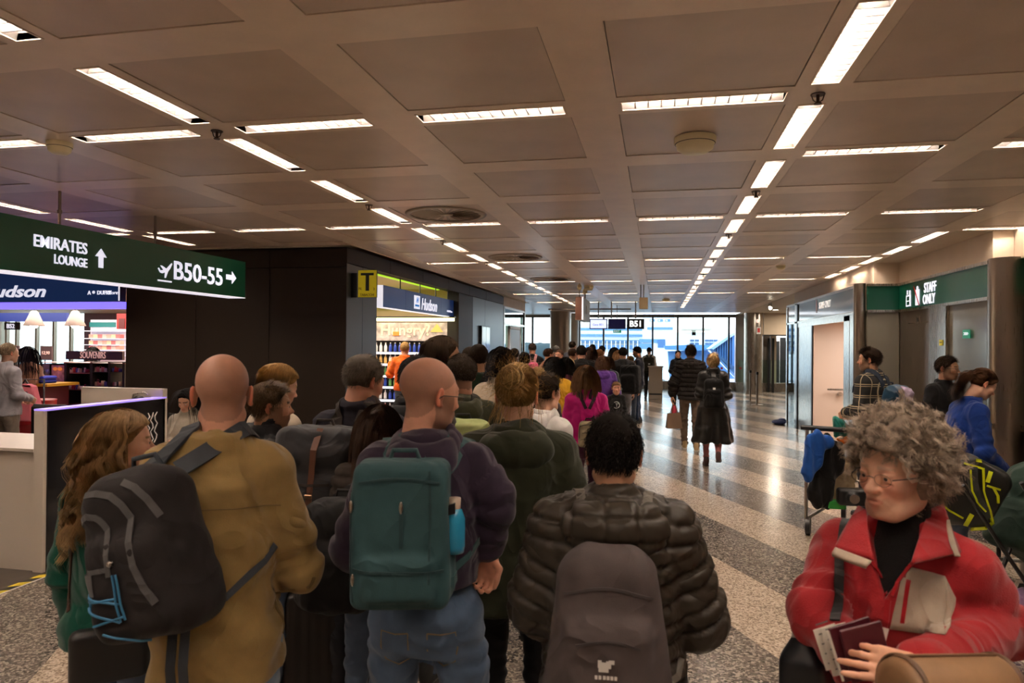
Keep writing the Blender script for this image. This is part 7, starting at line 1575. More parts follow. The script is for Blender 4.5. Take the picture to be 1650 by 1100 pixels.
# ---- front puffer man with grey pack
pos, H_ = spot(990, 664, 2.0); yw = va(990)+R(1)
P10b = person('curly black haired man in dark quilted puffer jacket, nearest figure seen from behind', pos, H_-.012, yw, skin='olive', wide=1.08, top=dict(kind='puffer', col=(.036, .028, .020), t=.055, hem=.78, collar='crew', hood=(.165, .085, .095), period=.060, amp=.012, rough=.42, name='puffer_jacket'), bottom=dict(col=(.012, .012, .013)), hair=dict(style='short', col=(.011, .008, .006), len=.028, curl=.004, n=5500, rad=.0013), arms=[[(-.255, .03, 1.12), (-.15, .22, 1.08)], [(.27, .03, 1.11), (.17, .22, 1.09)]], handspec=[dict(none=1), dict(none=1)], shoes=(.1, .08, .06), **N1)
def grey(ctx):
    on, line, t = ctx['on'], ctx['line'], ctx['t']; mk = mat('pale_print', (.62, .60, .56), .6); pl = clothmat('pack_pale_trim', (.24, .22, .17), .8)
    line([(-.72+i*.144, .50+.10*math.sin(math.pi*i/10)) for i in range(11)], .008, mat('zip_grey', (.05, .04, .04), .6), 'zip'); line([(-.5+i*.1, .08+.06*math.sin(math.pi*i/10)) for i in range(11)], .006, mat('zip_grey', (0, 0, 0)), 'zip')
    line([(.93, .45), (.97, .1), (.97, -.3), (.95, -.6)], .010, pl, 'pale_piping'); line([(-.93, .45), (-.97, .1), (-.97, -.3), (-.95, -.6)], .010, pl, 'pale_piping')
    disp_patch(ctx, -.25, .25, .90, .985, pl, 'neck_patch', 4)
    disp_patch(ctx, -.14, .02, -.16, -.06, mk, 'bear_print', 3); disp_patch(ctx, -.02, .06, -.12, -.045, mk, 'bear_print', 3); disp_patch(ctx, .02, .11, -.075, -.035, mk, 'bear_print', 3); disp_patch(ctx, -.15, -.09, -.12, -.04, mk, 'bear_print', 2)
    for i, u in enumerate((-.2, -.14, -.07, -.01, .05, .11)): disp_patch(ctx, u, u+.045, -.235, -.195, mk, 'lettering', 2)
    q, n_ = on(-.86, -.5, .008)
    if q is not None: MB().tube([q, q+Vector((-.01, -.012, -.05)), q+Vector((-.005, -.01, -.13))], .006, 6).build('yellow_cord', mat('yellow_cord', (.6, .4, .02), .6), t)
    pp = [Vector(ctx['c']+np.array([ctx['w']*.5*.9+.05*math.sin(k*.5), -.03+.02*k/6, -.16-.05*math.cos(k*.6)])) for k in range(8)]; MB().tube(pp, .004, 6).build('side_cord', pl, t)
B10 = backpack(P10b, 'dark taupe daypack with pale bear print, worn by the nearest man in the puffer', (.075, .058, .056), w=.335, hgt=.54, d=.18, zt=1.42, x=-.02, h=.008, rad=.085, taper=.21, handle=False, strapc=(.15, .135, .115), strapw=.03, extra=dict(parts=grey), zips=False, fold=.005, strapx=(.075, .15))
# ---- plaid man
def plaid():
    m = bpy.data.materials.new('plaid_cloth'); m.use_nodes = True; N = m.node_tree.nodes; L = m.node_tree.links; b = N['Principled BSDF']; b.inputs['Roughness'].default_value = .9
    tc = N.new('ShaderNodeTexCoord'); sp = N.new('ShaderNodeSeparateXYZ'); L.new(tc.outputs['Object'], sp.inputs[0]); last = None
    def stripe(sock, per, w, ph):
        a = N.new('ShaderNodeMath'); a.operation = 'ADD'; a.inputs[1].default_value = ph; L.new(sock, a.inputs[0])
        f = N.new('ShaderNodeMath'); f.operation = 'PINGPONG'; f.inputs[1].default_value = per/2; L.new(a.outputs[0], f.inputs[0]); g = N.new('ShaderNodeMath'); g.operation = 'LESS_THAN'; g.inputs[1].default_value = w; L.new(f.outputs[0], g.inputs[0]); return g.outputs[0]
    ad = N.new('ShaderNodeMath'); ad.operation = 'ADD'; L.new(sp.outputs['X'], ad.inputs[0]); L.new(sp.outputs['Y'], ad.inputs[1])
    ss_ = [stripe(sp.outputs['Z'], .115, .0045, 0), stripe(sp.outputs['Y'], .115, .0045, .02), stripe(sp.outputs['Z'], .115, .003, .02), stripe(sp.outputs['X'], .13, .004, .05)]
    c = None
    for s in ss_:
        if c is None: c = s; continue
        q = N.new('ShaderNodeMath'); q.operation = 'MAXIMUM'; L.new(c, q.inputs[0]); L.new(s, q.inputs[1]); c = q.outputs[0]
    mx = N.new('ShaderNodeMix'); mx.data_type = 'RGBA'; mx.inputs['A'].default_value = (.018, .017, .016, 1); mx.inputs['B'].default_value = (.42, .34, .22, 1); L.new(c, mx.inputs['Factor']); L.new(mx.outputs['Result'], b.inputs['Base Color']); return m
pos, H_ = spot(1404, 558, 7.4); P41 = person('bearded man in black plaid shirt facing left with blue backpack', pos, H_-.02, va(1404)+R(62), skin='mid', hyaw=R(18), top=dict(kind='shirt', col=BLK, t=.035, hem=.74, collar='shirt', mat=plaid(), name='plaid_shirt'), bottom=dict(col=(.02, .02, .03)), hair=dict(style='short', col=(.035, .02, .013), len=.035, curl=.005, n=2600), beard=(.03, .02, .013), arms=('front', 'front'), h=.011, hh=.005)
backpack(P41, 'shiny dark blue backpack on the man in the plaid shirt', (.02, .06, .11), w=.30, hgt=.52, d=.24, zt=1.38, h=.011, m=mat('shiny_blue_nylon', (.018, .055, .10), .3, bump=.4, bscale=14), strapc=(.02, .03, .05), rad=.08, fold=.012, zips=False, taper=.12)
t = bag_on(P41, 'lilac and white cloth stuffed in the top of the blue backpack', 'cloth', 'cloth'); F = Fld((-.2, -.55, 1.1), (.2, .0, 1.5), .01); F.ell((0, -.33, 1.30), (.06, .10, .07)); F.ell((.0, -.38, 1.22), (.05, .05, .09)); F.noise(.01, 50, 3); V, Q = F.mesh(); link('bundle', npmesh('bundle', V, Q), t, clothmat('lilac_cloth', (.45, .36, .5), .9))
# ---- black T-shirt man
pos, H_ = spot(1524, 572, 7.0); person('man with glasses in black T-shirt looking right, behind the woman in blue', pos, H_-.015, va(1524)+R(180+48), skin='mid', hyaw=R(20), top=dict(kind='tshirt', col=(.012, .011, .012), t=.016, sleeve='short', name='tshirt'), hair=dict(style='short', col=HB_, len=.03, n=2200), beard=(.12, .07, .045), glasses=True, h=.011, hh=.005)
# ---- blue sweater woman
pos, H_ = spot(1535, 603, 5.5); yw = va(1535)-R(66)
P43 = person('woman with ponytail in royal blue sweater bending to the right', pos, H_+.04, yw, g='f', skin='fair', lean=.32, hpitch=R(-30), wide=1.08, top=dict(kind='sweater', col=(.008, .035, .20), t=.028, hem=.88, name='sweater'), bottom=dict(col=(.05, .06, .08)), hair=dict(style='tail', col=(.13, .06, .03), n=2600, len=.24, taildir=(.0, -.6, -.4)), arms=[[(-.23, .10, 1.12), (-.12, .34, .98)], [(.24, .10, 1.08), (.16, .34, .90)]], h=.009, hh=.005)
t = thing('tissue', 'small white crumpled tissue held by the woman in blue', 'tissue', tuple(P43['root'].location)); wr = rotz(yw)@(P43['arm'][1][2]*P43['s'])+np.array(rotz(yw)@np.array([0, .12, -.02])); F = Fld((-.05, -.05, -.05), (.05, .05, .05), .006); F.ell((0, 0, 0), (.03, .025, .025)); F.noise(.008, 120, 2); V, Q = F.mesh(); o = link('wad', npmesh('wad', V, Q), t, M_whitep); o.location = tuple(wr)
# ============================================================ WOMAN IN RED, TROLLEY, STROLLER, SHOP PEOPLE
def pxs(P, x, y, out=.002):
    r = P['root']; o = np.array(C0); d = np.array(ray(x, y)); Rz = rotz(-r.rotation_euler.z); l = np.array(r.location)
    o2 = Rz@(o-l)/P['s']; d2 = Rz@d; a = P['bvh'].ray_cast(Vector(o2), Vector(d2).normalized())
    return (a[0]+a[1]*out, a[1]) if a[0] else (None, None)
def px_patch(P, quad, m, name, parent, n=8, out=.004, th=.003):
    """patch of cloth on a garment; quad = four pixel corners"""
    (x0, y0), (x1, y1), (x2, y2), (x3, y3) = quad; V = []
    for j in range(n+1):
        for i in range(n+1):
            u, v = i/n, j/n; x = (x0*(1-u)+x1*u)*(1-v)+(x3*(1-u)+x2*u)*v; y = (y0*(1-u)+y1*u)*(1-v)+(y3*(1-u)+y2*u)*v
            a, nn = pxs(P, x, y, out)
            if a is None: return None
            V.append(tuple(a))
    F_ = [(j*(n+1)+i, j*(n+1)+i+1, (j+1)*(n+1)+i+1, (j+1)*(n+1)+i) for j in range(n) for i in range(n)]
    o = MB().add(V, F_, True).build(name, m, parent); sd = o.modifiers.new('s', 'SOLIDIFY'); sd.thickness = th; sd.offset = 0; return o
def px_line(P, pts, w, m, name, parent, th=.003, n=6):
    pp, nn = [], []
    for (xa, ya), (xb, yb) in zip(pts, pts[1:]):
        for i in range(n):
            a, k_ = pxs(P, xa+(xb-xa)*i/n, ya+(yb-ya)*i/n, .003)
            if a is not None: pp.append(a); nn.append(k_)
    if len(pp) > 2: return MB().ribbon(pp, nn, w, th).build(name, m, parent)
D0 = 1.66
pos, H_ = spot(1452, 668, D0); H_ = H_-.02; yw = va(1452)+math.pi-R(12)
hl_ = lambda x, y, D: loc(pos, yw, H_, x, y, D)
eL = hl_(1612, 1010, 1.60); wL = hl_(1476, 1082, 1.30); eR = hl_(1318, 985, 1.60); wR = hl_(1392, 1100, 1.40)
toR = lambda v: rotz(-yw)@np.array(v)
imgL = np.array(-RT); up_ = np.array([0, 0, 1.]); tow = -np.array(fw)
P44 = person('older woman with curly grey hair and glasses in red fleece jacket holding passports', pos, H_, yw, g='f', skin=(.70, .40, .27), hyaw=R(-24), hpitch=R(-4), age=1, wide=1.06, fat=.04, glasses=True,
  top=dict(kind='fleece', col=(.31, .018, .023), t=.022, hem=.84, collar='none', vcut=(1.33, .42, .005), fold=.009, weave=320, rough=.95, name='fleece_jacket'), bottom=dict(col=(.03, .03, .04)),
  hair=dict(style='curly', col=(.34, .265, .20), n=9000, rad=.0010, isl=.5), arms=[[eL, wL], [eR, wR]] if False else [[eR, wR], [eL, wL]] if rotz(-yw).dot([1, 0, 0])[0] > 9 else ([[eL, wL], [eR, wR]] if eL[0] < eR[0] else [[eR, wR], [eL, wL]]),
  handspec=([dict(fd=toR(imgL*.95+up_*.25+tow*.05), pn=toR(-tow*.9-up_*.35), curls=[.15, .45, .6, .7], thumb=.1), dict(fd=toR(-imgL*.3+up_*.2+tow*.6), curl=.6)] if eL[0] < eR[0] else [dict(curl=.6), dict(fd=toR(imgL*.9+up_*.42), pn=toR(-tow), curls=[.12, .55, .7, .8])]), h=.0075, hh=.003)
g = P44['gar']; beige = clothmat('beige_twill', (.38, .30, .23), .8, weave=500); redd = clothmat('red_trim', (.34, .006, .012), .7); redm = P44['mat']
# collar: two folded wings standing off the neck
def wing(quadpts, out, m, name):
    return px_patch(P44, quadpts, m, name, g, n=10, out=out, th=.008)
def flap(world, m, name, th=.007):
    """curved four-corner collar flap given as (pixel x, pixel y, distance)"""
    c = [np.array(hl_(*w)) for w in world]; n = 10; V = []
    for j in range(n+1):
        for i in range(n+1):
            u, v = i/n, j/n; p = (c[0]*(1-u)+c[1]*u)*(1-v)+(c[3]*(1-u)+c[2]*u)*v; p = p+np.array([0, .022*math.sin(math.pi*v)*(.5+.5*math.sin(math.pi*u)), 0]); V.append(tuple(p))
    o = MB().add(V, [(j*(n+1)+i, j*(n+1)+i+1, (j+1)*(n+1)+i+1, (j+1)*(n+1)+i) for j in range(n) for i in range(n)], True).build(name, m, g)
    sd = o.modifiers.new('s', 'SOLIDIFY'); sd.thickness = th; sd.offset = 0; return o
flap([(1396, 822, 1.62), (1384, 816, 1.66), (1344, 884, 1.52), (1408, 902, 1.46)], redm, 'collar_wing')
flap([(1346, 882, 1.505), (1404, 904, 1.44), (1396, 915, 1.44), (1342, 895, 1.505)], beige, 'collar_facing', .004)
flap([(1497, 822, 1.66), (1520, 812, 1.70), (1548, 890, 1.53), (1468, 908, 1.44)], redm, 'collar_wing')
flap([(1524, 838, 1.63), (1530, 838, 1.63), (1547, 896, 1.50), (1538, 895, 1.50)], beige, 'collar_facing', .004)
px_patch(P44, [(1458, 912), (1522, 928), (1522, 1024), (1434, 1012)], beige, 'chest_panel', g, n=10); px_patch(P44, [(1522, 928), (1538, 962), (1532, 1008), (1522, 1024)], beige, 'chest_panel', g, n=4)
px_patch(P44, [(1461, 936), (1468, 938), (1457, 1004), (1450, 1003)], redd, 'pocket_zip', g, n=6, out=.007, th=.004)
px_line(P44, [(1432, 968), (1428, 1000), (1420, 1060), (1418, 1098)], .012, redd, 'front_zip', g, .005)
px_line(P44, [(1404, 905), (1418, 930), (1432, 965)], .008, redd, 'opening_edge', g, .004); px_line(P44, [(1470, 908), (1450, 935), (1436, 965)], .008, redd, 'opening_edge', g, .004)
ZR = thing('shoulder_strap_bag', 'black nylon bag with white paper, hanging on a strap beside the woman in red', 'bag', tuple(P44['root'].location), yw); ZR.scale = P44['root'].scale
px_line(P44, [(1372, 818), (1360, 850), (1352, 900), (1350, 960), (1345, 1010)], .022, mat('black_webbing', (.008, .008, .009), .6), 'strap', ZR, .005)
c = np.array(hl_(1302, 1064, 1.62)); F = Fld(c-.16, c+.16, .008); F.ell(c, (.055, .06, .085)); F.rbox(c+np.array([0, 0, -.05]), (.055, .07, .08), .03, .02); F.noise(.006, 35, 4); V, Q = F.mesh(); V = relax(V, Q); link('bag_body', npmesh('bag_body', V, Q), ZR, mat('black_nylon', (.006, .007, .010), .4, bump=.4, bscale=25))
c = np.array(hl_(1300, 1018, 1.60)); b = MB(); b.M = Matrix.Translation(tuple(c)); b.add([(-.04, 0, -.01), (.035, .01, -.02), (.03, .0, .02), (-.01, 0, .012)], [(0, 1, 2, 3)]); b.build('paper', M_whitep, ZR)
# passports and boarding cards: slabs in a plane facing the camera
def slab(lab, cat, name, px, D, w, h, th, ang, m, extra=None, tilt=0):
    p = atd(px[0], px[1], D); M = Matrix((RT, UP, -fw)).transposed().to_4x4()
    t = thing(name, lab, cat, tuple(p)); t.rotation_mode = 'QUATERNION'; t.rotation_quaternion = (M @ Matrix.Rotation(R(ang), 4, 'Z') @ Matrix.Rotation(R(tilt), 4, 'Y')).to_quaternion()
    B((-w/2, -h/2, -th/2), (w/2, h/2, th/2), min(.002, th/3)).build('cover' if cat == 'passport' else 'card', m, t)
    if extra: extra(t, w, h, th)
    return t
M_pp = mat('burgundy_cover', (.075, .006, .014), .45, bump=.2, bscale=300); M_card = mat('card_white', (.72, .66, .58), .6); M_ink = mat('card_ink', (.15, .14, .14), .6); M_gi = mat('card_green', (.30, .55, .05), .6)
slab('burgundy passport held in front by the woman in red', 'passport', 'passport', (1396, 1050), 1.335, .082, .105, .006, 14, M_pp)
slab('second burgundy passport with pale page edges, behind the front one', 'passport', 'passport', (1380, 1046), 1.35, .082, .110, .005, 17, M_pp, lambda t, w, h, th: B((-w/2-.004, -h/2+.004, -.0015), (-w/2+.002, h/2-.004, .0015)).build('page_edge', M_card, t))
def card(t, w, h, th):
    for i in range(5): B((-w/2+.008, -h/2+.012+i*.02, th/2), (w/2-.012, -h/2+.0145+i*.02, th/2+.0006)).build('printed_line', M_ink, t)
    B((-.005, h/2-.03, th/2), (.012, h/2-.02, th/2+.0008)).build('green_print', M_gi, t); B((-.0, -h/2+.02, th/2), (.014, -h/2+.028, th/2+.0008)).build('green_print', M_gi, t)
slab('white boarding card with green print nearest the passports', 'card', 'boarding_card', (1352, 1046), 1.37, .05, .098, .0012, 14, M_card, card)
slab('white boarding card fanned out farthest left', 'card', 'boarding_card', (1338, 1042), 1.38, .045, .085, .0012, 18, M_card, card)
slab('white folded paper behind the burgundy passports', 'paper', 'folded_paper', (1412, 1044), 1.36, .03, .085, .001, -14, M_card)
# rolled tan bag under the arm
a = atd(1442, 1112, 1.22); b_ = atd(1660, 1106, 1.30); t = thing('rolled_bag', 'brown rolled leather bag tucked under the arm of the woman in red', 'bag', tuple(a)); M_tl = mat('tan_leather', (.26, .14, .065), .5, bump=.3, bscale=30, noise=.2, nscale=10)
dv = b_-a; n = dv.normalized(); pr = [(.0, .0), (.035, .0), (.052, .006), (.056, .02), (.058, .04), (.058, .22), (.055, .235), (0, .24)]
b = MB(); b.M = Matrix.Translation((0, 0, 0)) @ n.to_track_quat('Z', 'Y').to_matrix().to_4x4(); b.lathe(pr, n=32); b.build('roll', M_tl, t)
for z in (.012, .225): b = MB(); b.M = n.to_track_quat('Z', 'Y').to_matrix().to_4x4(); b.lathe([(.0565, z), (.0605, z+.002), (.0605, z+.008), (.0565, z+.010)], n=32); b.build('welt', mat('dark_leather', (.12, .06, .03), .5), t)
b = MB(); b.M = n.to_track_quat('Z', 'Y').to_matrix().to_4x4(); b.box((-.002, .056, .02), (.002, .061, .22)); b.build('seam', mat('dark_leather', (0, 0, 0)), t)
px_line(P17, [(927, 622), (936, 640), (946, 662)], .032, clothmat('dark_strap', (.03, .012, .02), .8), 'back_strap', P17['root'], .008); px_line(P17, [(966, 620), (957, 642), (948, 662)], .032, clothmat('dark_strap', (0, 0, 0)), 'back_strap', P17['root'], .008)
px_line(P10b, [(934, 846), (944, 862), (954, 878)], .026, clothmat('pale_strap', (.16, .145, .125), .8), 'shoulder_strap', B10['t'], .007); px_line(P10b, [(1036, 842), (1026, 860), (1014, 878)], .026, clothmat('pale_strap', (0, 0, 0)), 'shoulder_strap', B10['t'], .007)
# ---- luggage trolley with coats
q = atd(1348, 700, 6.5); tx, ty = q.x, q.y; M_tube = brushed('trolley_steel', (.45, .42, .38), .3)
t = thing('luggage_trolley', 'steel airport luggage trolley with a black handle under piled coats', 'trolley', (tx, ty, 0), R(-18))
for s in (-.26, .26): MB().tube([(s, .0, .14), (s, .0, .85), (s*.95, -.06, 1.0)], .016, 10).build('upright', M_tube, t)
MB().tube([(-.30, -.08, 1.02), (.30, -.08, 1.02)], .024, 12).build('handle_bar', M_black, t)
for z in (.35, .55, .75): MB().tube([(-.26, 0, z), (.26, 0, z)], .010, 8).build('cross_bar', M_tube, t)
for s in (-.24, .24): MB().tube([(s, .0, .16), (s*.6, .85, .12)], .016, 8).build('base_rail', M_tube, t)
for x, y in ((-.24, 0), (.24, 0), (0, .85)): MB().cyl((x-.02, y, .08), (x+.02, y, .08), .08, n=18).build('wheel', M_black, t)
def drape(name, lab, cat, pts, D, th, m, parentrot=0, quilt=False, seed=1):
    """coat hanging over the trolley: outline in the photograph's pixels given real thickness"""
    P = [np.array(atd(x, y, D)) for x, y in pts]; c = np.mean(P, 0); e1 = np.array(RT); o = np.array([p-c for p in P]); uu = o@e1; zz = o[:, 2]; dd = np.cross(e1, [0, 0, 1.]); lo = (uu.min()-.05, -th-.06, zz.min()-.05); hi = (uu.max()+.05, th+.06, zz.max()+.05)
    F = Fld(lo, hi, .011); x, y, z = np.meshgrid(*F.ax, indexing='ij', sparse=True); x2 = x[:, 0, 0][:, None]+0*z[0, 0][None]; z2 = z[0, 0][None]+0*x[:, 0, 0][:, None]
    best = np.full(x2.shape, 9.); ins = np.zeros(x2.shape, bool); n = len(P)
    for i in range(n):
        ax_, az_, bx_, bz_ = uu[i], zz[i], uu[(i+1) % n], zz[(i+1) % n]; L2 = (bx_-ax_)**2+(bz_-az_)**2; tt = np.clip(((x2-ax_)*(bx_-ax_)+(z2-az_)*(bz_-az_))/L2, 0, 1); best = np.minimum(best, np.hypot(x2-ax_-tt*(bx_-ax_), z2-az_-tt*(bz_-az_)))
        cr = ((az_ > z2) != (bz_ > z2)) & (x2 < (bx_-ax_)*(z2-az_)/(bz_-az_+1e-9)+ax_); ins ^= cr
    sd = np.where(ins, -best, best)[:, None, :]; d2 = np.hypot(np.maximum(sd+th*.9, 0), np.abs(y))-th*(1+.0*z)
    F.f = np.minimum(F.f, d2.astype(np.float32)); V, Q = F.mesh(); V = relax(V, Q, 2); N = vnorm(V, Q)
    if quilt: ph = (V[:, 2]+.25*V[:, 0])/.085 % 1; V = V+N*(-.013*np.exp(-(np.minimum(ph, 1-ph)*.085/.008)**2))[:, None]
    else: V = V+N*(.012*np.sin(V[:, 0]*55+2*wob(V[:, 0], V[:, 1], V[:, 2], 7, seed))+.006*wob(V[:, 0], V[:, 1], V[:, 2], 22, seed+1))[:, None]
    t_ = thing(name, lab, cat, tuple(c)); V = V[:, :1]*e1+V[:, 1:2]*(-dd)+V[:, 2:]*np.array([0, 0, 1.]); link('cloth_body', npmesh('cloth_body', V, Q), t_, m); return t_
drape('beige_coat', 'beige quilted coat hanging on the trolley next to the black coat', 'coat', [(1352, 742), (1372, 735), (1380, 760), (1372, 812), (1335, 806), (1338, 780)], 6.42, .05, clothmat('beige_quilt', (.42, .32, .20), .6, weave=0, bump=.1), quilt=True)
drape('black_coat', 'black coat hanging over the luggage trolley beside the blue one', 'coat', [(1332, 700), (1358, 718), (1362, 745), (1346, 775), (1334, 820), (1316, 818), (1302, 806), (1300, 790), (1312, 745)], 6.32, .055, clothmat('black_wool', (.010, .009, .009), .95), seed=4)
drape('blue_jacket', 'bright blue jacket thrown over the black coat on the trolley', 'jacket', [(1314, 692), (1330, 700), (1345, 712), (1330, 728), (1318, 755), (1308, 772), (1298, 776), (1290, 762), (1296, 725), (1304, 700)], 6.22, .045, clothmat('blue_jersey', (.015, .09, .38), .85), seed=8)
drape('teal_bag', 'crumpled teal green bag hanging at the trolley handle', 'bag', [(1345, 672), (1358, 674), (1366, 690), (1364, 704), (1346, 704)], 6.46, .04, clothmat('teal_nylon', (.02, .22, .18), .6), seed=3)
drape('orange_cloth', 'small orange cloth wedged on the trolley', 'cloth', [(1348, 706), (1364, 704), (1368, 714), (1354, 718)], 6.40, .03, clothmat('orange_cloth', (.65, .16, .02), .8), seed=5)
q = atd(1372, 800, 6.2); t = thing('camera_case', 'black camera case on the trolley beside the beige coat', 'case', tuple(q)); F = Fld((-.16, -.1, -.12), (.16, .1, .14), .01); F.rbox((0, 0, 0), (.12, .06, .075), .03); F.cone((0, -.06, 0), (0, -.08, 0), .05, .045); V, Q = F.mesh(); link('case_body', npmesh('case_body', V, Q), t, M_black); MB().cyl((0, -.085, 0), (0, -.11, 0), .04, n=20).build('lens_ring', M_steeld, t)
q = atd(1352, 806, 6.3); t = thing('green_box', 'small green box at the foot of the beige coat', 'box', (q.x, q.y, q.z-.04)); B((-.10, -.05, -.03), (.05, .05, .04), .006).build('carton', mat('green_carton', (.03, .35, .05), .5), t)
# ---- stroller with a black and neon duffel
q = atd(1672, 900, 4.35); sx_, sy_ = q.x, q.y; M_sg = clothmat('stroller_green', (.020, .045, .032), .8)
t = thing('stroller', 'dark green folding pushchair with black tubes standing beside the column', 'stroller', (sx_, sy_, 0), R(25))
for s in (-.22, .22):
    MB().tube([(s-.35, 0, .95), (s-.05, 0, .55), (s+.3, 0, .12)], .013, 8).build('frame_tube', M_black, t); MB().tube([(s+.35, .1, 1.0), (s+.1, .05, .6), (s-.2, 0, .12)], .013, 8).build('frame_tube', M_black, t)
for x, y in ((-.42, 0), (.02, 0), (.08, .12), (.52, .1)): MB().cyl((x-.018, y, .09), (x+.018, y, .09), .09, n=20).build('wheel', M_black, t); MB().cyl((x-.022, y, .09), (x+.022, y, .09), .035, n=14).build('wheel_hub', M_steeld, t)
F = Fld((-.45, -.3, .3), (.6, .5, 1.2), .014); F.rbox((.05, .08, .60), (.22, .16, .16), .06, .03, M=roty(.5)); F.ell((.20, .1, .90), (.26, .22, .17), .03); F.ell((.22, -.04, .82), (.22, .18, .13), .02, sub=True); F.noise(.012, 16, 2); V, Q = F.mesh(); V = relax(V, Q); link('seat_and_canopy', npmesh('seat_and_canopy', V, Q), t, M_sg)
MB().tube([(-.36, 0, .95), (-.40, .1, 1.02), (-.36, .2, .95)], .016, 8).build('handle', M_black, t)
q = atd(1580, 1000, 4.9); 
t = thing('grey_trolley', 'plain steel trolley leg with wheels under the pushchair', 'trolley', (atd(1652, 880, 4.8).x, atd(1652, 880, 4.8).y, 0)); MB().tube([(0, 0, .12), (.02, .02, .5), (.06, .05, .9)], .03, 12).build('upright', M_tube, t); MB().tube([(-.5, 0, .32), (.3, 0, .32)], .014, 8).build('rail', M_tube, t); MB().cyl((-.03, 0, .09), (.03, 0, .09), .09, n=20).build('wheel', M_black, t); B((-.62, -.15, .60), (-.05, .35, .63), .005).build('deck', M_tube, t); MB().cyl((-.48, .1, .0), (-.48, .1, .60), .014, n=10).cyl((-.12, .1, .0), (-.12, .1, .60), .014, n=10).build('leg', M_black, t)
c0 = atd(1556, 795, 4.4); e1 = RT; t = thing('duffel_backpack', 'black duffel backpack with neon yellow straps lying on the pushchair', 'backpack', tuple(c0), YAW-.42)
F = Fld((-.32, -.2, -.28), (.32, .2, .30), .009); F.rbox((.02, 0, .02), (.17, .11, .20), .08, .02, M=roty(.45)); F.ell((-.10, 0, -.10), (.13, .10, .10), .05); F.rbox((.08, .0, .16), (.10, .08, .05), .04, .03, M=roty(.5)); F.noise(.008, 26, 6); V, Q = F.mesh(); V = relax(V, Q); link('bag_body', npmesh('bag_body', V, Q), t, mat('black_tarpaulin', (.012, .013, .012), .35, bump=.5, bscale=16)); bv = BVHTree.FromPolygons([tuple(v) for v in V], [tuple(f) for f in Q])
M_neon = mat('neon_yellow', (.62, .70, .0), .5, emit=.0)
def dl(px, w, m, nm, th=.005):
    pp, nn = [], []
    Rz = rotz(-(YAW-.42)); o_ = Rz@(np.array(C0)-np.array(c0))
    for (xa, ya), (xb, yb) in zip(px, px[1:]):
        for i in range(6):
            d = Rz@np.array(ray(xa+(xb-xa)*i/6, ya+(yb-ya)*i/6)); a = bv.ray_cast(Vector(o_), Vector(d).normalized())
            if a[0]: pp.append(a[0]+a[1]*.004); nn.append(a[1])
    if len(pp) > 2: MB().ribbon(pp, nn, w, th).build(nm, m, t)
dl([(1566, 752), (1567, 775), (1572, 800), (1586, 822), (1594, 835)], .052, clothmat('strap_grey', (.05, .055, .05), .7), 'shoulder_strap', .012)
dl([(1563, 756), (1566, 790), (1574, 808), (1590, 826)], .010, M_neon, 'neon_piping', .018); dl([(1583, 755), (1585, 790), (1594, 822), (1596, 840), (1586, 848), (1555, 850)], .010, M_neon, 'neon_piping', .018)
dl([(1518, 812), (1530, 822), (1556, 836)], .010, M_neon, 'neon_piping', .008); dl([(1553, 746), (1590, 758)], .012, M_neon, 'neon_piping', .008); dl([(1596, 760), (1590, 780)], .022, M_neon, 'neon_loop', .008); dl([(1600, 785), (1607, 798), (1607, 812)], .014, M_neon, 'neon_loop', .008); dl([(1566, 828), (1554, 848)], .024, M_neon, 'neon_loop', .008); dl([(1590, 782), (1616, 790)], .012, M_neon, 'neon_loop', .006); dl([(1572, 742), (1582, 744)], .02, M_neon, 'neon_loop', .006)
q = atd(1640, 965, 4.4); t = thing('plush_backpack', 'fluffy lilac child backpack on the floor at the foot of the pushchair', 'backpack', (q.x, q.y, 0)); F = Fld((-.2, -.2, -.01), (.25, .2, .36), .01); F.ell((.03, 0, .13), (.13, .11, .14)); F.ell((-.09, -.02, .12), (.055, .05, .07), .01); F.ell((.02, -.07, .09), (.09, .06, .08), .01); F.noise(.010, 60, 3); V, Q = F.mesh(); V = V-np.array([0, 0, V[:, 2].min()]); link('plush_body', npmesh('plush_body', V, Q), t, clothmat('lilac_plush', (.42, .27, .50), 1.0, sheen=.6)); MB().tube([(-.02, 0, .26), (0, 0, .31), (.05, 0, .31), (.07, 0, .26)], .012, 8).build('handle', mat('cream_webbing', (.6, .52, .42), .7), t)
# ---- suitcase between legs, white trainer wearer is part of the queue
q = atd(514, 985, 3.35); t = thing('suitcase', 'dark hard shell suitcase standing between the queue members', 'suitcase', (q.x, q.y, 0), va(514)+.1)
F = Fld((-.22, -.16, .04), (.22, .16, .66), .01); F.rbox((0, 0, .35), (.17, .11, .28), .05)
V, Q = F.mesh(); ph = (V[:, 0]/.045) % 1; V = V+vnorm(V, Q)*(-.004*np.exp(-(np.minimum(ph, 1-ph)*.045/.005)**2))[:, None]; link('shell', npmesh('shell', V, Q), t, mat('dark_shell', (.020, .014, .012), .35))
for x in (-.13, .13):
    for y in (-.07, .07): MB().cyl((x-.012, y, .03), (x+.012, y, .03), .03, n=14).build('wheel', M_black, t)
MB().tube([(-.07, .09, .60), (-.07, .09, .98), (.07, .09, .98), (.07, .09, .60)], .008, 8).build('telescopic_handle', M_steeld, t)
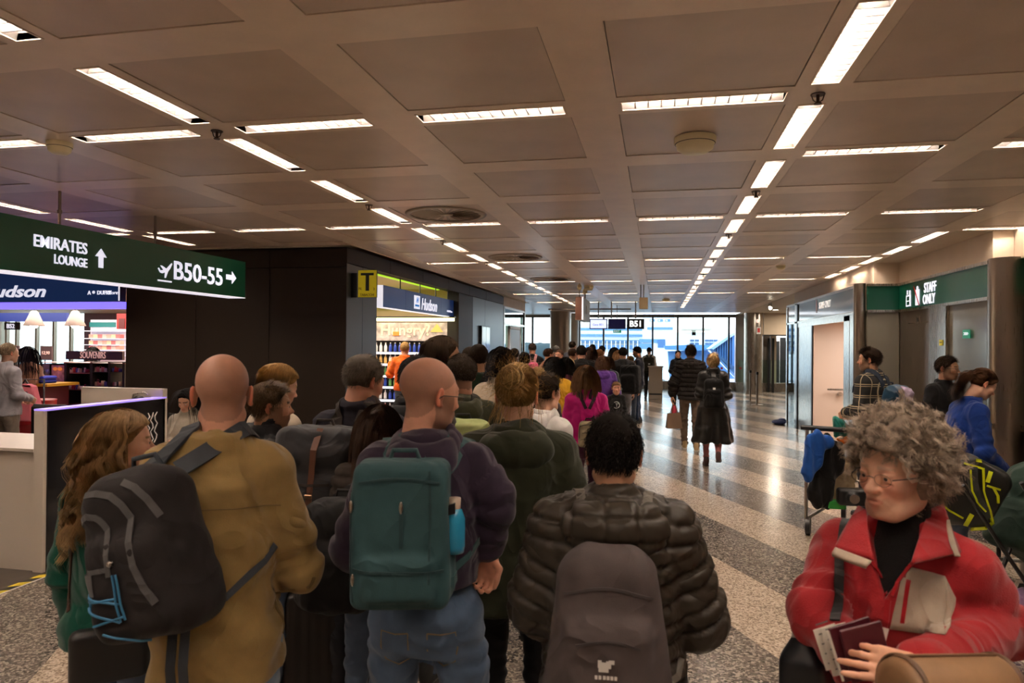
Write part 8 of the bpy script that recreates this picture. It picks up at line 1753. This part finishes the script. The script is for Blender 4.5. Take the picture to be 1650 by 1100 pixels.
# ---- people in and around the shops
pos, H_ = spot(12, 561, 8.6); person('bald elderly man in pale check shirt shopping at the jumper table', pos, 1.74, va(12)-R(60), skin='fair', top=dict(kind='shirt', col=(.45, .42, .45), t=.02, collar='shirt'), hair=dict(style='crop', col=(.4, .3, .2), recede=1), bottom=dict(col=(.25, .2, .16)), arms=('front', 'front'), **N3)
pos, H_ = spot(44, 562, 10.6); person('woman with long black hair standing at the shop counter', pos, 1.68, va(44)+R(20), g='f', skin='mid', top=dict(kind='sweater', col=(.3, .16, .1), t=.02), hair=dict(style='long', col=HBK, len=.4), **N3)
pos, H_ = spot(150, 553, 12.4); person('dark haired shopper behind the souvenir header board', pos, 1.66, va(150), g='f', skin='olive', top=dict(kind='jacket', col=(.05, .03, .03)), hair=dict(style='bob', col=HBK), **N3)
pos = tuple(aty(652, 560, 12.6))[:2]; person('person in orange jacket reaching into the chilled display', pos, 1.80, R(8), skin='ruddy', top=dict(kind='jacket', col=(.75, .12, .01), t=.03), hair=dict(style='short', col=(.4, .22, .08)), arms=[[(-.28, .05, 1.16), (-.30, .18, 1.36)], [(.24, .0, 1.13), (.2, .2, 1.2)]], **N3)
seat = [[(-.09, 0, .90), (-.10, .42, .88), (-.105, .44, .48)], [(.09, 0, .90), (.10, .42, .88), (.105, .44, .48)]]
def seated(lab, x, ytop, D, yaw, **k):
    p = atd(x, ytop, D); H = 1.68; P = person(lab, (p.x, p.y), H, yaw, legs=seat, **k); P['root'].location.z = p.z-H*1.0+.01; return P, p
Sa, pa = seated('seated dark haired man with glasses facing the camera beyond the black counter', 257, 629, 7.6, va(257)+R(165), skin='mid', glasses=True, top=dict(kind='jacket', col=BLK), hair=dict(style='short', col=HBK), beard=(.03, .02, .015), **N3)
Sb, pb = seated('seated long dark haired woman looking down beyond the black counter', 303, 629, 7.3, va(303)+R(150), g='f', skin='fair', hpitch=R(-18), top=dict(kind='coat', col=(.45, .40, .32), t=.035, collar='stand'), hair=dict(style='long', col=HBK, len=.36), arms=('phone', 'phone'), **N3)
t = thing('bench', 'low dark bench under the two seated people', 'bench', ((pa.x+pb.x)/2, (pa.y+pb.y)/2, 0), va(280)); zb_ = min(Sa['root'].location.z, Sb['root'].location.z)+.72
B((-.7, -.25, zb_-.08), (.7, .25, zb_), .02).build('seat', M_shelfb, t)
for x in (-.6, .6): B((x-.03, -.2, 0), (x+.03, .2, zb_-.08)).build('leg', M_steeld, t)
